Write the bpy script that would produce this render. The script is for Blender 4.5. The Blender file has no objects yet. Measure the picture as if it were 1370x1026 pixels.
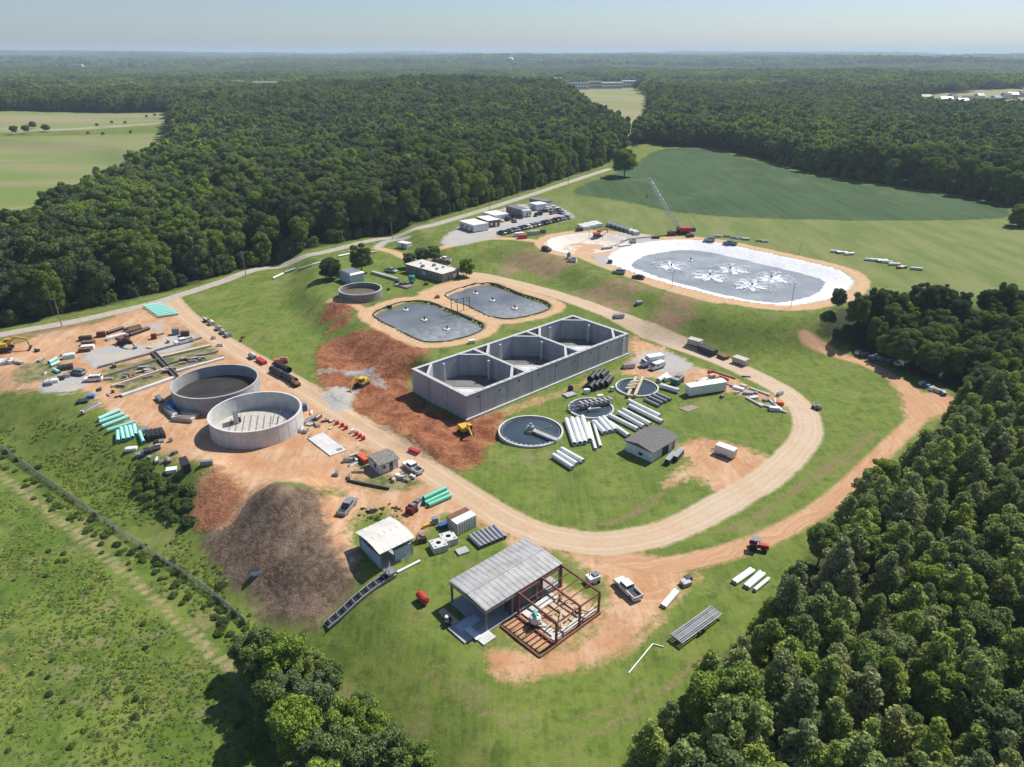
import bpy, math, random
import numpy as np
from mathutils import Vector
D = bpy.data
sc = bpy.context.scene
R = math.radians

# ------------------------------------------------------------------ camera, sky, sun, exposure
CAM_H = 85.0; FPX = 951.0; CX, CY = 685.0, 513.0; PITCH = R(24.98)
cam_d = D.cameras.new('camera'); cam = D.objects.new('camera', cam_d); sc.collection.objects.link(cam)
cam.location = (0, 0, CAM_H); cam.rotation_euler = (math.pi/2 - PITCH, 0, 0)
cam_d.sensor_fit = 'HORIZONTAL'; cam_d.sensor_width = 36; cam_d.lens = 36*FPX/1370
cam_d.clip_start = 1; cam_d.clip_end = 90000
sc.camera = cam
SUN_EL, SUN_AZ = R(51), R(51)          # azimuth measured from +Y towards +X
world = D.worlds.new('World'); sc.world = world; world.use_nodes = True
wn = world.node_tree; wn.nodes.clear()
sky = wn.nodes.new('ShaderNodeTexSky'); sky.sky_type = 'NISHITA'; sky.sun_disc = False
sky.sun_elevation = SUN_EL; sky.sun_rotation = SUN_AZ; sky.altitude = 300
sky.air_density = 1.0; sky.dust_density = 0.8; sky.ozone_density = 3.0
bg = wn.nodes.new('ShaderNodeBackground'); bg.inputs[1].default_value = 0.072
wo = wn.nodes.new('ShaderNodeOutputWorld')
tn = wn.nodes.new('ShaderNodeMix'); tn.data_type = 'RGBA'; tn.blend_type = 'MULTIPLY'; tn.inputs[0].default_value = 1
tn.inputs[7].default_value = (.88, .94, 1.08, 1); wn.links.new(sky.outputs[0], tn.inputs[6]); wn.links.new(tn.outputs[2], bg.inputs[0]); wn.links.new(bg.outputs[0], wo.inputs[0])
sd = D.lights.new('sun', 'SUN'); sun = D.objects.new('sun', sd); sc.collection.objects.link(sun)
sd.energy = 4.2; sd.angle = R(0.53); sd.color = (1.0, 0.955, 0.88)
sdir = Vector((math.sin(SUN_AZ)*math.cos(SUN_EL), math.cos(SUN_AZ)*math.cos(SUN_EL), math.sin(SUN_EL)))
sun.rotation_euler = sdir.to_track_quat('Z', 'Y').to_euler(); sun.location = (100, 100, 300)
sc.view_settings.view_transform = 'Standard'; sc.view_settings.look = 'None'
sc.view_settings.exposure = 0.57; sc.view_settings.gamma = 1.0; sc.view_settings.use_curve_mapping = False
sc.cycles.volume_bounces = 0; sc.cycles.max_bounces = 6; sc.cycles.diffuse_bounces = 3
sc.cycles.transparent_max_bounces = 6; sc.cycles.caustics_reflective = False; sc.cycles.caustics_refractive = False

# ------------------------------------------------------------------ survey: a sight line from the drone meets the ground
CP, SP = math.cos(PITCH), math.sin(PITCH)
def sight(x, y):
    v = (CY-y)/FPX
    return np.array([(x-CX)/FPX, CP+v*SP, -SP+v*CP])
def P(x, y, z=0.0):
    d = sight(x, y); t = (z-CAM_H)/d[2]
    return np.array([d[0]*t, d[1]*t, z])
def at_depth(x, y, Y):
    d = sight(x, y); t = Y/d[1]
    return np.array([d[0]*t, Y, CAM_H+d[2]*t])
def proj(X, Y, Z):
    Zc = Z-CAM_H; dep = Y*CP-Zc*SP; up = Y*SP+Zc*CP
    return CX+FPX*X/dep, CY-FPX*up/dep, dep
def W(pts, z): return [tuple(P(a, b, z)[:2]) for a, b in pts]

def sdf_poly(poly, X, Y, cull=60.0):
    """signed distance to a closed polygon, negative inside"""
    poly = np.asarray(poly, float)
    X = np.asarray(X, float); Y = np.asarray(Y, float)
    out = np.full(X.shape, cull)
    x0, y0 = poly.min(0)-cull; x1, y1 = poly.max(0)+cull
    m = (X > x0) & (X < x1) & (Y > y0) & (Y < y1)
    if not m.any(): return out
    px, py = X[m], Y[m]
    d = np.full(px.shape, 1e18); ins = np.zeros(px.shape, bool)
    n = len(poly)
    for i in range(n):
        a = poly[i]; b = poly[(i+1) % n]
        ex, ey = b-a; wx = px-a[0]; wy = py-a[1]
        L = ex*ex+ey*ey+1e-12
        t = np.clip((wx*ex+wy*ey)/L, 0, 1)
        dx = wx-ex*t; dy = wy-ey*t
        d = np.minimum(d, dx*dx+dy*dy)
        c = (a[1] > py) != (b[1] > py)
        if abs(ey) > 1e-9:
            ins ^= c & (px < (b[0]-a[0])*(py-a[1])/ey+a[0])
    d = np.sqrt(d); d[ins] *= -1
    out[m] = np.where(ins, d, np.minimum(d, cull))
    return out
def sdf_line(pts, X, Y, cull=40.0):
    pts = np.asarray(pts, float)
    out = np.full(X.shape, cull)
    x0, y0 = pts.min(0)-cull; x1, y1 = pts.max(0)+cull
    m = (X > x0) & (X < x1) & (Y > y0) & (Y < y1)
    px, py = X[m], Y[m]; d = np.full(px.shape, 1e18)
    for i in range(len(pts)-1):
        a = pts[i]; b = pts[i+1]; ex, ey = b-a; wx = px-a[0]; wy = py-a[1]
        t = np.clip((wx*ex+wy*ey)/(ex*ex+ey*ey+1e-12), 0, 1)
        d = np.minimum(d, (wx-ex*t)**2+(wy-ey*t)**2)
    out[m] = np.minimum(np.sqrt(d), cull)
    return out
def smooth_path(pts, closed=False, k=6):
    """Catmull-Rom through the surveyed points"""
    p = np.asarray(pts, float); n = len(p); out = []
    rng_ = range(n) if closed else range(n-1)
    for i in rng_:
        g = (lambda j: p[j % n]) if closed else (lambda j: p[min(max(j, 0), n-1)])
        p0, p1, p2, p3 = g(i-1), g(i), g(i+1), g(i+2)
        for s in range(k):
            t = s/k
            out.append(0.5*((2*p1)+(-p0+p2)*t+(2*p0-5*p1+4*p2-p3)*t*t+(-p0+3*p1-3*p2+p3)*t**3))
    if not closed: out.append(p[-1])
    return np.array(out)
def vnoise(X, Y, s, seed=0):
    """smooth value noise in 0..1"""
    x = X/s+seed*17.3; y = Y/s+seed*9.1
    xi = np.floor(x).astype(np.int64); yi = np.floor(y).astype(np.int64)
    fx = x-xi; fy = y-yi; fx = fx*fx*(3-2*fx); fy = fy*fy*(3-2*fy)
    def h(a, b):
        v = (a*374761393+b*668265263+seed*1442695041) & 0x7fffffff
        v = ((v ^ (v >> 13))*1274126177) & 0x7fffffff
        return ((v ^ (v >> 16)) & 0xffff)/65535.0
    return (h(xi, yi)*(1-fx)+h(xi+1, yi)*fx)*(1-fy)+(h(xi, yi+1)*(1-fx)+h(xi+1, yi+1)*fx)*fy
def fbm(X, Y, s, seed=0, o=4):
    r = 0; a = 0.5; tot = 0
    for k in range(o): r = r+a*vnoise(X, Y, s/2**k, seed+k); tot += a; a *= .5
    return r/tot
def S(d, w):
    t = np.clip(1-np.asarray(d)/w, 0, 1); return t*t*(3-2*t)

# ------------------------------------------------------------------ landform (heights in metres)
T1 = W([(430, 348), (428, 385), (462, 408), (500, 440), (545, 458)], 5.0) + [(-27.2, 179.6), (19.3, 219.9)] + \
     W([(800, 422), (860, 417), (905, 425), (1000, 440), (1100, 437), (1200, 425), (1700, 480)], 5.0) + \
     [(4000, 1500), (4000, 9000), (-6000, 9000), (-3000, 1500)] + W([(150, 200), (330, 290)], 5.0)
T2 = W([(600, 335), (660, 329), (710, 333), (760, 351), (830, 376), (900, 394), (960, 409), (1030, 418), (1085, 416),
        (1130, 406), (1160, 398), (1300, 404), (1700, 440)], 9.0) + [(5000, 1500), (5000, 9000), (-800, 9000), (-150, 900)] + W([(560, 305)], 9.0)
FIELD = W([(-1200, 560), (-100, 548), (0, 600), (100, 660), (200, 724), (290, 790), (330, 822), (370, 860), (405, 910),
           (440, 980), (490, 1080), (540, 1300), (-1400, 1300)], -6.0)
PIT = W([(466, 514), (515, 513), (546, 508), (560, 530), (600, 555), (630, 570), (664, 565), (655, 592), (612, 600), (560, 578), (490, 542)], -.7)
BAS = [(-27.6, 178.9), (-11.3, 160.5), (35.9, 204.3), (19.6, 222.0)]
POND_A = smooth_path(W([(497, 420), (510, 413), (536, 404), (562, 402), (582, 405), (598, 412), (619, 420), (638, 428), (648, 434), (645, 442),
        (628, 450), (598, 457), (570, 458), (551, 452), (531, 441), (509, 430)], 5.0), True, 3)
POND_B = smooth_path(W([(594, 394), (609, 387), (636, 379), (660, 379), (676, 384), (697, 392), (728, 402), (738, 409), (732, 416), (711, 422),
        (682, 427), (662, 425), (642, 418), (622, 408), (604, 401)], 5.0), True, 3)
RESV = smooth_path(W([(814, 345), (822, 337), (838, 330), (865, 324), (900, 320.5), (940, 321.5), (980, 328), (1040, 341), (1090, 352), (1125, 362),
        (1141, 373), (1137, 386), (1118, 397), (1090, 404), (1060, 408), (1020, 406), (970, 398), (920, 386), (870, 372), (836, 360), (818, 353)], 9.0), True, 3)
DRYP = smooth_path(W([(730, 325), (742, 317), (778, 311.5), (815, 312), (830, 316), (843, 321), (832, 330), (802, 338), (765, 340), (740, 334)], 9.0), True, 3)
MULCH_TOP = P(400, 665, 0); PILE = P(276, 628, 0); BERM = P(470, 402, 5)
HILL = P(560, 150, 5)
REDZ = W([(428, 515), (440, 490), (500, 500), (560, 530), (615, 572), (664, 565), (656, 590), (620, 612), (575, 600), (510, 560), (450, 535)], 0)
HEAPS = [(*P(a, b, 0)[:2], c, r) for a, b, c, r in [(560, 590, 2.6, 3.4), (585, 602, 2.2, 3.0), (530, 572, 2.0, 3.2), (640, 598, 1.6, 3.2), (652, 575, 1.4, 2.8), (500, 555, 1.0, 3), (10, 470, 1.6, 4), (50, 462, 1.3, 4), (95, 448, 1.2, 4), (135, 440, 1.0, 4), (365, 690, 3.2, 7), (400, 672, 2.0, 6), (340, 735, 2.0, 6), (420, 740, 2.6, 7), (385, 780, 1.0, 6)]]
MULZ = W([(272, 722), (298, 690), (330, 664), (390, 648), (446, 672), (474, 740), (470, 768), (440, 810), (412, 815), (352, 808), (300, 770)], -2)
def land(X, Y):
    X = np.asarray(X, float); Y = np.asarray(Y, float)
    d1 = sdf_poly(T1, X, Y); d2 = sdf_poly(T2, X, Y); df = sdf_poly(FIELD, X, Y)
    h = 5*S(d1, 15)+4*S(d2, 15)-6*S(df, 20)
    sp_ = S(sdf_poly(PIT, X, Y), 7)
    h = h*(1-sp_)-.7*sp_
    h = h+2.2*np.exp(-((X-PILE[0])**2+(Y-PILE[1])**2)/5.5**2)
    h = h+1.4*np.exp(-((X-BERM[0])**2+(Y-BERM[1])**2)/5.0**2)
    h = h+1.5*np.exp(-((X-MULCH_TOP[0])**2+(Y-MULCH_TOP[1])**2)/9**2)
    h = h-np.clip(-sdf_poly(POND_A, X, Y, 5)*.8, 0, 3)-np.clip(-sdf_poly(POND_B, X, Y, 5)*.8, 0, 3)
    h = h-np.clip(-sdf_poly(RESV, X, Y, 5)*.27, 0, 4.0)-np.clip(-sdf_poly(DRYP, X, Y, 5)*.4, 0, 2.2)
    r = np.hypot(X, Y)
    far = np.clip((r-420)/1500, 0, 1); far = far*far*(3-2*far)
    h = h+far*((fbm(X, Y, 1000, 3)-.45)*78)+np.clip((r-5000)/9000, 0, 1)*((fbm(X, Y, 4200, 8)-.42)*240)
    h = h+14*np.exp(-((X-HILL[0])**2+(Y-HILL[1])**2)/330**2)
    near = np.clip(1-r/500, 0, 1)
    h = h+near*((fbm(X, Y, 14, 5)-.5)*.7)
    dr = sdf_poly(REDZ, X, Y, 10)
    h = h+S(dr, 3)*(fbm(X, Y, 5.5, 61, 3)-.45)*2.6
    h = h+S(sdf_poly(MULZ, X, Y, 10), 4)*(fbm(X, Y, 7, 77, 3)-.5)*2.0
    for hx, hy, hh, hr in HEAPS: h = h+hh*np.exp(-((X-hx)**2+(Y-hy)**2)/hr**2)
    db = sdf_poly(BAS, X, Y, 10)
    h = np.where(db < .5, -.15, h)
    return h
def axis(dense0, dense1, step, far0, far1, ratio):
    a = list(np.arange(dense0, dense1+1e-6, step)); s = step
    while a[-1] < far1: s *= ratio; a.append(a[-1]+s)
    s = step
    while a[0] > far0: s *= ratio; a.insert(0, a[0]-s)
    return np.array(a)
GX = axis(-190, 215, 1.5, -26000, 26000, 1.05)
GY = axis(34, 330, 1.5, -600, 26000, 1.028)
MX, MY = np.meshgrid(GX, GY)
MZ = land(MX, MY)
def Z(x, y):
    """height of the built ground sheet"""
    i = np.clip(np.searchsorted(GX, x)-1, 0, len(GX)-2); j = np.clip(np.searchsorted(GY, y)-1, 0, len(GY)-2)
    fx = (x-GX[i])/(GX[i+1]-GX[i]); fy = (y-GY[j])/(GY[j+1]-GY[j])
    return (MZ[j, i]*(1-fx)+MZ[j, i+1]*fx)*(1-fy)+(MZ[j+1, i]*(1-fx)+MZ[j+1, i+1]*fx)*fy
def G(x, y):
    """where the sight line through a photo point meets the ground"""
    d = sight(x, y)
    t0 = (12-CAM_H)/d[2] if d[2] < -1e-4 else 30000.
    t = max(t0, 10.); st = 1.5
    while t < 40000:
        p = d*t
        if CAM_H+p[2] <= Z(p[0], p[1]): break
        t += st; st = 1.5+t*.004
    lo, hi = t-st, t
    for _ in range(14):
        m = .5*(lo+hi); p = d*m
        if CAM_H+p[2] <= Z(p[0], p[1]): hi = m
        else: lo = m
    p = d*hi
    return np.array([p[0], p[1], float(Z(p[0], p[1]))])
def GW(pts): return [tuple(G(a, b)[:2]) for a, b in pts]
def polar(X, Y, k): return np.hypot(X, Y)
# ------------------------------------------------------------------ what covers the ground: outlines as signed distances
def line(pts, half, k=5): return lambda X, Y: sdf_line(smooth_path(GW(pts), False, k), X, Y)-half
def area(pts, sm=True): 
    w = GW(pts); w = smooth_path(w, True, 3) if sm else w
    return lambda X, Y: sdf_poly(w, X, Y, 40)
def union(*fs): return lambda X, Y: np.minimum.reduce([f(X, Y) for f in fs])
def ring(poly, half, off=0): return lambda X, Y: np.where((s := sdf_poly(poly, X, Y, 40)) < off, off-s, s-off)-half
MAIN = [(228, 400), (250, 424), (290, 452), (340, 482), (400, 517), (450, 547), (500, 580), (560, 620), (620, 660), (680, 696), (730, 716),
        (790, 727), (850, 722), (910, 704), (970, 673), (1030, 637), (1066, 602), (1080, 575), (1074, 548), (1046, 522), (1000, 498), (950, 477),
        (900, 457), (860, 440), (820, 421), (780, 406), (740, 393), (700, 382), (650, 370), (620, 367)]
road_main = line(MAIN, 3.55)
road_public = line([(-260, 500), (-100, 470), (0, 448), (100, 430), (200, 407), (240, 395), (290, 379), (350, 359), (420, 340), (500, 321), (560, 305), (620, 289),
                    (700, 264), (760, 244), (815, 226)], 2.7)
road_track = union(line([(815, 742), (880, 757), (960, 742), (1020, 722), (1080, 692), (1130, 655), (1180, 607), (1222, 566), (1236, 543), (1216, 520), (1186, 500), (1150, 484), (1100, 465), (1078, 452)], 2.2),
                   area([(1215, 560), (1205, 530), (1190, 505), (1215, 520), (1265, 528), (1290, 540), (1250, 560)]))
road_upper = union(line([(505, 332), (528, 338), (548, 346), (575, 340), (620, 325), (660, 319), (705, 321), (745, 333), (800, 352), (850, 371), (900, 388), (960, 403)], 2.4), ring(RESV, 2.6, 2.6), ring(DRYP, 2.2, 2.2),
                   line([(548, 346), (590, 352), (615, 365)], 2.0))
pondpath = union(ring(POND_A, 2.0, 2.0), ring(POND_B, 1.9, 1.9), line([(497, 420), (470, 405), (440, 402)], 1.6), area([(560, 392), (600, 378), (640, 368), (660, 378), (612, 392), (600, 412), (575, 404)]))
yard = union(area([(-90, 490), (0, 466), (40, 452), (90, 440), (140, 430), (178, 414), (235, 408), (262, 428), (300, 458), (380, 503), (450, 545), (520, 592), (600, 640), (640, 668), (600, 663), (560, 645),
    (505, 655), (470, 668), (455, 655), (400, 645), (350, 655), (330, 670), (300, 702), (266, 690), (262, 652), (282, 628), (242, 616), (210, 600), (195, 575), (140, 548), (104, 520), (60, 522), (0, 528), (-90, 545)]),
    area([(440, 662), (500, 655), (520, 680), (480, 690), (465, 720), (480, 750), (472, 772), (450, 742), (438, 700)]),
    area([(525, 652), (600, 645), (680, 692), (745, 722), (700, 740), (650, 702), (600, 688), (575, 706), (545, 720), (530, 690), (500, 668)]),
    area([(690, 712), (790, 737), (850, 738), (905, 760), (935, 772), (905, 800), (850, 860), (790, 893), (730, 900), (690, 908), (655, 882), (668, 866), (745, 872), (806, 826), (812, 782), (780, 762), (750, 742)]),
    area([(672, 830), (700, 812), (750, 783), (803, 818), (775, 842), (722, 876)]),
    area([(838, 490), (842, 452), (880, 462), (905, 478), (955, 498), (985, 508), (1005, 520), (1045, 532), (1063, 556), (1035, 541), (960, 520), (905, 512), (870, 505), (802, 498), (772, 520), (645, 566), (632, 566), (700, 540)]),
    area([(905, 600), (940, 588), (990, 598), (1040, 620), (1000, 655), (960, 660), (930, 640), (890, 650), (905, 632), (925, 618)]))
redsoil = union(area([(424, 482), (436, 458), (500, 441), (528, 450), (565, 462), (575, 472), (551, 490), (549, 520), (570, 545), (624, 562), (668, 553), (662, 590), (640, 620), (615, 630), (575, 610), (535, 585), (470, 548), (430, 517)]),
    area([(428, 425), (448, 402), (480, 400), (484, 410), (462, 420), (436, 432)]), area([(436, 445), (452, 428), (470, 424), (462, 436)]), area([(255, 688), (262, 660), (285, 622), (322, 640), (332, 660), (300, 690), (285, 708), (262, 700)]))
brownsoil = union(area([(862, 436), (885, 408), (905, 384), (945, 392), (925, 424), (905, 452), (884, 448)]), area([(800, 378), (830, 374), (880, 384), (860, 391), (815, 386)]), area([(675, 345), (706, 334), (745, 338), (770, 352), (735, 372), (700, 362), (670, 370)]),
    area([(30, 440), (80, 430), (140, 425), (120, 440), (60, 452), (20, 470), (0, 462)]), area([(752, 395), (800, 383), (838, 392), (850, 405), (815, 420), (785, 405)]), area([(840, 452), (868, 462), (880, 472), (842, 478)]))
gravel = union(area([(592, 326), (600, 312), (640, 292), (690, 274), (735, 273), (765, 286), (762, 294), (725, 300), (690, 312), (655, 319), (620, 328)]), line([(505, 330), (520, 322), (545, 318)], 2.0),
    area([(440, 538), (428, 528), (455, 517), (475, 522), (470, 545), (450, 552)]), area([(112, 472), (130, 466), (165, 458), (190, 462), (195, 472), (140, 490), (124, 492)]), area([(200, 464), (220, 450), (255, 446), (262, 456), (240, 468), (212, 474)]),
    area([(425, 500), (440, 492), (490, 494), (505, 503), (520, 520), (500, 512), (470, 502), (440, 498)]), area([(860, 470), (900, 474), (930, 492), (890, 500), (850, 486)]), area([(808, 318), (850, 312), (880, 318), (850, 328), (820, 330)]), area([(795, 344), (820, 342), (822, 356), (800, 352)]),
    area([(50, 517), (90, 500), (115, 508), (108, 524), (70, 526)]), area([(200, 433), (215, 432), (218, 440), (204, 442)]))
mulch = area([(272, 722), (298, 690), (330, 664), (355, 652), (390, 648), (425, 655), (446, 672), (452, 706), (474, 740), (480, 768), (440, 826), (412, 838), (352, 828), (336, 800), (292, 772)])
crop = area([(766, 256), (790, 243), (815, 236), (858, 214), (872, 204), (900, 198), (950, 200), (1000, 212), (1060, 228), (1100, 238), (1180, 250), (1280, 262), (1338, 275), (1350, 286), (1328, 293), (1200, 295), (1050, 293), (960, 289), (890, 281), (830, 268), (785, 262)])
meadow = area([(700, 276), (740, 262), (800, 268), (850, 275), (900, 284), (1000, 292), (1340, 294), (1500, 290), (1700, 420), (1370, 400), (1250, 392), (1160, 372), (1080, 345), (980, 325), (860, 312), (780, 300), (735, 283)])
weeds = area([(-1200, 575), (-100, 560), (0, 608), (100, 665), (200, 728), (300, 790), (350, 822), (420, 860), (480, 910), (560, 1010), (640, 1150), (700, 1300), (-1400, 1300)])
strawpath = union(line([(-120, 560), (0, 640), (60, 685), (130, 742), (210, 810), (262, 862), (310, 905), (350, 960)], .5), line([(-120, 552), (0, 631), (60, 675), (133, 730), (215, 800), (268, 850), (318, 893)], .35))
fieldA = area([(-260, 160), (-60, 152), (222, 154), (224, 167), (110, 174), (40, 176), (-260, 190)], False)
fieldB = area([(-400, 195), (0, 183), (226, 178), (232, 200), (215, 222), (170, 250), (120, 272), (70, 308), (20, 335), (-400, 440)], False)
roadfar = line([(-300, 192), (0, 178), (60, 174.5), (140, 170), (222, 165.5)], 5.0, 1)
gapclear = area([(-300, 156), (226, 153), (228, 200), (-300, 230)], False)
tanfield = area([(748, 116), (800, 113), (862, 112), (866, 128), (866, 150), (860, 180), (840, 182), (812, 168), (784, 152), (752, 138)], False)
estate = area([(1220, 134), (1300, 127), (1500, 120), (1500, 165), (1370, 158), (1290, 154), (1225, 150)], False)
lane = line([(838, 214), (842, 190), (847, 165), (853, 145), (857, 130)], 3.0, 1)
dryp = lambda X, Y: sdf_poly(DRYP, X, Y, 40)
resv = lambda X, Y: sdf_poly(RESV, X, Y, 40)
site = GW([(-1400, 440), (-400, 420), (-100, 458), (0, 440), (120, 414), (240, 386), (330, 359), (400, 339), (480, 319), (560, 299), (700, 257), (800, 224), (828, 212), (846, 198), (862, 192), (900, 196), (950, 198), (1000, 208),
    (1060, 224), (1100, 235), (1180, 246), (1260, 257), (1310, 266), (1360, 278), (1500, 300), (1750, 425), (1300, 412), (1180, 412), (1120, 410), (1104, 425), (1096, 448), (1130, 462), (1180, 484), (1235, 506), (1275, 522), (1282, 545), (1255, 580), (1205, 625), (1150, 680),
    (1100, 718), (1060, 790), (975, 878), (905, 960), (835, 1050), (790, 1130), (740, 1500), (-1500, 1500)])
farclr = GW([(296, 111), (395, 108.5), (402, 114.5), (300, 116.5)])
def clearing(X, Y):
    c = np.minimum.reduce([sdf_poly(site, X, Y, 40), fieldA(X, Y), fieldB(X, Y), roadfar(X, Y), gapclear(X, Y), tanfield(X, Y), estate(X, Y), lane(X, Y), sdf_poly(farclr, X, Y)])
    return c
bedgrass = union(area([(135, 494), (204, 477), (272, 455), (292, 470), (296, 478), (235, 500), (200, 512), (165, 528), (145, 512)], False), area([(14, 505), (40, 486), (78, 484), (84, 494), (62, 508), (24, 512)]), area([(460, 640), (500, 636), (560, 640), (545, 655), (500, 652)]), area([(478, 600), (492, 612), (486, 630), (474, 620)]))
ruts = union(*[line(a, w) for a, w in (([(1168, 575), (1140, 600), (1105, 625), (1060, 655), (1010, 690), (960, 712)], .45), ([(1176, 578), (1146, 604), (1110, 630), (1066, 660), (1016, 695)], .35), ([(820, 700), (840, 690), (870, 668), (888, 660)], .5), ([(1000, 590), (985, 600), (972, 612)], .6), ([(640, 690), (700, 702), (760, 706), (830, 695), (880, 672)], .4),
    ([(1100, 425), (1070, 445), (1040, 448)], .5), ([(560, 900), (640, 950), (720, 985), (800, 980), (880, 930), (940, 880)], .35), ([(575, 880), (650, 928), (725, 960), (800, 955), (870, 910)], .3), ([(700, 378), (660, 350), (640, 330)], .5), ([(330, 470), (360, 440), (420, 405)], .5), ([(380, 395), (340, 430), (300, 440)], .3))])
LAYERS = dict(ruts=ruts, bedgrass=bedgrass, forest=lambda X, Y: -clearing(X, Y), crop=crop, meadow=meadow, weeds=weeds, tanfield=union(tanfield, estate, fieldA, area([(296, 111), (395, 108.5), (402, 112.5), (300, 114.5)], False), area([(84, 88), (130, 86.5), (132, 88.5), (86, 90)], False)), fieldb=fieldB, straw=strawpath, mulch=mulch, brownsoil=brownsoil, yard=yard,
              redsoil=redsoil, pondpath=pondpath, upper=road_upper, track=road_track, road=road_main, gravel=gravel, public=union(road_public, roadfar), resv=resv, dryp=dryp)
FX, FY = MX.ravel(), MY.ravel()
SD = {k: f(FX, FY) for k, f in LAYERS.items()}

# ------------------------------------------------------------------ material helpers
def newmat(name):
    m = D.materials.new(name); m.use_nodes = True; nt = m.node_tree; nt.nodes.clear()
    out = nt.nodes.new('ShaderNodeOutputMaterial'); b = nt.nodes.new('ShaderNodeBsdfPrincipled')
    nt.links.new(b.outputs[0], out.inputs[0]); return m, nt, b, out
class N:
    def __init__(s, nt): s.nt = nt; s.n = nt.nodes; s.l = nt.links
    def put(s, node, i, v):
        if v is None: return
        if hasattr(v, 'is_linked') or isinstance(v, bpy.types.NodeSocket): s.l.new(v, node.inputs[i])
        else: node.inputs[i].default_value = v
    def math(s, op, a, b=None, c=None, clamp=False):
        n = s.n.new('ShaderNodeMath'); n.operation = op; n.use_clamp = clamp
        s.put(n, 0, a); s.put(n, 1, b); s.put(n, 2, c); return n.outputs[0]
    def noise(s, vec, scale, detail=3, rough=.55, dist=0):
        n = s.n.new('ShaderNodeTexNoise'); s.put(n, 'Vector', vec); n.inputs['Scale'].default_value = scale
        n.inputs['Detail'].default_value = detail; n.inputs['Roughness'].default_value = rough; n.inputs['Distortion'].default_value = dist
        return n.outputs['Fac']
    def mix(s, f, a, b):
        n = s.n.new('ShaderNodeMix'); n.data_type = 'RGBA'; s.put(n, 0, f); s.put(n, 6, a); s.put(n, 7, b); return n.outputs[2]
    def step(s, v, lo, hi):
        n = s.n.new('ShaderNodeMapRange'); n.interpolation_type = 'SMOOTHSTEP'; s.put(n, 0, v)
        n.inputs[1].default_value = lo; n.inputs[2].default_value = hi; return n.outputs[0]
    def attr(s, name):
        n = s.n.new('ShaderNodeAttribute'); n.attribute_name = name; return n.outputs['Fac']
    def bump(s, h, strength, dist):
        n = s.n.new('ShaderNodeBump'); n.inputs['Strength'].default_value = strength; n.inputs['Distance'].default_value = dist
        s.put(n, 'Height', h); return n.outputs[0]
    def geo(s): return s.n.new('ShaderNodeNewGeometry').outputs['Position']
def c4(c): return (c[0], c[1], c[2], 1)
MATS = {}
def mat(name, col, rough=.7, metal=0, var=.25, scale=1.5, spec=.4, col2=None, streak=False):
    """a plain material with procedural wear: colour noise, fine relief"""
    if name in MATS: return MATS[name]
    m, nt, b, out = newmat(name); q = N(nt)
    tc = nt.nodes.new('ShaderNodeTexCoord').outputs['Object']
    vec = tc
    if streak:
        mp = nt.nodes.new('ShaderNodeMapping'); mp.inputs['Scale'].default_value = (1, 1, .12); nt.links.new(tc, mp.inputs[0]); vec = mp.outputs[0]
    f = q.step(q.noise(vec, scale, 4), .3, .7)
    c2 = col2 or tuple(x*(1-var) for x in col)
    b.inputs['Roughness'].default_value = rough; b.inputs['Metallic'].default_value = metal
    b.inputs['Specular IOR Level'].default_value = spec
    nt.links.new(q.mix(f, c4(col), c4(c2)), b.inputs['Base Color'])
    nt.links.new(q.bump(q.noise(tc, scale*5, 2), .3, .02), b.inputs['Normal'])
    MATS[name] = m; return m

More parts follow.
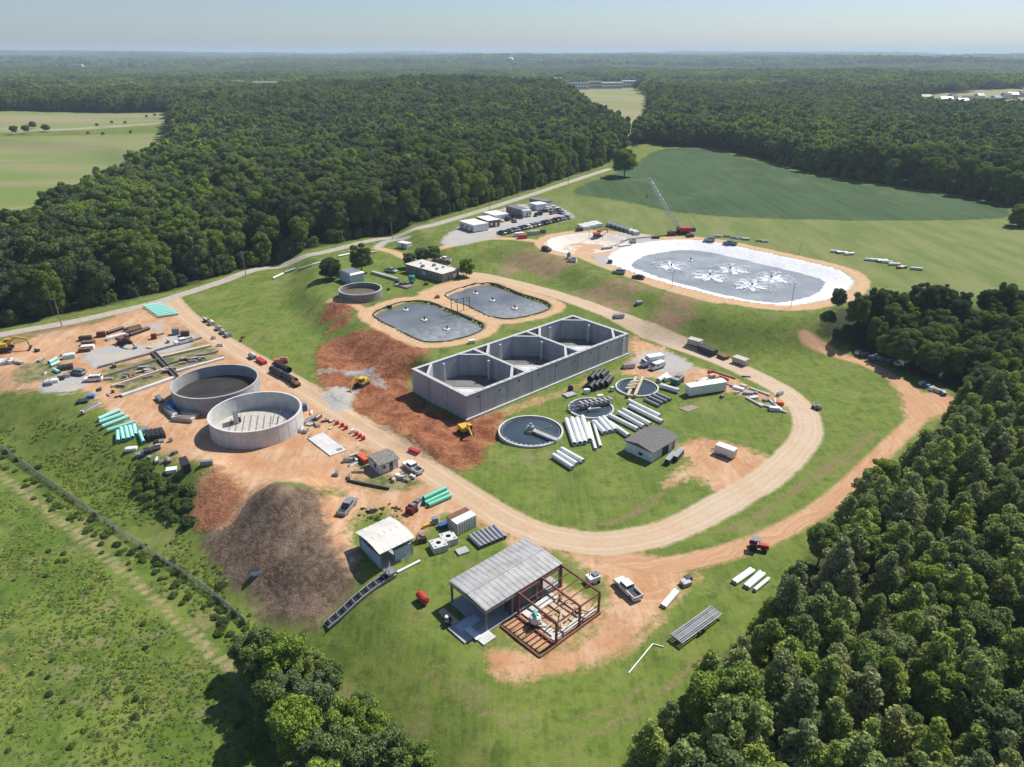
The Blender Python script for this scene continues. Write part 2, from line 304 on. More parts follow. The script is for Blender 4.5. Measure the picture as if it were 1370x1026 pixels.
def ground_material():
    m, nt, b, out = newmat('ground_cover'); q = N(nt); pos = q.geo()
    big = q.noise(pos, .018, 3); mid = q.noise(pos, .11, 4); sm = q.noise(pos, .7, 4, .65); fine = q.noise(pos, 3.2, 3, .7)
    vo = nt.nodes.new('ShaderNodeTexVoronoi'); vo.inputs['Scale'].default_value = .9; nt.links.new(pos, vo.inputs[0]); vor = vo.outputs['Distance']
    def stretch(sx, sy, rot, scale, det=3):
        mp = nt.nodes.new('ShaderNodeMapping'); mp.inputs['Scale'].default_value = (sx, sy, 1); mp.inputs['Rotation'].default_value = (0, 0, R(rot))
        nt.links.new(pos, mp.inputs[0]); return q.noise(mp.outputs[0], scale, det, .6)
    col = q.mix(q.step(mid, .36, .64), c4((.092, .148, .020)), c4((.165, .205, .040)))
    col = q.mix(q.step(big, .40, .62), col, q.mix(q.step(sm, .35, .7), c4((.110, .178, .018)), c4((.195, .210, .052))))
    tx = q.noise(pos, .30, 7, .78); tx2 = q.noise(pos, 1.4, 5, .8)
    col = q.mix(q.step(tx, .36, .56), c4((.072, .115, .018)), col)
    col = q.mix(q.math('MULTIPLY', q.step(q.noise(pos, .09, 7, .75), .52, .66), .75), col, c4((.165, .160, .055)))
    col = q.mix(q.math('MULTIPLY', q.step(tx2, .52, .72), .7), col, c4((.060, .092, .016)))
    col = q.mix(q.math('MULTIPLY', q.step(tx2, .48, .30), .5), col, c4((.175, .190, .060)))
    col = q.mix(q.math('MULTIPLY', q.step(fine, .5, .75), .4), col, c4((.06, .09, .018)))
    col = q.mix(q.math('MULTIPLY', q.step(q.noise(pos, .055, 6, .72), .54, .68), .6), col, c4((.23, .20, .10)))
    mow = stretch(1, .05, 28, 1.1, 2)
    col = q.mix(q.math('MULTIPLY', q.step(mow, .44, .60), .28), col, c4((.19, .215, .055)))
    h = fine
    def layer(col, name, base, soft, amp, amp2=.4):
        e = q.math('ADD', q.attr(name), q.math('MULTIPLY', q.math('SUBTRACT', sm, .5), amp*2))
        e = q.math('ADD', e, q.math('MULTIPLY', q.math('SUBTRACT', fine, .5), amp2*2))
        e = q.math('ADD', e, q.math('MULTIPLY', q.math('SUBTRACT', mid, .5), amp*2))
        f = q.math('SUBTRACT', 1, q.step(e, -soft, soft))
        return q.mix(f, col, base), f
    two = lambda f, a, b_: q.mix(f, c4(a), c4(b_))
    rows = stretch(1, .12, 42, .9)
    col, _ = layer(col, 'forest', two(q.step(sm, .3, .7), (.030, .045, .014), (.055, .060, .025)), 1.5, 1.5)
    mead = q.mix(q.step(stretch(1, .25, -60, .10), .35, .65), c4((.125, .165, .038)), c4((.185, .200, .070)))
    mead = q.mix(q.math('MULTIPLY', q.step(sm, .5, .75), .5), mead, c4((.080, .105, .032)))
    col, _ = layer(col, 'meadow', mead, 3, 3)
    cr = q.mix(q.step(stretch(1, .3, 70, .05), .35, .7), c4((.034, .070, .024)), c4((.055, .098, .036)))
    cr = q.mix(q.math('MULTIPLY', q.step(fine, .4, .7), .35), cr, c4((.045, .075, .028)))
    cr = q.mix(q.math('MULTIPLY', q.step(stretch(1, .02, 70, .5, 2), .42, .6), .35), cr, c4((.075, .125, .045)))
    cr = q.mix(q.math('MULTIPLY', q.step(q.noise(pos, .03, 6, .7), .56, .68), .5), cr, c4((.10, .145, .06)))
    col, _ = layer(col, 'crop', cr, .9, 2.0, .6)
    wd = q.mix(q.step(mid, .35, .65), c4((.088, .145, .020)), c4((.155, .195, .038)))
    wd = q.mix(q.math('MULTIPLY', q.step(q.noise(pos, .25, 5, .7), .50, .66), .8), wd, c4((.23, .185, .095)))
    wd = q.mix(q.step(tx, .36, .52), c4((.065, .100, .020)), wd)
    wd = q.mix(q.math('MULTIPLY', q.step(fine, .5, .75), .6), wd, c4((.055, .085, .018)))
    col, _ = layer(col, 'weeds', wd, 3, 2)
    tf = q.mix(q.step(stretch(.2, 1, 3, .02), .4, .62), c4((.27, .24, .13)), c4((.19, .22, .075)))
    col, _ = layer(col, 'tanfield', tf, 3, 2)
    fb = q.mix(q.step(stretch(.25, 1, -8, .018), .38, .6), c4((.150, .205, .050)), c4((.225, .225, .095)))
    col, _ = layer(col, 'fieldb', fb, 3, 2)
    col, _ = layer(col, 'straw', two(q.step(sm, .3, .7), (.33, .25, .13), (.20, .20, .08)), .35, .35, .5)
    ml = q.mix(q.step(q.noise(pos, .45, 8, .75, 1.6), .40, .62), c4((.100, .066, .045)), c4((.215, .150, .102)))
    ml = q.mix(q.math('MULTIPLY', q.step(q.noise(pos, .16, 4, .6), .5, .72), .6), ml, c4((.33, .24, .17)))
    ml = q.mix(q.math('MULTIPLY', q.step(fine, .5, .75), .4), ml, c4((.07, .048, .035)))
    col, fm = layer(col, 'mulch', ml, 1.2, 1.2)
    bs = q.mix(q.step(sm, .35, .65), c4((.26, .19, .12)), c4((.30, .16, .09)))
    bs = q.mix(q.math('MULTIPLY', q.step(mid, .45, .7), .8), bs, c4((.16, .17, .06)))
    bs = q.mix(q.step(tx, .48, .58), bs, c4((.15, .16, .05)))
    bs = q.mix(q.math('MULTIPLY', q.step(tx2, .5, .66), .6), bs, c4((.20, .12, .07)))
    col, _ = layer(col, 'brownsoil', bs, 1.6, 3.5, 1.5)
    col, _ = layer(col, 'ruts', two(q.step(tx2, .4, .6), (.24, .17, .09), (.14, .15, .05)), .5, .5, .9)
    # tracks: bands that follow the roads, bent by noise
    rd = q.math('ADD', q.attr('road'), q.math('MULTIPLY', q.math('SUBTRACT', mid, .5), 7))
    trk = q.noise(None, 1, 1)
    cmb = nt.nodes.new('ShaderNodeCombineXYZ'); nt.links.new(rd, cmb.inputs[0]); nt.links.new(q.math('MULTIPLY', big, 9), cmb.inputs[1])
    trk = q.noise(cmb.outputs[0], 1.1, 4, .6)
    dt = q.mix(q.step(mid, .3, .7), c4((.42, .215, .105)), c4((.50, .310, .175)))
    dt = q.mix(q.math('MULTIPLY', q.step(trk, .50, .68), .55), dt, c4((.56, .37, .23)))
    dt = q.mix(q.math('MULTIPLY', q.step(q.noise(pos, .06, 6, .7), .48, .66), .6), dt, c4((.57, .40, .26)))
    dt = q.mix(q.math('MULTIPLY', q.step(sm, .48, .75), .6), dt, c4((.33, .165, .085)))
    dt = q.mix(q.math('MULTIPLY', q.step(fine, .55, .75), .35), dt, c4((.28, .16, .09)))
    st1 = stretch(1, .16, 42, .35, 5); st2 = stretch(1, .12, 42, 1.4, 4)
    dt = q.mix(q.math('MULTIPLY', q.step(st1, .50, .66), .5), dt, c4((.57, .42, .28)))
    dt = q.mix(q.math('MULTIPLY', q.step(st1, .46, .36), .45), dt, c4((.38, .20, .105)))
    dt = q.mix(q.math('MULTIPLY', q.step(st2, .54, .66), .4), dt, c4((.30, .16, .085)))
    col, fy = layer(col, 'yard', dt, 1.0, 1.6, .5)
    bgc = q.mix(q.step(tx, .40, .58), c4((.085, .110, .030)), c4((.26, .22, .11)))
    col, _ = layer(col, 'bedgrass', bgc, 1.0, 2.6, .8)
    rs = q.mix(q.step(q.noise(pos, .22, 7, .75, .6), .38, .62), c4((.215, .074, .032)), c4((.37, .160, .078)))
    rs = q.mix(q.math('MULTIPLY', q.step(sm, .5, .7), .7), rs, c4((.14, .052, .026)))
    rs = q.mix(q.math('MULTIPLY', q.step(big, .5, .62), .4), rs, c4((.42, .22, .12)))
    rs = q.mix(q.math('MULTIPLY', q.step(tx2, .5, .66), .55), rs, c4((.10, .040, .022)))
    col, fr = layer(col, 'redsoil', rs, .7, 1.2, .6)
    og = q.mix(q.step(sm, .3, .7), c4((.48, .29, .155)), c4((.53, .37, .225)))
    col, _ = layer(col, 'pondpath', og, .8, .9)
    col, _ = layer(col, 'upper', og, .8, .7)
    tr = q.mix(q.step(trk, .4, .65), c4((.44, .245, .13)), c4((.50, .32, .19)))
    at = q.attr('track'); w1 = q.step(q.math('ABSOLUTE', q.math('ADD', at, 1.5)), .5, .1)
    col, _ = layer(col, 'track', tr, .7, .7)
    wheel = q.math('SINE', q.math('MULTIPLY', q.attr('road'), 2.6))
    rc = q.mix(q.step(q.math('ADD', wheel, q.math('MULTIPLY', q.math('SUBTRACT', sm, .5), 3)), -.8, 1.0), c4((.49, .345, .215)), c4((.53, .395, .26)))
    sx_ = nt.nodes.new('ShaderNodeSeparateXYZ'); nt.links.new(pos, sx_.inputs[0])
    rc = q.mix(q.math('MULTIPLY', q.step(sx_.outputs[0], -20, 50), .75), rc, c4((.52, .425, .31)))
    rc = q.mix(q.math('MULTIPLY', q.step(mid, .42, .7), .45), rc, c4((.50, .305, .17)))
    for wt in (-2.4, -1.1):
        ww = q.step(q.math('ABSOLUTE', q.math('ADD', q.math('SUBTRACT', q.attr('road'), wt), q.math('MULTIPLY', q.math('SUBTRACT', mid, .5), 2.0))), .42, .05)
        rc = q.mix(q.math('MULTIPLY', ww, .32), rc, c4((.40, .29, .185)))
    rc = q.mix(q.math('MULTIPLY', q.step(tx2, .5, .68), .3), rc, c4((.40, .29, .19)))
    rc = q.mix(q.math('MULTIPLY', q.step(fine, .55, .8), .35), rc, c4((.38, .27, .18)))
    col, _ = layer(col, 'road', rc, .6, .6)
    gr = q.mix(q.step(fine, .35, .65), c4((.30, .29, .27)), c4((.44, .43, .41)))
    gr = q.mix(q.step(mid, .45, .7), gr, c4((.46, .39, .30)))
    col, _ = layer(col, 'gravel', gr, .8, 1.2)
    pb = q.mix(q.step(sm, .35, .65), c4((.34, .31, .26)), c4((.44, .39, .32)))
    col, _ = layer(col, 'public', pb, .5, .35)
    lin = q.mix(q.step(sm, .4, .7), c4((.72, .72, .71)), c4((.62, .62, .615)))
    lin = q.mix(q.math('MULTIPLY', q.step(stretch(1, .05, 20, .35), .60, .68), .35), lin, c4((.50, .49, .47)))
    col, fl = layer(col, 'resv', lin, .25, .05, .1)
    dl = q.mix(q.step(stretch(1, .12, 70, .4), .4, .62), c4((.62, .56, .47)), c4((.52, .45, .36)))
    dl = q.mix(q.step(q.math('ADD', mid, q.math('MULTIPLY', q.math('ADD', q.attr('dryp'), 5), .012)), .40, .46), c4((.50, .31, .19)), dl)
    col, fd = layer(col, 'dryp', q.mix(q.step(q.attr('dryp'), -7.5, -6.5), dl, c4((.62, .57, .49))), .25, .1, .1)
    nt.links.new(col, b.inputs['Base Color']); b.inputs['Roughness'].default_value = .92; b.inputs['Specular IOR Level'].default_value = .15
    rel = q.math('ADD', q.math('MULTIPLY', fine, .5), q.math('MULTIPLY', sm, 1.2))
    rough_part = q.math('ADD', q.math('ADD', fr, q.math('MULTIPLY', fm, .45)), .35)
    liner = q.math('SUBTRACT', 1, q.math('MULTIPLY', fl, .85))
    nt.links.new(q.bump(q.math('MULTIPLY', q.math('MULTIPLY', rel, rough_part), liner), 1.0, .38), b.inputs['Normal'])
    return m
GROUND = ground_material()

def mesh_from(name, verts, faces_flat, counts, smooth=False):
    me = D.meshes.new(name); nv = len(verts); nf = len(counts)
    me.vertices.add(nv); me.vertices.foreach_set('co', np.asarray(verts, np.float32).ravel())
    me.loops.add(len(faces_flat)); me.loops.foreach_set('vertex_index', np.asarray(faces_flat, np.int32))
    starts = np.concatenate([[0], np.cumsum(counts)[:-1]]).astype(np.int32)
    me.polygons.add(nf); me.polygons.foreach_set('loop_start', starts)
    try: me.polygons.foreach_set('loop_total', np.asarray(counts, np.int32))
    except Exception: pass
    if smooth: me.polygons.foreach_set('use_smooth', np.ones(nf, bool))
    me.update(calc_edges=True); me.validate(); return me
def link(o, parent=None):
    sc.collection.objects.link(o)
    if parent is not None: o.parent = parent
    return o
ny, nx = MX.shape
idx = np.arange(ny*nx).reshape(ny, nx)
Q = np.stack([idx[:-1, :-1], idx[:-1, 1:], idx[1:, 1:], idx[1:, :-1]], -1).reshape(-1, 4)
VV = np.stack([FX, FY, MZ.ravel()], 1)
def add_attrs(me, vals):
    for k, v in vals.items():
        a = me.attributes.new(k, 'FLOAT', 'POINT'); a.data.foreach_set('value', np.asarray(v, np.float32))
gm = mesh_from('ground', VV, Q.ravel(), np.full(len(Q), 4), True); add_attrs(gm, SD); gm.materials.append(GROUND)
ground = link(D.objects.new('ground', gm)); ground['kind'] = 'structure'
TRI = np.concatenate([Q[:, [0, 1, 2]], Q[:, [0, 2, 3]]])
def sheet(name, sdf, lift, level=0.0, kind='structure'):
    """the part of the ground inside an outline, cut out of the same triangles and laid just above"""
    s = SD[sdf] if isinstance(sdf, str) else sdf
    s = s-level
    t = TRI[(s[TRI] < 0).any(1)]
    if not len(t): return None
    verts = []; faces = []; cnt = []; cache = {}; at = {k: [] for k in SD}
    def vert(i, j=None, f=0.0):
        key = (i, j) if j is None or i < j else (j, i)
        if key in cache: return cache[key]
        if j is None: v = VV[i]; vals = {k: SD[k][i] for k in SD}
        else:
            f = s[i]/(s[i]-s[j]); v = VV[i]+(VV[j]-VV[i])*f; vals = {k: SD[k][i]+(SD[k][j]-SD[k][i])*f for k in SD}
        cache[key] = len(verts); verts.append((v[0], v[1], v[2]+lift))
        for k in SD: at[k].append(vals[k])
        return cache[key]
    for a in t.tolist():
        ring_ = []
        for k in range(3):
            i, j = a[k], a[(k+1) % 3]
            if s[i] < 0: ring_.append(vert(i))
            if (s[i] < 0) != (s[j] < 0): ring_.append(vert(i, j))
        if len(ring_) >= 3: faces += ring_; cnt.append(len(ring_))
    me = mesh_from(name, np.array(verts), faces, cnt, True); add_attrs(me, at); me.materials.append(GROUND)
    o = link(D.objects.new(name, me)); o['kind'] = kind; return o
rr = np.hypot(FX, FY)
sheet('dirt_yard', np.where(rr < 600, SD['yard'], 40), .006)
sheet('excavated_soil', 'redsoil', .012)
sheet('mulch_slope', 'mulch', .012)
sheet('crop_field', 'crop', .010)
sheet('pond_path', 'pondpath', .018)
sheet('berm_road', 'upper', .024)
sheet('dirt_track', 'track', .030)
sheet('haul_road', np.where(rr < 620, SD['road'], 40), .036)
sheet('gravel_lot', 'gravel', .042)
sheet('public_road', 'public', .048)
# ------------------------------------------------------------------ trees
def leaf_material(name, dark, mid, bright, patch=.006):
    m = D.materials.new(name); m.use_nodes = True; nt = m.node_tree; nt.nodes.clear(); q = N(nt)
    out = nt.nodes.new('ShaderNodeOutputMaterial'); oi = nt.nodes.new('ShaderNodeObjectInfo'); g = nt.nodes.new('ShaderNodeNewGeometry')
    zone = q.step(q.noise(oi.outputs['Location'], patch, 3, .6), .38, .62)
    r = oi.outputs['Random']
    k_ = q.math('MULTIPLY', q.math('ADD', q.math('MULTIPLY', r, .75), q.math('MULTIPLY', zone, .30)), 1.0, clamp=True)
    base = q.mix(q.step(k_, 0, .75), c4(dark), c4(mid))
    base = q.mix(q.math('POWER', k_, 5), base, c4(bright))
    wh = nt.nodes.new('ShaderNodeTexWhiteNoise'); wh.noise_dimensions = '3D'; nt.links.new(oi.outputs['Location'], wh.inputs[0])
    base = q.mix(q.math('MULTIPLY', q.step(wh.outputs[0], .72, 1.0), .45), base, c4((mid[0]*1.25, mid[1]*.95, mid[2]*1.9)))
    isl = g.outputs['Random Per Island']
    hs = nt.nodes.new('ShaderNodeHueSaturation'); q.put(hs, 'Color', base)
    q.put(hs, 'Value', q.math('MULTIPLY_ADD', isl, .8, .62)); q.put(hs, 'Hue', q.math('MULTIPLY_ADD', isl, .03, .485)); q.put(hs, 'Saturation', q.math('MULTIPLY_ADD', r, .3, .8))
    d = nt.nodes.new('ShaderNodeBsdfDiffuse'); t = nt.nodes.new('ShaderNodeBsdfTranslucent'); mx = nt.nodes.new('ShaderNodeMixShader')
    nt.links.new(hs.outputs[0], d.inputs[0]); nt.links.new(hs.outputs[0], t.inputs[0]); mx.inputs[0].default_value = .38
    nt.links.new(d.outputs[0], mx.inputs[1]); nt.links.new(t.outputs[0], mx.inputs[2]); nt.links.new(mx.outputs[0], out.inputs[0]); return m
LEAF_B = leaf_material('broadleaf_foliage', (.072, .112, .036), (.155, .215, .056), (.26, .34, .072))
LEAF_P = leaf_material('pine_foliage', (.21, .265, .078), (.31, .375, .105), (.37, .43, .12), .02)
LEAF_Q = leaf_material('mixed_foliage', (.130, .190, .052), (.220, .295, .072), (.30, .38, .085), .02)
LEAF_S = leaf_material('shrub_foliage', (.07, .115, .03), (.15, .21, .05), (.22, .27, .08), .05)
LEAF_W = leaf_material('weed_foliage', (.16, .25, .035), (.30, .40, .070), (.44, .44, .15), .06)
BARK = mat('bark', (.16, .13, .10), .9)

def leaves(rng, cs, rs, n, size, squash=.85, out=1.0):
    cs = np.asarray(cs); rs = np.asarray(rs)
    k = rng.choice(len(cs), n, p=rs**2/(rs**2).sum())
    d = rng.normal(size=(n, 3)); d[:, 2] += .35; d /= np.linalg.norm(d, axis=1)[:, None]
    p = cs[k]+d*(rs[k]*rng.uniform(.80, 1.10, n))[:, None]*np.array([1, 1, squash])
    nn = d*out+rng.normal(size=(n, 3))*.55; nn /= np.linalg.norm(nn, axis=1)[:, None]
    a = np.cross(nn, rng.normal(size=(n, 3))); a /= np.linalg.norm(a, axis=1)[:, None]; b = np.cross(nn, a)
    s = size*rng.uniform(.6, 1.35, n)[:, None]
    v = np.stack([p-a*s-b*s*.6, p+a*s*.9-b*s*.7, p+a*s*.8+b*s*.7, p-a*s+b*s*.5], 1).reshape(-1, 3)
    return v, np.arange(n*4), np.full(n, 4)
ICO_V = None
def ico(sub=1):
    import bmesh
    bm = bmesh.new(); bmesh.ops.create_icosphere(bm, subdivisions=sub, radius=1)
    v = np.array([tuple(x.co) for x in bm.verts]); f = np.array([[w.index for w in x.verts] for x in bm.faces]); bm.free(); return v, f
I1, I2 = ico(1), ico(2)
def cores(cs, rs, k=.8, squash=.85, sub=I1):
    vs, fs, off = [], [], 0
    for c, r in zip(cs, rs):
        vs.append(np.asarray(c)+sub[0]*r*k*np.array([1, 1, squash])); fs.append(sub[1]+off); off += len(sub[0])
    f = np.concatenate(fs); return np.concatenate(vs), f.ravel(), np.full(len(f), 3)
def join(*parts):
    V, F, C, off = [], [], [], 0
    for v, f, c in parts: V.append(v); F.append(f+off); C.append(c); off += len(v)
    return np.concatenate(V), np.concatenate(F), np.concatenate(C)
def broad_puffs(rng, rad, h, n):
    cs, rs = [], []
    zc = h-rad*1.30
    for i in range(n):
        u = (i+.5)/n; th = i*2.39996+rng.uniform(-.4, .4); el = math.asin(1.75*u-.80)
        rr_ = rad*.68*rng.uniform(.72, 1.16)
        cs.append((math.cos(th)*math.cos(el)*rr_, math.sin(th)*math.cos(el)*rr_, zc+math.sin(el)*rr_*1.6)); rs.append(rad*rng.uniform(.20, .44))
    cs.append((0, 0, zc)); rs.append(rad*.70); cs.append((0, 0, zc-rad*.5)); rs.append(rad*.6)
    return cs, rs
def pine_puffs(rng, rad, h):
    cs, rs = [], []
    z = h*.16
    while z < h*.97:
        t = (z-h*.16)/(h*.84); rl = rad*(1-t**1.7)**.8*.85; m = max(3, int(7*(1-t)+2)); ph = rng.uniform(0, 6)
        for i in range(m):
            if rng.random() < .14: continue
            th = ph+i*2*math.pi/m+rng.uniform(-.25, .25); q_ = rng.uniform(.5, 1.2)
            cs.append((math.cos(th)*rl*q_, math.sin(th)*rl*q_, z+rng.uniform(-.3, .3))); rs.append(rad*(.40-.16*t)*rng.uniform(.8, 1.2))
        z += h*.085*rng.uniform(.8, 1.2)
    cs.append((0, 0, h*.95)); rs.append(rad*.28)
    return cs, rs
def crown_mesh(kind, i, lod=0):
    rng = np.random.default_rng(100+i+(50 if kind == 'p' else 0))
    if kind == 'b':
        cs, rs = broad_puffs(rng, 5.4, 16.5+rng.uniform(-1, 1.5), 20 if lod == 0 else 12)
        g = join(cores(cs, rs, .80), leaves(rng, cs, rs, 7500 if lod == 0 else 900, .25 if lod == 0 else .75))
        me = mesh_from('broadleaf_crown', *g); me.materials.append(LEAF_B)
    else:
        cs, rs = pine_puffs(rng, 2.9, 12.5+rng.uniform(-1, 1))
        g = join(cores(cs, np.array(rs)*.8, .5), leaves(rng, cs, rs, 6400 if lod == 0 else 700, .19 if lod == 0 else .6, .75))
        me = mesh_from('pine_crown', *g); me.materials.append(LEAF_P)
    return me
def trunk_mesh(h, r, limbs, rng):
    vs, fs, off = [], [], 0
    def seg(a, b, ra, rb):
        nonlocal off
        a = np.array(a, float); b = np.array(b, float); d = b-a; d /= np.linalg.norm(d)
        u = np.cross(d, [0.3, 1, .2]); u /= np.linalg.norm(u); w = np.cross(d, u)
        for c, q_ in ((a, ra), (b, rb)):
            for k in range(6): vs.append(c+q_*(u*math.cos(k*math.pi/3)+w*math.sin(k*math.pi/3)))
        for k in range(6): fs.append([off+k, off+(k+1) % 6, off+6+(k+1) % 6, off+6+k])
        off += 12
    seg((0, 0, -.4), (.1, 0, h*.5), r, r*.7); seg((.1, 0, h*.5), (0, .1, h*.93), r*.7, r*.15)
    for k in range(limbs):
        th = k*2.4; z = h*(.38+.4*k/limbs); L = h*.22
        seg((.05, 0, z), (math.cos(th)*L, math.sin(th)*L, z+L*.6), r*.35, r*.1)
    me = mesh_from('trunk', np.array(vs), np.array(fs).ravel(), np.full(len(fs), 4)); me.materials.append(BARK); return me
CROWN = {'b': [crown_mesh('b', i) for i in range(5)], 'p': [crown_mesh('p', i) for i in range(4)]}
CROWN['q'] = []
for me_ in CROWN['b']: c_ = me_.copy(); c_.materials.clear(); c_.materials.append(LEAF_Q); CROWN['q'].append(c_)
CROWN_LO = {'b': [crown_mesh('b', i+10, 1) for i in range(4)], 'p': [crown_mesh('p', i+10, 1) for i in range(3)]}
_r = np.random.default_rng(5)
TRUNK = {'b': trunk_mesh(14, .32, 6, _r), 'p': trunk_mesh(11.5, .17, 0, _r)}; TRUNK['q'] = TRUNK['b']
rng = np.random.default_rng(11)
def scatter(s, x0, x1, y0, y1):
    xs = np.arange(x0, x1, s); ys = np.arange(y0, y1, s)
    X, Y = np.meshgrid(xs, ys); X = X+rng.uniform(-.42, .42, X.shape)*s+((np.arange(len(ys)) % 2)[:, None])*s*.5; Y = Y+rng.uniform(-.42, .42, Y.shape)*s
    X, Y = X.ravel(), Y.ravel(); Zs = Z(X, Y)
    a, b, dep = proj(X, Y, Zs); a2, b2, d2 = proj(X, Y, Zs+17)
    ok = (dep > 5) & (np.minimum(a, a2) < 1370+280+2500/dep*12) & (np.maximum(a, a2) > -280-2500/dep*12) & (b2 < 1026+260)
    return X[ok], Y[ok], Zs[ok], np.hypot(X[ok], Y[ok])
def height_ok(X, Y, m): return clearing(X, Y) > m
trees = []    # x, y, z, kind, scale, rot, variant
# the pine wood on the right, near
RW = GW([(1090, 452), (1140, 470), (1235, 508), (1275, 524), (1282, 545), (1255, 582), (1205, 627), (1150, 682), (1100, 720), (1062, 794), (975, 880), (905, 962), (835, 1052), (790, 1130), (740, 1500), (2600, 1500), (2600, 520), (1700, 425), (1300, 412), (1180, 410), (1120, 408), (1098, 425)])
X, Y, Z_, d_ = scatter(4.2, -20, 330, 10, 330)
s_ = sdf_poly(RW, X, Y); m = s_ < -1.0
for x, y, z, s in zip(X[m], Y[m], Z_[m], s_[m]):
    north = y > 165
    if north:
        if rng.random() < .42: continue
        k = 'b'; sc_ = rng.uniform(.50, .78)
    else:
        k = 'p' if rng.random() < .62 else 'q'; sc_ = rng.uniform(.78, 1.2) if k == 'p' else rng.uniform(.46, .82)
        if k == 'q' and rng.random() < .35: continue
    trees.append((x, y, z, k, sc_*(.78 if s > -4 else 1), rng.uniform(0, 6.28), rng.integers(0, 100)))
# the clump in front, along the fence line
for px, py, s in [(388, 930, .60), (350, 925, .46), (425, 975, .58), (468, 1010, .50), (405, 1020, .62), (455, 1060, .60), (500, 1060, .52), (545, 1095, .50), (500, 1120, .56), (440, 1100, .6), (590, 1150, .48), (540, 1160, .56), (372, 975, .55), (446, 935, .42), (490, 985, .40), (355, 895, .34), (420, 930, .5), (390, 965, .5), (580, 1100, .44), (620, 1180, .46), (470, 1160, .6), (430, 1050, .5), (335, 900, .42), (365, 905, .5), (500, 1010, .44), (530, 1045, .46), (565, 1060, .42), (600, 1110, .4), (405, 905, .42), (560, 1130, .5), (530, 1110, .5)]:
    g = G(px, py); trees.append((g[0], g[1], g[2], 'q', s*1.14, rng.uniform(0, 6.28), rng.integers(0, 100)))
n_front = len(trees)
# the broadleaf woods
def wood(s, r0, r1, x0, x1, y0, y1, lo):
    X, Y, Z_, d = scatter(s, x0, x1, y0, y1)
    m = (d >= r0) & (d < r1); X, Y, Z_, d = X[m], Y[m], Z_[m], d[m]
    c = clearing(X, Y); m = (c > 2.2) & (sdf_poly(RW, X, Y) > 0) & ((X < -40) | (Y > 350) | (c > 30)); X, Y, Z_, d, c = X[m], Y[m], Z_[m], d[m], c[m]
    big = fbm(X, Y, 60, 21, 2)
    sc_ = (.90+.60*big+rng.uniform(-.16, .2, len(X)))*np.where(c < 6, .86, 1)
    return X, Y, Z_, sc_, d
for a in zip(*wood(8.6, 0, 560, -420, 620, 120, 600, 0)):
    trees.append((a[0], a[1], a[2], 'b', a[3], rng.uniform(0, 6.28), rng.integers(0, 100)))
# young growth along the edges of the woods
X, Y, Z_, d_ = scatter(3.6, -420, 330, 120, 560); c_ = clearing(X, Y); m = (c_ > .8) & (c_ < 6) & (sdf_poly(RW, X, Y) > 0) & (rng.random(len(X)) < .8)
for x, y, z in zip(X[m], Y[m], Z_[m]): trees.append((x, y, z-2.2, 'b', rng.uniform(.34, .6), rng.uniform(0, 6.28), rng.integers(0, 100)))
# the lone trees
LONE = [((835, 236), 'b', 1.25, 'large lone tree at the far left corner of the dark green crop field'),
        ((443, 374), 'b', .68, 'dark bushy tree, left one of the two beside the small grey pump shed'),
        ((484, 364), 'b', .70, 'dark rounded tree, right one of the two behind the small grey pump shed'),
        ((548, 358), 'b', .46, 'low dark tree at the left end of the flat white roofed control building'),
        ((580, 350), 'b', .48, 'broad low tree right behind the flat white roofed control building'),
        ((565, 353), 'b', .46, 'small tree between two others behind the flat white roofed control building'),
        ((624, 370), 'b', .46, 'small tree at the right hand corner of the control building beside the path'),
        ((1362, 303), 'b', .75, 'dark tree at the right end of the crop field where it meets the dry meadow'),
        ((1385, 300), 'b', .8, 'dark tree cut by the right frame edge beside the dry meadow')]
def tree_thing(x, y, z, k, s, rot, v, label, group=None, lo=False, wide=1.0):
    nm = 'broadleaf_tree' if k in 'bq' else 'pine_tree'
    e = D.objects.new(nm, None); link(e); e.location = (x, y, z); e.rotation_euler = (0, 0, rot); e.scale = (s*wide, s*wide, s*(.95+.1*((v*37) % 10)/10))
    e['label'] = label; e['category'] = 'tree'
    if group: e['group'] = group
    a = D.objects.new('trunk', TRUNK[k]); link(a, e)
    lst = CROWN_LO[k] if lo else CROWN[k]
    b = D.objects.new('crown', lst[v % len(lst)]); link(b, e)
    return e
for (px, py), k, s, lab in LONE:
    g = G(px, py); tree_thing(g[0], g[1], g[2]-2.2*s, k, s, px*.7, px, lab, wide=1.35)
# the 300 of each kind that show largest are individuals, the rest is one mass of each kind
def onscreen(t):
    a, b, dep = proj(t[0], t[1], t[2]+12*t[4]); return -12 < a < 1382 and -15 < b < 1045
score = []
for i, t in enumerate(trees):
    a, b, dep = proj(t[0], t[1], t[2]+10); score.append((t[4]/dep if onscreen(t) else 0))
rest = {'b': [], 'p': [], 'q': []}
for k in ('bq', 'p'):
    ids = [i for i, t in enumerate(trees) if t[3] in k]; ids.sort(key=lambda i: -score[i])
    for j, i in enumerate(ids):
        t = trees[i]
        if j < 296 - (len(LONE) if k != 'p' else 0) and score[i] > 0:
            if t[1] > 200 and t[0] < 60: lab, grp = 'tall dark green broadleaf tree in the wood beyond the public road', 'trees of the wood beyond the public road'
            elif t[2] < -1 and t[0] < 0: lab, grp = 'dark bushy tree in the clump at the bottom of the field fence', 'trees of the clump at the fence'
            elif t[1] > 165: lab, grp = 'dark broadleaf tree in the wood behind the shaded dirt track', 'trees of the wood behind the shaded track'
            elif t[3] == 'p': lab, grp = 'olive green young pine in the dense wood at the lower right', 'pines of the lower right wood'
            else: lab, grp = 'bright green broadleaf tree among the pines at the lower right', 'broadleaf trees among the pines'
            tree_thing(*t, lab, grp)
        else: rest[t[3]].append(t)
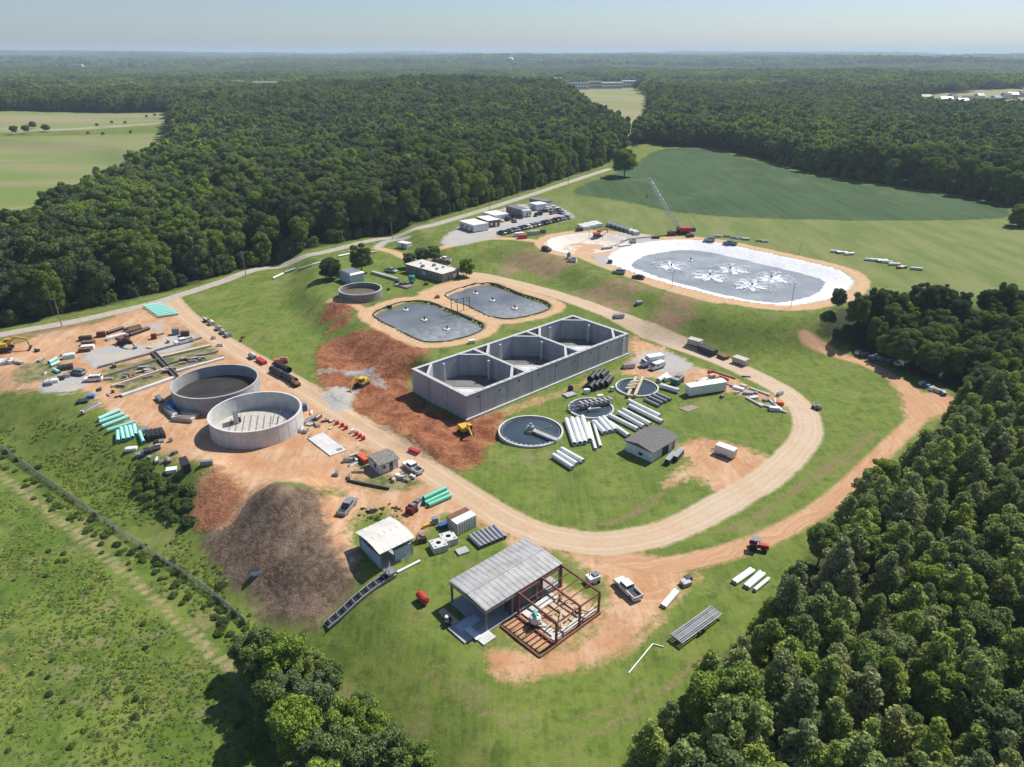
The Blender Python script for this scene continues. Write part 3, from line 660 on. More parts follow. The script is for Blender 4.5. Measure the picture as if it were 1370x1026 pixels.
def mass(name, pts, protos, label=None):
    """one object: the protos set out on points by geometry nodes"""
    P_ = np.array([(t[0], t[1], t[2]) for t in pts], np.float32)
    me = D.meshes.new(name); me.vertices.add(len(P_)); me.vertices.foreach_set('co', P_.ravel())
    for nm, v in (('siz', [t[4] for t in pts]), ('turn', [t[5] for t in pts]), ('pick', [float(int(t[6]) % len(protos)) for t in pts])):
        a = me.attributes.new(nm, 'FLOAT', 'POINT'); a.data.foreach_set('value', np.array(v, np.float32))
    o = D.objects.new(name, me); link(o); o['kind'] = 'stuff'
    if label: o['label'] = label
    ng = D.node_groups.new(name, 'GeometryNodeTree')
    ng.interface.new_socket('Geometry', in_out='INPUT', socket_type='NodeSocketGeometry'); ng.interface.new_socket('Geometry', in_out='OUTPUT', socket_type='NodeSocketGeometry')
    gi = ng.nodes.new('NodeGroupInput'); go = ng.nodes.new('NodeGroupOutput'); jn = ng.nodes.new('GeometryNodeJoinGeometry')
    def at(n_):
        x = ng.nodes.new('GeometryNodeInputNamedAttribute'); x.data_type = 'FLOAT'; x.inputs['Name'].default_value = n_; return x.outputs['Attribute']
    siz, turn, pick = at('siz'), at('turn'), at('pick')
    cx_ = ng.nodes.new('ShaderNodeCombineXYZ'); ng.links.new(turn, cx_.inputs[2])
    cs_ = ng.nodes.new('ShaderNodeCombineXYZ')
    for k in range(3): ng.links.new(siz, cs_.inputs[k])
    for k, pm in enumerate(protos):
        po = D.objects.new(name+'_member', pm)
        oi = ng.nodes.new('GeometryNodeObjectInfo'); oi.inputs['Object'].default_value = po; oi.inputs['As Instance'].default_value = True
        cp = ng.nodes.new('FunctionNodeCompare'); cp.data_type = 'FLOAT'; cp.operation = 'EQUAL'; ng.links.new(pick, cp.inputs[0]); cp.inputs[1].default_value = float(k); cp.inputs['Epsilon'].default_value = .1
        ip = ng.nodes.new('GeometryNodeInstanceOnPoints')
        ng.links.new(gi.outputs[0], ip.inputs['Points']); ng.links.new(cp.outputs[0], ip.inputs['Selection']); ng.links.new(oi.outputs['Geometry'], ip.inputs['Instance'])
        ng.links.new(cx_.outputs[0], ip.inputs['Rotation']); ng.links.new(cs_.outputs[0], ip.inputs['Scale']); ng.links.new(ip.outputs[0], jn.inputs[0])
    ng.links.new(jn.outputs[0], go.inputs[0])
    md = o.modifiers.new('scatter', 'NODES'); md.node_group = ng; return o
def pack(w): return [(a[0], a[1], a[2], 'b', a[3], rng.uniform(0, 6.28), rng.integers(0, 100)) for a in zip(*w)]
if rest['p']: mass('pine_wood', rest['p'], CROWN['p'])
mass('broadleaf_wood', rest['b'], CROWN['b'])
if rest['q']: mass('broadleaf_wood', rest['q'], CROWN['q'])
far1 = pack(wood(8.2, 560, 1500, -1400, 1400, 200, 1500, 1))
mass('distant_wood', far1, CROWN_LO['b'])
def clump_mesh(i, R_=22, n=26):
    r_ = np.random.default_rng(300+i); cs, rs = [], []
    for k in range(n):
        a = r_.uniform(0, 6.28); q_ = R_*math.sqrt(r_.uniform(0, 1)); r1 = r_.uniform(3.8, 6.4)
        cs.append((math.cos(a)*q_, math.sin(a)*q_, r_.uniform(8.5, 14)-r1*.5)); rs.append(r1)
    me = mesh_from('far_clump', *join(cores(cs, rs, .9), leaves(r_, cs, rs, 1400, 1.1))); me.materials.append(LEAF_B); return me
CL = [clump_mesh(i) for i in range(4)]
mass('horizon_wood', pack(wood(29, 1500, 4200, -3900, 3900, 500, 4200, 1)), CL)
mass('horizon_wood', [(t[0], t[1], t[2], 'b', t[4]*2.0, t[5], t[6]) for t in pack(wood(75, 4200, 14000, -12500, 12500, 1500, 14000, 1))], CL)

# ------------------------------------------------------------------ weeds, scrub and shrubs
def tuft_mesh(i, n, r, h, size, material, name):
    r_ = np.random.default_rng(700+i)
    cs = [(r_.uniform(-.5, .5)*r, r_.uniform(-.5, .5)*r, h*r_.uniform(.3, .6)) for _ in range(5)]; rs = [r*r_.uniform(.35, .6) for _ in range(5)]
    me = mesh_from(name, *leaves(r_, cs, rs, n, size, h/r*.7, .6)); me.materials.append(material); return me
TUFT = [tuft_mesh(i, 90, .8, .55, .13, LEAF_W, 'weed_tuft') for i in range(4)]
BUSH = [tuft_mesh(i+20, 900, 1.7, 1.5, .15, LEAF_S, 'foliage') for i in range(4)]
pts = []
X, Y, Z_, d_ = scatter(.95, -170, 20, 34, 165)
w_ = sdf_poly(GW([(-1200, 600), (-100, 600), (0, 644), (130, 748), (300, 898), (360, 985), (420, 1100), (560, 1300), (-1400, 1300)]), X, Y)
n1 = fbm(X, Y, 7, 31, 3)
m = (w_ < -.5) & (n1+rng.uniform(-.25, .25, len(X)) > .20)
for x, y, z, n_ in zip(X[m], Y[m], Z_[m], n1[m]): pts.append((x, y, z-.1, 'w', rng.uniform(.4, .85)*(.4+n_*.9), rng.uniform(0, 6.28), rng.integers(0, 100)))
w2 = sdf_poly(GW([(0, 612), (-200, 560), (-200, 520), (100, 560), (200, 625), (255, 690), (320, 800), (345, 840), (330, 880), (250, 820), (130, 715)]), X, Y); n2 = fbm(X, Y, 6, 41, 3)
m = (w2 < 0) & (n2+rng.uniform(-.12, .12, len(X)) > .55)
for x, y, z in zip(X[m], Y[m], Z_[m]): pts.append((x, y, z-.1, 'w', rng.uniform(.4, .9), rng.uniform(0, 6.28), rng.integers(0, 100)))
mass('weeds', pts, TUFT)
pts = []
scrub = GW([(195, 620), (236, 640), (262, 668), (258, 702), (240, 712), (215, 692), (185, 662), (180, 635)])
X, Y, Z_, d_ = scatter(1.9, -110, -40, 90, 160); m = sdf_poly(scrub, X, Y) < 0
for x, y, z in zip(X[m], Y[m], Z_[m]): pts.append((x, y, z-.1, 'w', rng.uniform(.5, 1.15), rng.uniform(0, 6.28), rng.integers(0, 100)))
fl = smooth_path(GW([(0, 601), (60, 645), (130, 695), (200, 742), (260, 780), (300, 812), (330, 838)]), False, 8)
for p_ in fl:
    for k in range(3):
        if rng.random() < .75: 
            x, y = p_[0]+rng.normal()*1.6-1, p_[1]+rng.normal()*1.6-1; pts.append((x, y, Z(x, y)-.1, 'w', rng.uniform(.25, .7), rng.uniform(0, 6.28), rng.integers(0, 100)))
for _ in range(60):
    px, py = rng.uniform(480, 540), rng.uniform(672, 700); g = G(px, py)
    if (px-508)**2/30**2+(py-686)**2/13**2 < 1: pts.append((g[0], g[1], g[2]-.1, 'w', rng.uniform(.12, .3), rng.uniform(0, 6.28), rng.integers(0, 100)))
X, Y, Z_, d_ = scatter(3.4, -170, 20, 34, 165)
w_ = sdf_poly(GW([(-1200, 600), (-100, 600), (0, 650), (130, 755), (300, 905), (360, 990), (420, 1100), (560, 1300), (-1400, 1300)]), X, Y)
n3 = fbm(X, Y, 16, 91, 3); m = (w_ < -1) & (n3+rng.uniform(-.12, .12, len(X)) > .60)
for x, y, z in zip(X[m], Y[m], Z_[m]): pts.append((x, y, z-.1, 'w', rng.uniform(.16, .48), rng.uniform(0, 6.28), rng.integers(0, 100)))
mass('scrub', pts, BUSH)
def shrub(px, py, s, label):
    g = G(px, py); e = D.objects.new('shrub', BUSH[px % 4]); link(e); e.location = g; e.scale = (s, s, s); e.rotation_euler = (0, 0, px); e['label'] = label; e['category'] = 'shrub'
shrub(612, 372, .8, 'low shrub under the small tree at the corner of the control building')
shrub(520, 388, .5, 'small shrub on the lawn between the old round tank and the pond path')
for a in [(20, 180), (36, 179), (62, 176), (45, 172), (130, 169), (150, 166), (168, 167), (197, 160), (208, 159), (118, 180), (138, 181), (175, 179)]:
    g = G(*a); 
    e = D.objects.new('shrub', CROWN_LO['b'][a[0] % 4]); link(e); s = .5 if a[0] < 70 else .22; e.location = g; e.scale = (s*1.5, s*1.5, s); e['label'] = 'dark shrub along the far road between the pale fields at the left'; e['category'] = 'shrub'; e['group'] = 'shrubs along the far road'
# ------------------------------------------------------------------ mesh builder for made things
class MB:
    def __init__(s): s.v = []; s.f = []
    def add(s, vs, fs):
        o = len(s.v); s.v += [tuple(map(float, v)) for v in vs]; s.f += [tuple(i+o for i in f) for f in fs]; return s
    def box(s, c, d, rz=0, taper=1.0):
        x, y, z = c; a, b, h = d[0]/2, d[1]/2, d[2]/2; cr, sr = math.cos(rz), math.sin(rz); vs = []
        for k, zz in ((1, -h), (taper, h)):
            for sx, sy in ((-1, -1), (1, -1), (1, 1), (-1, 1)):
                px, py = sx*a*k, sy*b*k; vs.append((x+px*cr-py*sr, y+px*sr+py*cr, z+zz))
        return s.add(vs, [(3, 2, 1, 0), (4, 5, 6, 7), (0, 1, 5, 4), (1, 2, 6, 5), (2, 3, 7, 6), (3, 0, 4, 7)])
    def prism(s, poly, z0, z1):
        n = len(poly); vs = [(p[0], p[1], z0) for p in poly]+[(p[0], p[1], z1) for p in poly]
        ar = sum(poly[i][0]*poly[(i+1) % n][1]-poly[(i+1) % n][0]*poly[i][1] for i in range(n))
        fs = [tuple(range(n-1, -1, -1)), tuple(range(n, 2*n))]+[(i, (i+1) % n, n+(i+1) % n, n+i) for i in range(n)]
        if ar < 0: fs = [f[::-1] for f in fs]
        return s.add(vs, fs)
    def side(s, prof, y0, y1, k=1.0):
        """profile in x,z pulled along y"""
        n = len(prof); cx = sum(p[0] for p in prof)/n
        vs = [(p[0], y0, p[1]) for p in prof]+[(p[0], y1, p[1]) for p in prof]
        return s.add(vs, [tuple(range(n)), tuple(range(2*n-1, n-1, -1))]+[(i, n+i, n+(i+1) % n, (i+1) % n) for i in range(n)])
    def bar(s, p, q, w, h=None):
        h = h or w; p = Vector(p); q = Vector(q); d = (q-p).normalized(); up = Vector((0, 0, 1)) if abs(d.z) < .95 else Vector((1, 0, 0))
        a = d.cross(up).normalized()*w/2; b = a.cross(d).normalized()*h/2
        vs = [e+x+y for e in (p, q) for x, y in ((-a, -b), (a, -b), (a, b), (-a, b))]
        return s.add(vs, [(3, 2, 1, 0), (4, 5, 6, 7), (0, 1, 5, 4), (1, 2, 6, 5), (2, 3, 7, 6), (3, 0, 4, 7)])
    def tube(s, p, q, r, n=12, r2=None, hollow=0):
        r2 = r if r2 is None else r2; p = Vector(p); q = Vector(q); d = (q-p).normalized(); up = Vector((0, 0, 1)) if abs(d.z) < .95 else Vector((1, 0, 0))
        a = d.cross(up).normalized(); b = a.cross(d).normalized()
        rg = lambda c, q_: [c+(a*math.cos(2*math.pi*k/n)+b*math.sin(2*math.pi*k/n))*q_ for k in range(n)]
        if hollow:
            vs = rg(p, r)+rg(q, r2)+rg(q, r2-hollow)+rg(p, r-hollow); fs = []
            for j in range(4):
                for k in range(n): fs.append((j*n+k, ((j+1) % 4)*n+k, ((j+1) % 4)*n+(k+1) % n, j*n+(k+1) % n))
            return s.add(vs, fs)
        vs = rg(p, r)+rg(q, r2)
        return s.add(vs, [tuple(range(n)), tuple(range(2*n-1, n-1, -1))]+[(k, n+k, n+(k+1) % n, (k+1) % n) for k in range(n)])
    def lathe(s, prof, n=24, c=(0, 0, 0), closed=False):
        vs = []; fs = []; m = len(prof)
        for r, z in prof:
            for k in range(n): vs.append((c[0]+r*math.cos(2*math.pi*k/n), c[1]+r*math.sin(2*math.pi*k/n), c[2]+z))
        for j in range(m if closed else m-1):
            j2 = (j+1) % m
            for k in range(n): fs.append((j*n+k, j*n+(k+1) % n, j2*n+(k+1) % n, j2*n+k))
        if not closed: fs += [tuple(range(n-1, -1, -1)), tuple(range((m-1)*n, m*n))]
        return s.add(vs, fs)
    def mesh(s, name, m, smooth=False):
        me = D.meshes.new(name); me.from_pydata(s.v, [], s.f); me.materials.append(m)
        if smooth:
            me.polygons.foreach_set('use_smooth', [True]*len(me.polygons))
            try: me.set_sharp_from_angle(angle=R(35))
            except Exception: pass
        me.update(); return me
def tag(o, label=None, cat=None, group=None, kind=None):
    if label: o['label'] = label
    if cat: o['category'] = cat
    if group: o['group'] = group
    if kind: o['kind'] = kind
    return o
def root(name, loc, rz, label, cat, group=None):
    e = D.objects.new(name, None); link(e); e.location = [float(a) for a in loc]; e.rotation_euler = (0, 0, rz); return tag(e, label, cat, group)
def part(name, mb, m, parent, smooth=False, label=None):
    o = D.objects.new(name, mb.mesh(name, m, smooth)); link(o, parent)
    if label: o['label'] = label
    return o
def solo(name, mb, m, loc, rz, label, cat, group=None, smooth=False):
    o = D.objects.new(name, mb.mesh(name, m, smooth)); link(o); o.location = [float(a) for a in loc]; o.rotation_euler = (0, 0, rz); return tag(o, label, cat, group)
def kids(o): return [c for c in D.objects if c.parent == o]
def copy_tree(o, loc=None, rz=None, label=None, group=None):
    table = {}
    for c in list(sc.collection.objects):
        if c.parent is not None: table.setdefault(c.parent.name, []).append(c)
    def rec(x, parent):
        c = x.copy(); sc.collection.objects.link(c)
        if parent is not None: c.parent = parent
        for ch in table.get(x.name, []): rec(ch, c)
        return c
    c = rec(o, None)
    if loc is not None: c.location = [float(a) for a in loc]
    if rz is not None: c.rotation_euler = (0, 0, rz)
    if label: c['label'] = label
    if group: c['group'] = group
    return c
def heading(a, b): d = G(*b)-G(*a); return math.atan2(d[1], d[0])
def mid(a, b): m_ = (G(*a)+G(*b))/2; m_[2] = Z(m_[0], m_[1]); return m_
ORD = ['first', 'second', 'third', 'fourth', 'fifth', 'sixth', 'seventh', 'eighth', 'ninth', 'tenth', 'eleventh', 'twelfth', 'thirteenth', 'fourteenth', 'fifteenth', 'sixteenth', 'seventeenth', 'eighteenth']

# ------------------------------------------------------------------ materials of made things
CONC = mat('concrete', (.40, .40, .385), .85, col2=(.31, .31, .30), scale=.35)
CONC_N = mat('new_concrete', (.60, .59, .56), .8, col2=(.48, .475, .45), scale=.5)
def wall_concrete():
    m, nt, b, out = newmat('cast_wall'); q = N(nt); pos = q.geo()
    mp = nt.nodes.new('ShaderNodeMapping'); mp.inputs['Scale'].default_value = (1, 1, .10); nt.links.new(pos, mp.inputs[0])
    col = q.mix(q.step(q.noise(mp.outputs[0], .55, 5, .6), .35, .68), c4((.31, .32, .33)), c4((.39, .395, .395)))
    col = q.mix(q.math('MULTIPLY', q.step(q.noise(mp.outputs[0], 1.3, 4, .7), .60, .75), .7), col, c4((.25, .25, .255)))
    col = q.mix(q.math('MULTIPLY', q.step(q.noise(pos, .25, 3), .5, .7), .5), col, c4((.48, .47, .44)))
    nt.links.new(col, b.inputs['Base Color']); b.inputs['Roughness'].default_value = .85; b.inputs['Specular IOR Level'].default_value = .2
    nt.links.new(q.bump(q.noise(pos, 4, 3), .3, .03), b.inputs['Normal']); return m
CWALL = wall_concrete()
OLDC = mat('old_concrete', (.27, .25, .22), .9, col2=(.17, .16, .14), scale=.8)
WHITE = mat('white_paint', (.78, .78, .76), .45, col2=(.66, .65, .61), scale=.8)
PIPEW = mat('white_pipe', (.80, .81, .80), .4, col2=(.70, .71, .69), scale=.5)
PIPEG = mat('grey_pipe', (.33, .34, .35), .5, metal=.2)
MINT = mat('mint_pipe', (.30, .66, .54), .45, col2=(.38, .72, .62)); GREEN = mat('green_pipe', (.10, .44, .30), .45, col2=(.16, .50, .36))
BLACK = mat('black_rubber', (.025, .025, .027), .6); DARK = mat('dark_steel', (.06, .06, .065), .5, metal=.3); BLKP = mat('black_pipe', (.035, .035, .04), .5)
GLASS = mat('glass', (.02, .025, .03), .08, spec=.8, var=.1); STEEL = mat('galvanised', (.42, .43, .44), .4, metal=.6)
RUST = mat('primer_steel', (.22, .060, .040), .6, col2=(.13, .042, .032)); BRN = mat('brown_rust', (.20, .10, .06), .8, col2=(.12, .06, .04))
YEL = mat('yellow_paint', (.70, .42, .05), .45, col2=(.55, .33, .06)); REDP = mat('red_paint', (.50, .035, .025), .4, col2=(.38, .04, .03)); ORG = mat('orange_paint', (.62, .14, .04), .5)
BLUE = mat('blue_paint', (.04, .13, .34), .45); BLUET = mat('blue_tarp', (.07, .18, .42), .6); TAN = mat('pale_lumber', (.55, .45, .32), .85, col2=(.42, .33, .23))
BRONZE = mat('beige_paint', (.52, .47, .38), .6); SILV = mat('silver_paint', (.42, .44, .46), .3, metal=.5); GREYP = mat('grey_paint', (.22, .23, .24), .4); LBLUE = mat('pale_blue_wall', (.42, .50, .56), .6, col2=(.50, .55, .58))
LAMP = mat('lamp_glass', (.7, .7, .65), .2); TAILR = mat('tail_lamp', (.35, .02, .02), .3)
SHING = mat('grey_shingle', (.17, .16, .15), .9, col2=(.11, .105, .10), scale=2.5); WOOD_ = mat('weathered_wood', (.30, .25, .20), .9)
ROOFM = mat('metal_roof', (.42, .415, .40), .6, metal=.15, col2=(.31, .305, .29), scale=.5); ROOFW = mat('white_roof', (.64, .61, .55), .55, col2=(.54, .51, .45), scale=.4)
SLUDGE = mat('sludge', (.022, .020, .018), .6, col2=(.040, .036, .031), scale=.25); CAR_DK = mat('dark_car', (.03, .032, .036), .25, spec=.6); REDD = mat('dark_red_car', (.16, .02, .02), .3)
CABLE = mat('cable', (.03, .03, .03), .6)
def water(name, col, foam=0.0, rough=.06):
    m, nt, b, out = newmat(name); q = N(nt); pos = q.geo()
    f = q.step(q.noise(pos, .09, 4, .6), .35, .7)
    base = q.mix(f, c4(col), c4(tuple(c*1.5 for c in col)))
    b.inputs['Roughness'].default_value = rough; b.inputs['Specular IOR Level'].default_value = .5
    if foam:
        at_ = q.math('ADD', q.noise(pos, .8, 6, .8), q.math('MULTIPLY', q.attr('shore'), .13))
        ff = q.math('MULTIPLY', q.step(at_, .48, .78), foam)
        base = q.mix(ff, base, c4((.50, .50, .47))); nt.links.new(q.math('MULTIPLY_ADD', ff, .6, rough), b.inputs['Roughness'])
    nt.links.new(base, b.inputs['Base Color']); nt.links.new(q.bump(q.noise(pos, .9, 3, .6), .10, .04), b.inputs['Normal']); return m
WAT_P = water('pond_water_surface', (.11, .12, .125), .45, .34); WAT_R = water('reservoir_water_surface', (.20, .215, .22), 0, .38); WAT_C = water('clarifier_water', (.035, .050, .058), 0, .08)

# ------------------------------------------------------------------ water bodies
def water_sheet(name, outline, z, m, shore=None):
    p = np.array(outline); x0, y0 = p.min(0); x1, y1 = p.max(0)
    # grid clipped by outline: a fan of rings keeps the rim exact
    c = p.mean(0); vs = []; fs = []; n = len(p); K = 10
    for k in range(K+1):
        for q_ in p: vs.append((*(c+(q_-c)*k/K), z))
    for k in range(K):
        for i in range(n):
            a, b, d, e = k*n+i, k*n+(i+1) % n, (k+1)*n+(i+1) % n, (k+1)*n+i
            fs.append((a, e, d, b) if k else (a, e, d))
    me = D.meshes.new(name); me.from_pydata(vs, [], fs); me.materials.append(m)
    v = np.array(vs)
    if shore is not None:
        a = me.attributes.new('shore', 'FLOAT', 'POINT'); a.data.foreach_set('value', shore(v[:, 0], v[:, 1]).astype(np.float32))
    me.update(); o = link(D.objects.new(name, me)); o['kind'] = 'structure'
    if np.mean([f.normal.z for f in me.polygons]) < 0: me.flip_normals()
    return o
def shrink(poly, d):
    p = np.array(poly); n = len(p); out = []
    ar = sum(p[i][0]*p[(i+1) % n][1]-p[(i+1) % n][0]*p[i][1] for i in range(n)); sg = 1 if ar > 0 else -1
    for i in range(n):
        t = p[(i+1) % n]-p[i-1]; t = t/np.linalg.norm(t); out.append(p[i]+sg*np.array([-t[1], t[0]])*d)
    return np.array(out)
near_f = lambda pl: (lambda x, y: np.clip((np.array(pl)[:, 1].mean()-y)/15+(x-np.array(pl)[:, 0].mean())/22, -1, 1))
water_sheet('pond_water', shrink(POND_A, .9), 4.3, WAT_P, near_f(POND_A)); water_sheet('pond_water', shrink(POND_B, .9), 4.3, WAT_P, near_f(POND_B))
RW_OUT = shrink(RESV, 8.85)
_old = smooth_path(W([(844, 351), (850, 345), (866, 340), (890, 336), (915, 335), (950, 339), (1000, 349), (1050, 360), (1082, 368), (1096, 376), (1096, 385), (1075, 396), (1040, 405), (1010, 405), (970, 398), (920, 386), (878, 373), (850, 361)], 6.6), True, 3)
rs_ = np.array([p for p in RW_OUT])
ins_ = sdf_poly(RESV, rs_[:, 0], rs_[:, 1]); cen = rs_.mean(0)
water_sheet('reservoir_water', rs_, 6.6, WAT_R)
# black kerb round each lagoon
for pl, lab in ((POND_A, 'dark thin edge strip round the left pond'), (POND_B, 'dark thin edge strip round the right pond')):
    mb = MB(); q_ = shrink(pl, .35); n = len(q_)
    for i in range(n):
        a, b = q_[i], q_[(i+1) % n]; mb.bar((a[0], a[1], Z(*a)+.12), (b[0], b[1], Z(*b)+.12), .4, .3)
    o = solo('pond_edge', mb, DARK, (0, 0, 0), 0, lab, 'kerb')
# ------------------------------------------------------------------ concrete basin, three cells
zb0, zt = -.15, 6.7
A_ = P(550, 492, zt)[:2]; B_ = P(623.7, 530.5, zt)[:2]; C_ = P(841.4, 446.6, zt)[:2]; D_ = P(764.5, 421.9, zt)[:2]
ux = (C_-B_); LX = float(np.linalg.norm(ux)); ux /= LX; uy = np.array([-ux[1], ux[0]]); LY = 23.4
rb = root('concrete_basin', (B_[0], B_[1], 0), math.atan2(ux[1], ux[0]), 'large three cell grey concrete basin with open top and chamfered cell corners', 'basin')
t = .95
def wallpart(nm, x0, y0, x1, y1, z1=zt, z0=zb0-.5, m=CWALL, par=rb): return part(nm, MB().box(((x0+x1)/2, (y0+y1)/2, (z0+z1)/2), (x1-x0, y1-y0, z1-z0)), m, par)
fw = wallpart('outer_wall', 0, 0, LX, t); wallpart('outer_wall', 0, LY-t, LX, LY); wallpart('outer_wall', 0, t, t, LY-t); wallpart('outer_wall', LX-t, t, LX, LY-t)
part('footing', MB().box((LX/2, -.22, .12), (LX+.8, .44, .5)), CONC_N, rb)
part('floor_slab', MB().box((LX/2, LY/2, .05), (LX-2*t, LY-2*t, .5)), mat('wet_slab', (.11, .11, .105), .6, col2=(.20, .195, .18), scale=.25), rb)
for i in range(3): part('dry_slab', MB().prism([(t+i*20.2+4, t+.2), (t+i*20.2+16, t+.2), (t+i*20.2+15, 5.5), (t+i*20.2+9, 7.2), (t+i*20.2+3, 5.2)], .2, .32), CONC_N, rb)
cw = (LX-2*t-2*t)/3
for i in range(3):
    x0 = t+i*(cw+t); x1 = x0+cw
    if i < 2: wallpart('partition_wall', x1, t, x1+t, LY-t)
    ch = 5.4
    for cx_, cy_, sx, sy in ((x0, t, 1, 1), (x1, t, -1, 1), (x1, LY-t, -1, -1), (x0, LY-t, 1, -1)):
        p = [(cx_+sx*ch, cy_), (cx_+sx*(ch-1.0), cy_), (cx_, cy_+sy*(ch-1.0)), (cx_, cy_+sy*ch)]
        part('corner_wall', MB().prism(p, .3, zt+.003*i), CWALL, rb)
    # standpipes and debris left on the cell floor
    part('standpipe', MB().tube((x0+cw*.42, LY-t-1.1, .3), (x0+cw*.42, LY-t-1.1, 6.2), .35, 10), CONC_N, rb)
    part('standpipe', MB().tube((x1-1.1, LY*.62, .3), (x1-1.1, LY*.62, 6.2), .35, 10), CONC_N, rb)
    r_ = random.Random(i)
    for k in range(9):
        L = r_.uniform(1, 4.5); part('formwork_board', MB().box((x0+2+r_.random()*(cw-6), 2.5+r_.random()*8, .36+.05*(k % 3)), (L, .5, .1), r_.uniform(-.3, .5)), TAN if k % 3 else CONC_N, rb)
    for k in range(2): part('scaffold', MB().box((x0+4+6*k, 6+3*k, .9), (1.6, 1.2, .9), .4), TAN if k else STEEL, rb)
for k in range(9):
    part('pipe_sleeve', MB().tube((4+k*(LX-7)/8, .06, 5.4-(k % 2)*.5), (4+k*(LX-7)/8, -.06, 5.4-(k % 2)*.5), .28, 10), BLACK, rb)
part('form_panel', MB().box((LX-2.2, -.06, 3.2), (1.2, .1, 5.6)), CONC_N, rb)
for k in range(7): part('wall_joint', MB().box(((k+.5)*LX/7, -.012, 3.3), (.07, .02, 6.4)), DARK, rb)
for k in range(2): part('wall_joint', MB().box((-.012, (k+1)*LY/3, 3.3), (.02, .07, 6.4)), DARK, rb)
CAPM = mat('wall_top', (.50, .50, .485), .85, col2=(.38, .38, .37), scale=1.2)
for x0, y0, x1, y1 in ((-.05, -.05, LX+.05, t+.03), (-.05, LY-t-.03, LX+.05, LY+.05), (-.05, t+.03, t+.03, LY-t-.03), (LX-t-.03, t+.03, LX+.05, LY-t-.03), (t+cw, t+.03, 2*t+cw, LY-t-.03), (2*t+2*cw, t+.03, 3*t+2*cw, LY-t-.03)):
    wallpart('wall_top', x0, y0, x1, y1, zt+.10, zt+.02, CAPM)
for i in range(3):
    x0 = t+i*(cw+t); x1 = x0+cw
    for cx_, cy_, sx, sy in ((x0, t, 1, 1), (x1, t, -1, 1), (x1, LY-t, -1, -1), (x0, LY-t, 1, -1)):
        part('wall_top', MB().prism([(cx_+sx*5.4, cy_+sy*.04), (cx_+sx*4.4, cy_+sy*.04), (cx_+sx*.04, cy_+sy*4.4), (cx_+sx*.04, cy_+sy*5.4)], zt+.01, zt+.08), CAPM, rb)
for i in range(3):
    x0 = t+i*(cw+t)
    part('corner_deck', MB().prism([(x0+.02, t+.02), (x0+4.6, t+.02), (x0+.02, t+4.6)], zt-.35, zt+.02), CONC_N, rb)
for k in range(26): part('top_block', MB().box((1.5+k*(LX-3)/25, t/2+(.1 if k % 2 else -.1), zt+.18), (.5+.3*(k % 3), .35, .16)), CONC_N, rb)

# ------------------------------------------------------------------ round tanks
def center_of(L_, R__, zr): a = P(*L_, zr); b = P(*R__, zr); return (a+b)/2, np.linalg.norm(b-a)/2
def round_tank(name, c, r, zb, h, floor_z, wall_m, floor_m, label, thick=.38, seams=24):
    e = root(name, (c[0], c[1], zb), 0, label, 'tank')
    part('tank_wall', MB().lathe([(r, -.4), (r, h), (r-thick, h), (r-thick, -.4)], 72, closed=True), wall_m, e, True)
    part('tank_floor', MB().lathe([(r-thick-.01, floor_z-.3), (r-thick-.01, floor_z)], 48), floor_m, e)
    part('rim', MB().lathe([(r+.06, h-.35), (r+.06, h+.06), (r-thick-.06, h+.06), (r-thick-.06, h-.05), (r+.001, h-.05), (r+.001, h-.35)], 72, closed=True), wall_m if wall_m != OLDC else CONC, e, True)
    for k in range(seams):
        a = k*2*math.pi/seams; part('panel_joint', MB().box(((r+.005)*math.cos(a), (r+.005)*math.sin(a), h/2-.1), (.03, .04, h-.5), a), GREYP, e)
    return e
ya = at_depth(288, 489.6, 1)  # tank one: rim seen from its far to near edge
c1 = (P(288, 489.8, 4.75)+P(288, 530.5, 4.75))/2; r1 = (P(343.6, 511, 4.75)[0]-P(232.2, 511, 4.75)[0])/2
T1e = round_tank('concrete_tank', c1, r1, Z(c1[0], c1[1])-.1, 4.8, 1.6, CONC, SLUDGE, 'round grey concrete tank with dark sludge floor, left one of the two big tanks')
c2 = (P(341.5, 525.5, 4.73)+P(341.5, 576.5, 4.73))/2; r2 = (P(401.8, 552, 4.73)[0]-P(281.2, 552, 4.73)[0])/2
T2e = round_tank('concrete_tank', c2, r2, Z(c2[0], c2[1])-.1, 4.8, .35, CONC_N, mat('pale_floor', (.50, .48, .43), .8), 'round white concrete tank with pale striped floor, right one of the two big tanks')
for k in range(9):
    x = -r2*.62+k*1.7; L = math.sqrt(max(1, (r2-1.5)**2-x*x)); part('floor_beam', MB().box((x, -L*.1, .44), (.22, L*1.5, .16), .25), WOOD_, T2e)
part('ladder_frame', MB().box((-6.2, 2.5, 2.2), (1.2, 2.6, 3.6), .4).box((-5.6, 3.9, 1.4), (.1, 3.2, 2.2), .4), STEEL, T2e)
for k in range(2): part('prop', MB().bar((3+k*1.3, 2-k*.4, .35), (4+k*1.3, 3.2, 4.0), .12), WOOD_, T2e)
part('hatch', MB().box((r1-.2, .2-r1*.0, 3.2), (.3, .9, 1.6)), GREYP, T1e); part('outlet', MB().tube((r1*.55, -r1*.83, .8), (r1*.6, -r1*.9, .8), .45, 12), YEL, T1e)
c3 = (P(482.2, 378.8, 7.6)+P(482.2, 398.0, 7.6))/2; r3 = (P(510.7, 388, 7.6)[0]-P(453.7, 388, 7.6)[0])/2
T3e = round_tank('concrete_tank', c3, r3, Z(c3[0], c3[1])-.1, 2.7, .9, OLDC, mat('stained_water', (.16, .14, .10), .3), 'small old round concrete tank with stained rim on the lawn beside the grey pump shed', .45, 12)

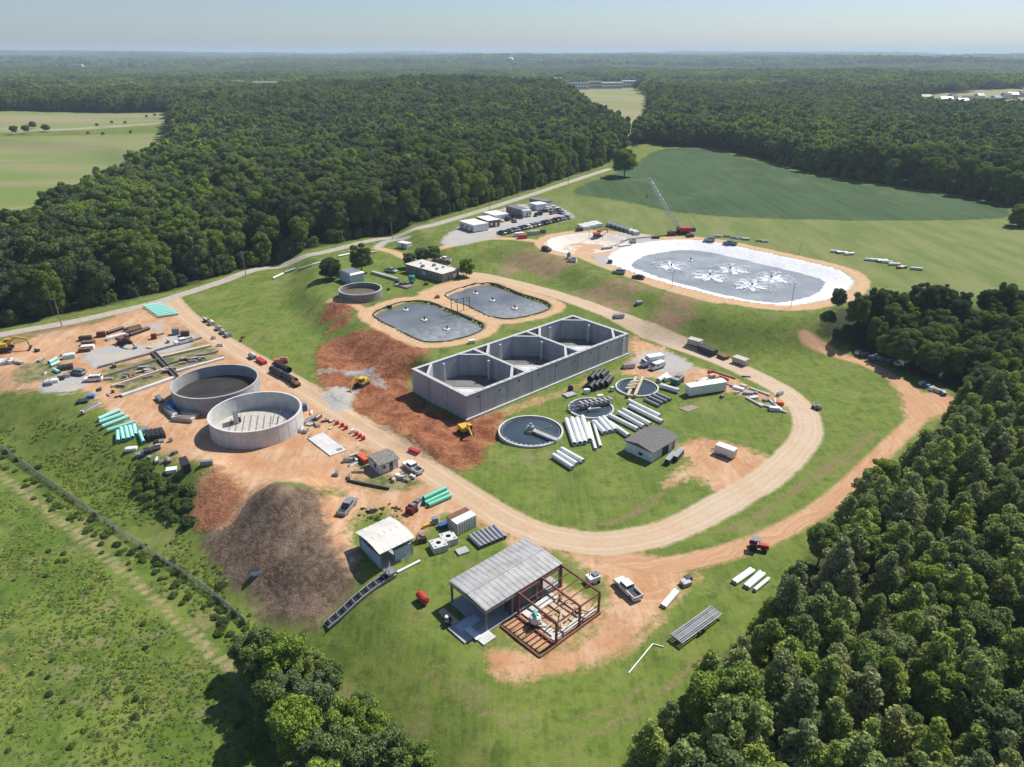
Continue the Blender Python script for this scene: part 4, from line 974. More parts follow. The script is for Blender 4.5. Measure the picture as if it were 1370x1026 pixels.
# ------------------------------------------------------------------ clarifiers
def clarifier(px, py, wpx, label):
    g = G(px, py); dep = proj(*g)[2]; r = wpx/FPX*dep/2
    e = root('clarifier', g, 0, label, 'clarifier')
    part('rim_wall', MB().lathe([(r, -1), (r, .55), (r-.4, .55), (r-.4, -1)], 64, closed=True), CONC_N, e, True)
    w = MB().lathe([(r-.41, .0), (r-.41, .12)], 48); part('water', w, WAT_C, e)
    part('weir_trough', MB().lathe([(r-.9, .0), (r-.9, .28), (r-1.0, .28), (r-1.0, .0)], 64, closed=True), STEEL, e)
    return e, r, g
e, r, g = clarifier(710, 578, 87, 'round clarifier with dark water and a single walkway to its centre, nearest of the three')
part('center_well', MB().lathe([(1.3, .1), (1.3, .75), (1.1, .75), (1.1, .1)], 20, closed=True), CONC, e)
wk = part('walkway', MB().bar((0, 0, .85), (r*.78, -r*.68, .85), 1.1, .22), CONC_N, e)
for s in (-.5, .5):
    part('handrail', MB().bar((s*.6, s*.7, 1.9), (r*.78+s*.6, -r*.68+s*.7, 1.9), .06).bar((s*.6, s*.7, 1.4), (r*.78+s*.6, -r*.68+s*.7, 1.4), .05), STEEL, wk)
part('drive_unit', MB().box((0, 0, 1.3), (1.6, 1.2, .8)).tube((0, 0, 1.7), (0, 0, 2.5), .3), CONC, e)
part('scum_baffle', MB().bar((1.0, .3, .2), (r*.62, r*.28, .2), .18, .2).bar((r*.62, r*.28, .2), (r*.7, r*.36, .2), .3, .12), mat('algae', (.13, .17, .06), .8), e)
for k in range(12):
    a = -2.6+k*.17; part('weir_tooth', MB().box(((r-.95)*math.cos(a), (r-.95)*math.sin(a), .34), (.15, .7, .14), a), WHITE, e)
for k in range(4): part('post', MB().bar((-.6+k*.4, .8, .9), (-.6+k*.4, .8, 2.3), .06), STEEL, e)
def truss(e, x0, y0, x1, y1, z, w, h, m, n):
    for s in (-w/2, w/2):
        d = Vector((x1-x0, y1-y0)).normalized(); nx, ny_ = -d.y*s, d.x*s; mb = MB()
        mb.bar((x0+nx, y0+ny_, z), (x1+nx, y1+ny_, z), .22); mb.bar((x0+nx, y0+ny_, z+h), (x1+nx, y1+ny_, z+h), .18)
        for k in range(n):
            a = k/n; b = (k+1)/n; L = lambda q_: (x0+(x1-x0)*q_+nx, y0+(y1-y0)*q_+ny_)
            mb.bar((*L(a), z), (*L(b), z+h), .12); mb.bar((*L(b), z), (*L(b), z+h), .12)
        part('truss', mb, m, e)
    mb = MB()
    for k in range(n+1):
        q_ = k/n; mb.bar((x0+(x1-x0)*q_+nx, y0+(y1-y0)*q_+ny_, z), (x0+(x1-x0)*q_-nx, y0+(y1-y0)*q_-ny_, z), .14)
    part('cross_tie', mb, m, e)
e, r, g = clarifier(790.5, 547.5, 61, 'round clarifier with a dismantled truss bridge lying over it, middle one of the three')
truss(e, -r*1.02, -r*.22, r*.95, r*.55, .62, 1.5, 1.2, STEEL, 9); part('deck', MB().bar((-r*.5, -r*.02, 1.0), (r*.9, r*.52, 1.0), 1.3, .1), WOOD_, e)
for k in range(7): part('paddle', MB().box((-2.5+k*1.3, .3+k*.45, 1.75), (.5, 2.0, .35), .5), CONC, e)
part('loose_frame', MB().bar((-1, -1.6, .9), (2.4, -1.0, .9), .3).bar((-.6, -2.0, .9), (-.2, -.6, .9), .25), CONC_N, e)
e, r, g = clarifier(852, 519.5, 57.5, 'round clarifier with two pale beams laid across it, farthest of the three')
for s in (-.8, 1.1): part('beam', MB().bar((-r*.45+s, -r*1.05, .8), (r*.25+s, r*1.0, .8), .8, .45), TAN, e)
for k in range(5): part('platform_board', MB().box((-2.2+k*.5, -2+k*1.1, 1.15), (3.0, .7, .2), .3), WOOD_ if k % 2 else TAN, e)

# ------------------------------------------------------------------ buildings
def quad(corners, z):
    """near, right, far, left corners at one height -> origin, axes, sizes"""
    n_, r__, f_, l_ = [P(*c, z)[:2] for c in corners]
    vx = ((r__-n_)+(f_-l_))/2; vy = ((l_-n_)+(f_-r__))/2; Lx = np.linalg.norm(vx); vx = vx/Lx; vyn = np.array([-vx[1], vx[0]]); Ly = float(vy@vyn)
    c = (n_+r__+f_+l_)/4; o = c-vx*Lx/2-vyn*Ly/2
    return o, math.atan2(vx[1], vx[0]), float(Lx), Ly
def ribs(e, x0, x1, y0, y1, zf, step, m, name='roof_rib', along='y'):
    k = x0
    while k < x1:
        ys = (y0, (y0+y1)/2, y1); mb = MB()
        for a, b in ((ys[0], ys[1]), (ys[1], ys[2])): mb.bar((k, a, zf(a)+.01), (k, b, zf(b)+.01), .06, .03)
        part(name, mb, m, e); k += step
# open metal building
o, rz, Lx, Ly = quad([(651, 813.8), (750.8, 751.3), (700.4, 721.7), (602.8, 776.5)], 4.9)
e = root('metal_building', (o[0], o[1], 0), rz, 'open sided metal building with long ribbed grey roof beside the bare steel frame', 'building')
zf = lambda y: 4.85+.28*(1-abs(y-Ly/2)/(Ly/2))
rf = part('roof', MB().side([(0, 0)], 0, 1) if 0 else MB().add([(-.3, -.3, zf(0)-.06), (Lx+.3, -.3, zf(0)-.06), (Lx+.3, Ly/2, zf(Ly/2)), (-.3, Ly/2, zf(Ly/2)), (Lx+.3, Ly+.3, zf(0)-.06), (-.3, Ly+.3, zf(0)-.06),
     (-.3, -.3, zf(0)-.16), (Lx+.3, -.3, zf(0)-.16), (Lx+.3, Ly/2, zf(Ly/2)-.1), (-.3, Ly/2, zf(Ly/2)-.1), (Lx+.3, Ly+.3, zf(0)-.16), (-.3, Ly+.3, zf(0)-.16)],
     [(0, 1, 2, 3), (3, 2, 4, 5), (9, 8, 7, 6), (11, 10, 8, 9), (0, 6, 7, 1), (5, 4, 10, 11), (1, 7, 8, 2), (2, 8, 10, 4), (0, 3, 9, 6), (3, 5, 11, 9)]), ROOFM, e)
ribs(rf, -.1, Lx+.2, -.25, Ly+.25, zf, 1.05, ROOFM)
part('ridge_cap', MB().bar((-.3, Ly/2, zf(Ly/2)+.04), (Lx+.3, Ly/2, zf(Ly/2)+.04), .35, .06), ROOFM, rf)
for a, b in (((-.2, -.2), (Lx+.2, -.2)), ((-.2, Ly+.2), (Lx+.2, Ly+.2)), ((-.2, -.2), (-.2, Ly+.2)), ((Lx+.2, -.2), (Lx+.2, Ly+.2))):
    part('fascia', MB().bar((*a, 4.3), (*b, 4.3), .14, .62), STEEL, e)
part('slab', MB().box((Lx/2, Ly/2, .08), (Lx+.6, Ly+.6, .3)), CONC, e)
for x in (0, Lx/3, 2*Lx/3, Lx):
    for y in (0, Ly): part('column', MB().box((x, y, 2.1), (.32, .32, 4.1)), GREYP, e)
part('rear_wall', MB().box((Lx*.62, Ly-.1, 2.1), (Lx*.72, .12, 4.0)), GREYP, e); part('inner_wall', MB().box((Lx*.30, Ly*.55, 2.1), (.15, Ly*.8, 4.0)), GREYP, e)
part('side_wall', MB().box((Lx*.48, .25, 1.9), (Lx*.34, .12, 3.6)), mat('dark_panel', (.07, .08, .09), .6), e); part('door', MB().box((Lx*.42, .16, 1.2), (1.0, .06, 2.1)), BRN, e)
for k in range(3): part('purlin', MB().bar((-.1, Ly*(k+1)/4, 4.4), (Lx+.1, Ly*(k+1)/4, 4.4), .12, .3), GREYP, e)
ob, rzb = o, rz
def LW(e_o, rz_, x, y): return (e_o[0]+x*math.cos(rz_)-y*math.sin(rz_), e_o[1]+x*math.sin(rz_)+y*math.cos(rz_))
for nm, x, y, sx, sy, m_, lab in (('concrete_pad', -2.2, 2.4, 4.2, 4.4, CONC, 'grey concrete pad in front of the open end of the metal building'), ('concrete_pad', -1.0, -.6, 2.6, 3.0, CONC_N, 'pale small concrete apron at the front corner of the metal building'), ('concrete_pad', -2.6, 6.6, 1.3, 4.2, TAN, 'sandy coloured slab strip along the left edge of the grey pad')):
    w = LW(ob, rzb, x, y); solo(nm, MB().box((0, 0, .12), (sx, sy, .3)), m_, (w[0], w[1], Z(*w)), rzb, lab, 'slab')
w = LW(ob, rzb, -2.0, .9); solo('metal_sheet', MB().box((0, 0, .05), (3.2, 1.2, .05)).box((0, .6, .08), (3.2, .06, .12)), WHITE, (w[0], w[1], Z(*w)+.32), rzb+1.57, 'bright white metal sheet lying on the pad by the metal building', 'sheet')
w = LW(ob, rzb, -1.2, 3.2); solo('metal_sheet', MB().box((0, 0, .05), (4.2, 1.8, .08)).box((0, .9, .08), (4.2, .06, .16)), LBLUE, (w[0], w[1], Z(*w)+.30), rzb, 'blue grey metal sheet stack on the pad by the metal building', 'sheet')
w = LW(ob, rzb, -3.6, 5.4); e = root('equipment_stand', (w[0], w[1], Z(*w)+.27), rzb+.4, 'dark and white machine on the pad left of the metal building', 'machine')
part('frame', MB().box((0, 0, .5), (1.3, .7, .5)).bar((-.5, -.3, 0), (-.5, -.3, 1.2), .08).bar((.5, .3, 0), (.5, .3, 1.2), .08), BLACK, e); part('cover', MB().box((.3, .4, .95), (.6, .5, .35), .3), WHITE, e)
# bare steel frame beside it
A1, A2, A3 = G(800.5, 819.5), G(773.8, 837.5), G(743.8, 861)
B3 = G(694.9, 821.4); dA = (A1-A3)[:2]; LA = float(np.linalg.norm(dA)); ra = math.atan2(dA[1], dA[0]); xa = dA/LA; ya_ = np.array([-xa[1], xa[0]]); WA = float((B3-A3)[:2]@ya_)
e = root('steel_frame', (A3[0], A3[1], Z(A3[0], A3[1])), ra, 'red brown bare steel building frame over a dirt floor with concrete strips', 'frame')
hc = 4.3
xs_ = [0, float((A2-A3)[:2]@xa), LA]
for x in xs_:
    for y in (0, WA): part('column', MB().box((x, y, hc/2), (.28, .34, hc)).box((x, y, .06), (.6, .6, .12)), RUST, e)
    part('rafter', MB().bar((x, -.1, hc), (x, WA+.1, hc+.35), .24, .36), RUST, e)
for y in (0, WA): part('eave_beam', MB().bar((0, y, hc-.1), (LA, y, hc-.1), .18, .26), RUST, e)
for k in range(3): part('purlin', MB().bar((-.1, WA*(k+1)/4, hc+.28), (LA+.1, WA*(k+1)/4, hc+.28), .10, .16), RUST, e)
part('girt', MB().bar((0, 0, 1.6), (LA, 0, 1.6), .09, .14), RUST, e)
for k in range(2): part('brace', MB().bar((xs_[k], 0, .3), (xs_[k+1], 0, hc-.4), .05) .bar((xs_[k], WA, .3), (xs_[k+1], WA, hc-.4), .05), DARK, e)
for x in (-4.0, -.4): part('ground_shadow_bar', MB().bar((x, -.4, .18), (x, WA, .18), .3, .36), RUST, e)  # outer bars trace the frame's cast shadow on the ground, built as solid strips
part('ground_shadow_bar', MB().bar((-4.0, -.4, .18), (LA, -.4, .18), .3, .36), RUST, e)
for k in range(9): part('joist', MB().bar((-3.9, k*WA/9+.3, .16), (-.5, k*WA/9+.3, .16), .12, .2), RUST, e)
for x, y, sx, sy in ((1.2, WA*.5, 1.3, WA*.9), (3.6, WA*.5, 1.2, WA*.9), (5.8, WA*.5, .9, WA*.86), (7.8, WA*.4, .5, WA*.7), (LA*.5, .9, LA, .8), (LA*.4, WA-1, LA*.7, 1.6)):
    part('foundation_strip', MB().box((x, y, .10+.012*sx), (sx, sy, .2)), TAN if sx < 1.25 else CONC_N, e)
r_ = random.Random(4)
for k in range(14): part('board', MB().box((r_.uniform(.5, LA-1), r_.uniform(1, WA-1), .42+.03*k), (r_.uniform(.8, 2.6), .25, .08), r_.uniform(0, 3)), TAN if k % 2 else BRN, e)
g = G(716, 836); e = root('mixing_tank', g, .3, 'white round bodied tank with a green top strap inside the steel frame', 'tank')
part('body', MB().lathe([(.4, .5), (.9, .8), (1.0, 1.4), (.9, 1.9), (.4, 2.1)], 20), WHITE, e, True); part('lid_strap', MB().box((.1, 0, 2.55), (.5, 1.5, .14)).box((.1, .6, 2.0), (.5, .2, .9)), GREEN, e); part('cradle', MB().box((0, 0, .3), (1.8, 1.5, .5)), BLACK, e)
for k in range(2):
    w = G(703+14*k, 795-8*k); solo('pump_skid', MB().box((0, 0, .6), (1.6, 1.0, 1.1)).tube((.2, 0, 1.1), (.2, 0, 1.7), .3).box((-1.0, 0, .4), (.8, .6, .7)), DARK if k == 0 else STEEL, w, .6, ['dark pump skid against the metal building inside the steel frame, left one', 'grey pump skid against the metal building inside the steel frame, right one'][k], 'pump')
# white curved roof shed
o, rz, Lx, Ly = quad([(509.6, 737.6), (551.3, 716.8), (520.6, 692.2), (477.9, 711.3)], 4.3)
e = root('roofed_shed', (o[0], o[1], Z(o[0]+2, o[1]+2)), rz, 'shed with cream white arched metal roof and pale blue lower walls', 'shed')
mb = MB(); K = 8
for k in range(K):
    y0, y1 = -.4+(Ly+.8)*k/K, -.4+(Ly+.8)*(k+1)/K; z0, z1 = [4.0+.55*math.sin(math.pi*(y+.4)/(Ly+.8)) for y in (y0, y1)]
    mb.add([(-.4, y0, z0), (Lx+.4, y0, z0), (Lx+.4, y1, z1), (-.4, y1, z1), (-.4, y0, z0-.1), (Lx+.4, y0, z0-.1), (Lx+.4, y1, z1-.1), (-.4, y1, z1-.1)], [(0, 1, 2, 3), (7, 6, 5, 4), (0, 4, 5, 1), (2, 6, 7, 3), (1, 5, 6, 2), (0, 3, 7, 4)])
rf = part('roof', mb, ROOFW, e)
for k in range(7): part('roof_seam', MB().bar((-.4+(Lx+.8)*k/6, -.3, 4.07), (-.4+(Lx+.8)*k/6, Ly/2, 4.6), .06, .05).bar((-.4+(Lx+.8)*k/6, Ly/2, 4.6), (-.4+(Lx+.8)*k/6, Ly+.3, 4.07), .06, .05), ROOFW, rf)
part('front_wall', MB().box((Lx*.70, .3, 1.35), (Lx*.55, .12, 2.5)), LBLUE, e); part('left_wall', MB().box((.2, Ly/2, 1.3), (.12, Ly*.9, 2.4)), LBLUE, e); part('back_wall', MB().box((Lx/2, Ly-.2, 1.9), (Lx, .12, 3.7)), LBLUE, e); part('right_wall', MB().box((Lx-.1, Ly/2, 1.5), (.12, Ly*.86, 2.9)), LBLUE, e)
for x in (.1, Lx*.42, Lx-.1):
    for y in (.1, Ly-.1): part('post', MB().box((x, y, 2), (.16, .16, 4)), GREYP, e)
part('slab', MB().box((Lx/2, Ly/2, .02), (Lx, Ly, .3)), CONC, e)
# shipping container
o, rz, Lx, Ly = quad([(612.7, 700.4), (636.8, 689.4), (623.7, 677.3), (595.2, 691.6)], 2.7)
e = root('storage_container', (o[0], o[1], Z(*o)), rz, 'cream corrugated storage container with half rusty roof beside the grey pipes', 'container')
part('body', MB().box((Lx/2, Ly/2, 1.35), (Lx-.1, Ly-.1, 2.6)), BRONZE, e)
for k in range(int(Lx/.6)): part('wall_rib', MB().box((.3+k*.6, -.0, 1.35), (.28, .1, 2.4)), WHITE, e)
part('roof', MB().box((Lx/2, Ly*.28, 2.72), (Lx, Ly*.55, .12)), WHITE, e); part('roof', MB().box((Lx/2, Ly*.78, 2.71), (Lx, Ly*.44, .1)), BRN, e, label='rusty brown roof half'); part('door', MB().box((-.03, Ly*.3, 1.3), (.06, Ly*.5, 2.3)), BRONZE, e)
# small masonry sheds
def gable(e, Lx, Ly, hw, rise, rm, over=.35, ridge_x=True, wallm=WHITE):
    part('wall', MB().prism([(0, 0), (Lx, 0), (Lx, Ly), (0, Ly)], -.4, hw), wallm, e)
    mb = MB(); a, b = -over, Lx+over; c, d = -over, Ly+over
    if ridge_x:
        m_ = Ly/2; mb.add([(a, c, hw-.05), (b, c, hw-.05), (b, m_, hw+rise), (a, m_, hw+rise), (b, d, hw-.05), (a, d, hw-.05), (a, c, hw-.2), (b, c, hw-.2), (b, d, hw-.2), (a, d, hw-.2)], [(0, 1, 2, 3), (3, 2, 4, 5), (6, 9, 8, 7), (0, 6, 7, 1), (5, 4, 8, 9), (1, 7, 8, 4, 2), (0, 3, 5, 9, 6)])
    else:
        m_ = Lx/2; mb.add([(a, c, hw-.05), (a, d, hw-.05), (m_, d, hw+rise), (m_, c, hw+rise), (b, d, hw-.05), (b, c, hw-.05), (a, c, hw-.2), (a, d, hw-.2), (b, d, hw-.2), (b, c, hw-.2)], [(0, 3, 2, 1), (3, 5, 4, 2), (6, 7, 8, 9), (0, 1, 7, 6), (5, 9, 8, 4), (1, 2, 4, 8, 7), (0, 6, 9, 5, 3)])
    return part('roof', mb, rm, e)
def win(e, x, y, z, sx, sz, face='y', m=GLASS, nm='window'):
    d = (sx, .08, sz) if face == 'y' else (.08, sx, sz); f = (sx+.16, .05, sz+.16) if face == 'y' else (.05, sx+.16, sz+.16)
    o_ = part(nm, MB().box((x, y, z), d), m, e); part('frame', MB().box((x, y+(.02 if face == 'y' else 0), z) if face == 'y' else (x+.02, y, z), f), WHITE, o_); return o_
o, rz, Lx, Ly = quad([(505.3, 620.3), (532.7, 610.4), (516.2, 599.0), (494.3, 607.1)], 3.0)
e = root('pump_shed', (o[0], o[1], Z(*o)), rz, 'small white block shed with weathered grey roof beside the orange dumpster', 'shed')
gable(e, Lx, Ly, 2.6, .45, mat('mossy_roof', (.24, .22, .19), .9, col2=(.15, .14, .12))); win(e, 1.2, -.02, 1.5, .6, .8); win(e, Lx*.62, -.02, 1.1, .9, 2.0, nm='door'); win(e, -.02, Ly*.4, 1.4, .8, 1.0, 'x')
part('pipe_stack', MB().tube((.4, -.5, 0), (.4, -.5, 3.4), .09), STEEL, e)
o, rz, Lx, Ly = quad([(872.9, 603.5), (907.4, 583.6), (870.5, 569.0), (837.8, 587.7)], 3.1)
e = root('sludge_building', (o[0], o[1], Z(*o)), rz, 'white walled building with low dark grey shingle roof below the white pipes', 'building')
gable(e, Lx, Ly, 2.9, .75, SHING, .4, True); part('garage_opening', MB().box((Lx*.52, -.01, 1.15), (2.4, .1, 2.3)), BLACK, e); win(e, -.02, Ly*.42, 1.0, 1.1, .7, 'x'); win(e, Lx*.85, -.02, 1.2, .9, 1.9, nm='door')
o, rz, Lx, Ly = quad([(588.8, 368.2), (612.9, 361.6), (568, 346.2), (543.9, 352.8)], 8.3)
e = root('control_building', (o[0], o[1], 5), rz, 'flat white roofed control building with tan walls above the two ponds', 'building')
TANW = mat('tan_brick', (.30, .25, .20), .85); part('wall', MB().box((Lx/2, Ly/2, 1.45), (Lx-.8, Ly-.8, 3.5)), TANW, e); rf = part('roof', MB().box((Lx/2, Ly/2, 3.3), (Lx+.3, Ly+.3, .25)), ROOFW, e)
part('parapet', MB().bar((-.1, -.1, 3.4), (Lx+.1, -.1, 3.4), .2, .35).bar((-.1, Ly+.1, 3.4), (Lx+.1, Ly+.1, 3.4), .2, .35).bar((-.1, -.1, 3.4), (-.1, Ly+.1, 3.4), .2, .35).bar((Lx+.1, -.1, 3.4), (Lx+.1, Ly+.1, 3.4), .2, .35), SHING, e)
for x, y, s in ((Lx*.2, Ly*.6, 1.3), (Lx*.35, Ly*.3, .9), (Lx*.62, Ly*.5, 1.2), (Lx*.7, Ly*.3, .8), (Lx*.5, Ly*.8, .6)): part('rooftop_unit', MB().box((x, y, 3.42+s*.35), (s, s*.8, s*.7)), GREYP, rf)
for k in range(5): win(e, -.0+.35, Ly*(.14+.18*k), 1.7, 1.5, 1.2, 'x', LBLUE if k == 2 else GLASS)
win(e, Lx*.35, .37, 1.1, 1.2, 2.2, nm='door'); win(e, Lx*.7, .37, 1.6, 1.8, 1.3, m=WHITE)
o, rz, Lx, Ly = quad([(468.5, 368.5), (486.5, 364.5), (472, 358.6), (453.5, 362.5)], 8.6)
e = root('grey_pump_house', (o[0], o[1], 5), rz, 'pale grey corrugated pump house with hipped light roof beside the old round tank', 'shed')
part('wall', MB().box((Lx/2, Ly/2, 1.7), (Lx, Ly, 3.8)), LBLUE, e); part('roof', MB().box((Lx/2, Ly/2, 3.85), (Lx+.5, Ly+.5, .5), 0, .8), STEEL, e)
for k in range(7): part('wall_rib', MB().box((.4+k*(Lx-.8)/6, -.05, 1.8), (.12, .1, 3.3)), WHITE, e)

# trailers in the gravel lot
def trailer(a, b, w, h, m, label, cat='trailer', doors=2, rm=None, nm='site_trailer'):
    ga, gb = G(*a), G(*b); L = float(np.linalg.norm((gb-ga)[:2])); rz_ = math.atan2(gb[1]-ga[1], gb[0]-ga[0])
    e_ = root(nm, (ga[0], ga[1], Z(ga[0], ga[1])), rz_, label, cat)
    part('body', MB().box((L/2, w/2, h/2+.35), (L, w, h)), m, e_); part('roof', MB().box((L/2, w/2, h+.41), (L+.2, w+.2, .14)), rm or WHITE, e_)
    part('skirt', MB().box((L/2, w/2, .12), (L-.4, w-.4, .5)), DARK, e_)
    for k in range(doors):
        d = part('door', MB().box((L*(k+.5)/doors, -.03, 1.4), (.9, .06, 2.0)), GREYP, e_)
        win(e_, L*(k+.5)/doors+1.4, -.02, 1.9, 1.0, .8)
    win(e_, L+.01, w*.3, 1.6, .8, 1.0, 'x'); win(e_, L+.01, w*.7, 1.2, .9, 1.9, 'x', nm='door')
    return e_, L
for a in [((614.5, 305), (634, 311.5), 8.5, 3.0, WHITE, 'white double wide office trailer at the left end of the gravel lot', 3), ((638, 299), (653, 305), 6.5, 2.9, BRN, 'brown sided trailer behind the white office trailer', 2),
          ((646, 292), (662, 297), 8.5, 2.7, WHITE, 'white roofed office trailer near the public road, behind the brown one', 2), ((677, 284), (698, 290), 5, 3.0, GREYP, 'long dark grey trailer in the middle of the gravel lot', 3),
          ((700, 291), (711, 290), 7, 3.0, WHITE, 'white box trailer facing the parked cars', 1), ((708, 279), (718, 282), 7, 2.7, WHITE, 'small white trailer behind the long dark grey one', 1), ((708, 273.5), (731, 277.5), 4, 2.8, GREYP, 'long grey trailer at the far right of the gravel lot', 3),
          ((532, 331.5), (545, 333), 3.2, 2.2, WHITE, 'small white box on the lawn at the fork of the public road', 1)]: trailer(a[0], a[1], a[2], a[3], a[4], a[5], doors=a[6], rm=None if a[4] != GREYP else GREYP)

# ------------------------------------------------------------------ vehicles
def wheels(e, xs, w, r=.38, tw=.26):
    for x in xs:
        for s in (-1, 1):
            o_ = part('wheel', MB().tube((x, s*(w/2-tw), r), (x, s*w/2, r), r, 14), BLACK, e); part('rim', MB().tube((x, s*w/2, r), (x, s*(w/2+.015), r), r*.6, 10), SILV, o_)
def lamps(e, x0, x1, w, z):
    for s in (-1, 1):
        part('headlight', MB().box((x0, s*w*.38, z), (.06, .36, .2)), LAMP, e); part('tail_light', MB().box((x1, s*w*.42, z+.1), (.06, .2, .32)), TAILR, e)
def make_car(kind, paint):
    e = root(kind, (0, 0, 0), 0, 'x', 'x')
    if kind == 'pickup_truck':
        part('body', MB().side([(2.9, .5), (2.92, .95), (2.8, 1.08), (1.35, 1.2), (-.65, 1.22), (-.65, .62), (-2.85, .62), (-2.9, .5), (-2.0, .38), (2.4, .38)], -.98, .98), paint, e)
        for s in (-1, 1): part('bed_side', MB().box((-1.8, s*.92, .9), (2.25, .12, .62)), paint, e)
        part('tailgate', MB().box((-2.87, 0, .9), (.1, 1.9, .62)), paint, e); part('bed_floor', MB().box((-1.8, 0, .66), (2.1, 1.72, .06)), DARK, e)
        cb = part('cab', MB().box((.35, 0, 1.5), (1.95, 1.8, .68), 0, .86), paint, e); part('glass', MB().box((.35, 0, 1.50), (1.99, 1.70, .46), 0, .90).box((.35, 0, 1.50), (1.70, 1.84, .42), 0, .90), GLASS, cb)
        wheels(e, (1.8, -1.8), 1.98, .42); lamps(e, 2.91, -2.93, 1.98, .85); part('bumper', MB().box((2.93, 0, .55), (.12, 1.9, .25)).box((-2.98, 0, .55), (.12, 1.8, .2)), SILV, e)
    elif kind == 'parked_car':
        part('body', MB().side([(2.3, .4), (2.32, .8), (2.2, .95), (.95, 1.02), (-1.9, 1.05), (-2.3, .95), (-2.32, .45), (-1.8, .3), (1.8, .3)], -.9, .9), paint, e)
        cb = part('cabin', MB().box((-.45, 0, 1.3), (2.7, 1.62, .56), 0, .80), paint, e); part('glass', MB().box((-.45, 0, 1.28), (2.76, 1.5, .40), 0, .83).box((-.45, 0, 1.28), (2.4, 1.66, .38), 0, .83), GLASS, cb)
        wheels(e, (1.4, -1.4), 1.82, .34); lamps(e, 2.31, -2.33, 1.8, .7)
    elif kind == 'suv':
        part('body', MB().side([(2.4, .45), (2.42, .95), (2.3, 1.1), (1.1, 1.18), (-2.3, 1.2), (-2.42, 1.1), (-2.42, .5), (-1.9, .35), (1.9, .35)], -.95, .95), paint, e)
        cb = part('cabin', MB().box((-.6, 0, 1.5), (3.4, 1.74, .64), 0, .86), paint, e); part('glass', MB().box((-.6, 0, 1.48), (3.46, 1.62, .42), 0, .88).box((-.6, 0, 1.48), (3.1, 1.78, .40), 0, .88), GLASS, cb)
        wheels(e, (1.5, -1.5), 1.92, .38); lamps(e, 2.41, -2.43, 1.9, .85); part('roof_rack', MB().bar((.4, -.6, 1.86), (-1.9, -.6, 1.86), .05).bar((.4, .6, 1.86), (-1.9, .6, 1.86), .05), DARK, e)
    elif kind == 'van':
        part('body', MB().side([(2.5, .5), (2.52, 1.0), (1.9, 1.25), (1.3, 2.0), (-2.5, 2.1), (-2.55, .5)], -.97, .97), paint, e); part('windscreen', MB().box((1.66, 0, 1.62), (.5, 1.7, .55)), GLASS, e)
        for s in (-1, 1): part('side_window', MB().box((.7, s*.98, 1.55), (.9, .04, .5)), GLASS, e)
        wheels(e, (1.6, -1.6), 1.98, .38); lamps(e, 2.51, -2.56, 1.9, .85)
    elif kind == 'box_truck':
        part('cab', MB().side([(3.6, .6), (3.62, 1.2), (3.1, 1.4), (2.7, 2.2), (1.7, 2.25), (1.7, .6)], -1.05, 1.05), paint, e); part('windscreen', MB().box((2.95, 0, 1.8), (.35, 1.8, .6)), GLASS, e)
        part('cargo_box', MB().box((-1.1, 0, 2.0), (5.2, 2.35, 2.3)), WHITE, e); part('chassis', MB().box((-.2, 0, .65), (7.0, .9, .3)), DARK, e); wheels(e, (2.6, -2.2), 2.2, .48); lamps(e, 3.62, -3.71, 2.1, .9)
    e.hide_render = False
    return e
PROTO = {}; CARS = {}
PAINTS = {'white': WHITE, 'silver': SILV, 'black': CAR_DK, 'grey': GREYP, 'red': REDD, 'blue': BLUE}
def car(kind, paint, front, rear, label, group=None, cat=None, loc=None, rz=None):
    key = (kind, paint)
    l_ = mid(front, rear) if loc is None else loc; r_z = heading(rear, front) if rz is None else rz
    if key not in CARS: e_ = make_car(kind, PAINTS[paint]); CARS[key] = e_
    else: e_ = copy_tree(CARS[key])
    e_.location = [float(x) for x in l_]; e_.rotation_euler = (0, 0, r_z)
    e_['label'] = label; e_['category'] = cat or {'pickup_truck': 'pickup', 'parked_car': 'car', 'suv': 'car', 'van': 'van', 'box_truck': 'truck'}[kind]
    if group: e_['group'] = group
    elif 'group' in e_: del e_['group']
    return e_
car('pickup_truck', 'white', (828, 780), (852, 803), 'white pickup truck parked right of the bare steel frame at the road junction')
car('pickup_truck', 'white', (541, 621), (564, 636), 'white pickup truck parked beside the small white block shed')
car('pickup_truck', 'silver', (471, 674), (459, 688), 'silver blue pickup truck beside the brown mulch slope')
car('pickup_truck', 'white', (238, 461), (255, 457), 'white pickup truck on the gravel by the old drying beds')
car('suv', 'grey', (96, 500), (113, 502), 'grey car in the yard, left one of two parked side by side')
car('suv', 'white', (119, 510), (132, 509), 'pale car in the yard, right one of two parked side by side')
car('box_truck', 'white', (858, 491), (884, 486), 'white box truck right of the big concrete basin'); car('van', 'white', (869, 496), (888, 490), 'white van parked in front of the white box truck')
car('suv', 'silver', (820, 365), (836, 367), 'silver white car parked below the left end of the reservoir'); car('parked_car', 'black', (847, 371.5), (861, 374), 'black car parked below the reservoir berm')
car('suv', 'black', (737, 337.5), (725, 334), 'black car at the left tip of the dry pond'); car('suv', 'silver', (942, 322), (956, 323), 'silver pickup beyond the reservoir, left of two'); car('pickup_truck', 'grey', (970, 326), (984, 328), 'grey pickup beyond the reservoir, right of two')
car('pickup_truck', 'white', (590, 347), (602, 352), 'white and red truck behind the control building'); car('suv', 'grey', (640, 301), (650, 299), 'dark car beside the brown trailer'); car('suv', 'black', (655, 303), (662, 299), 'dark car at the end of the brown trailer')
car('pickup_truck', 'silver', (528, 365), (519, 363), 'grey pickup on the lawn left of the control building')
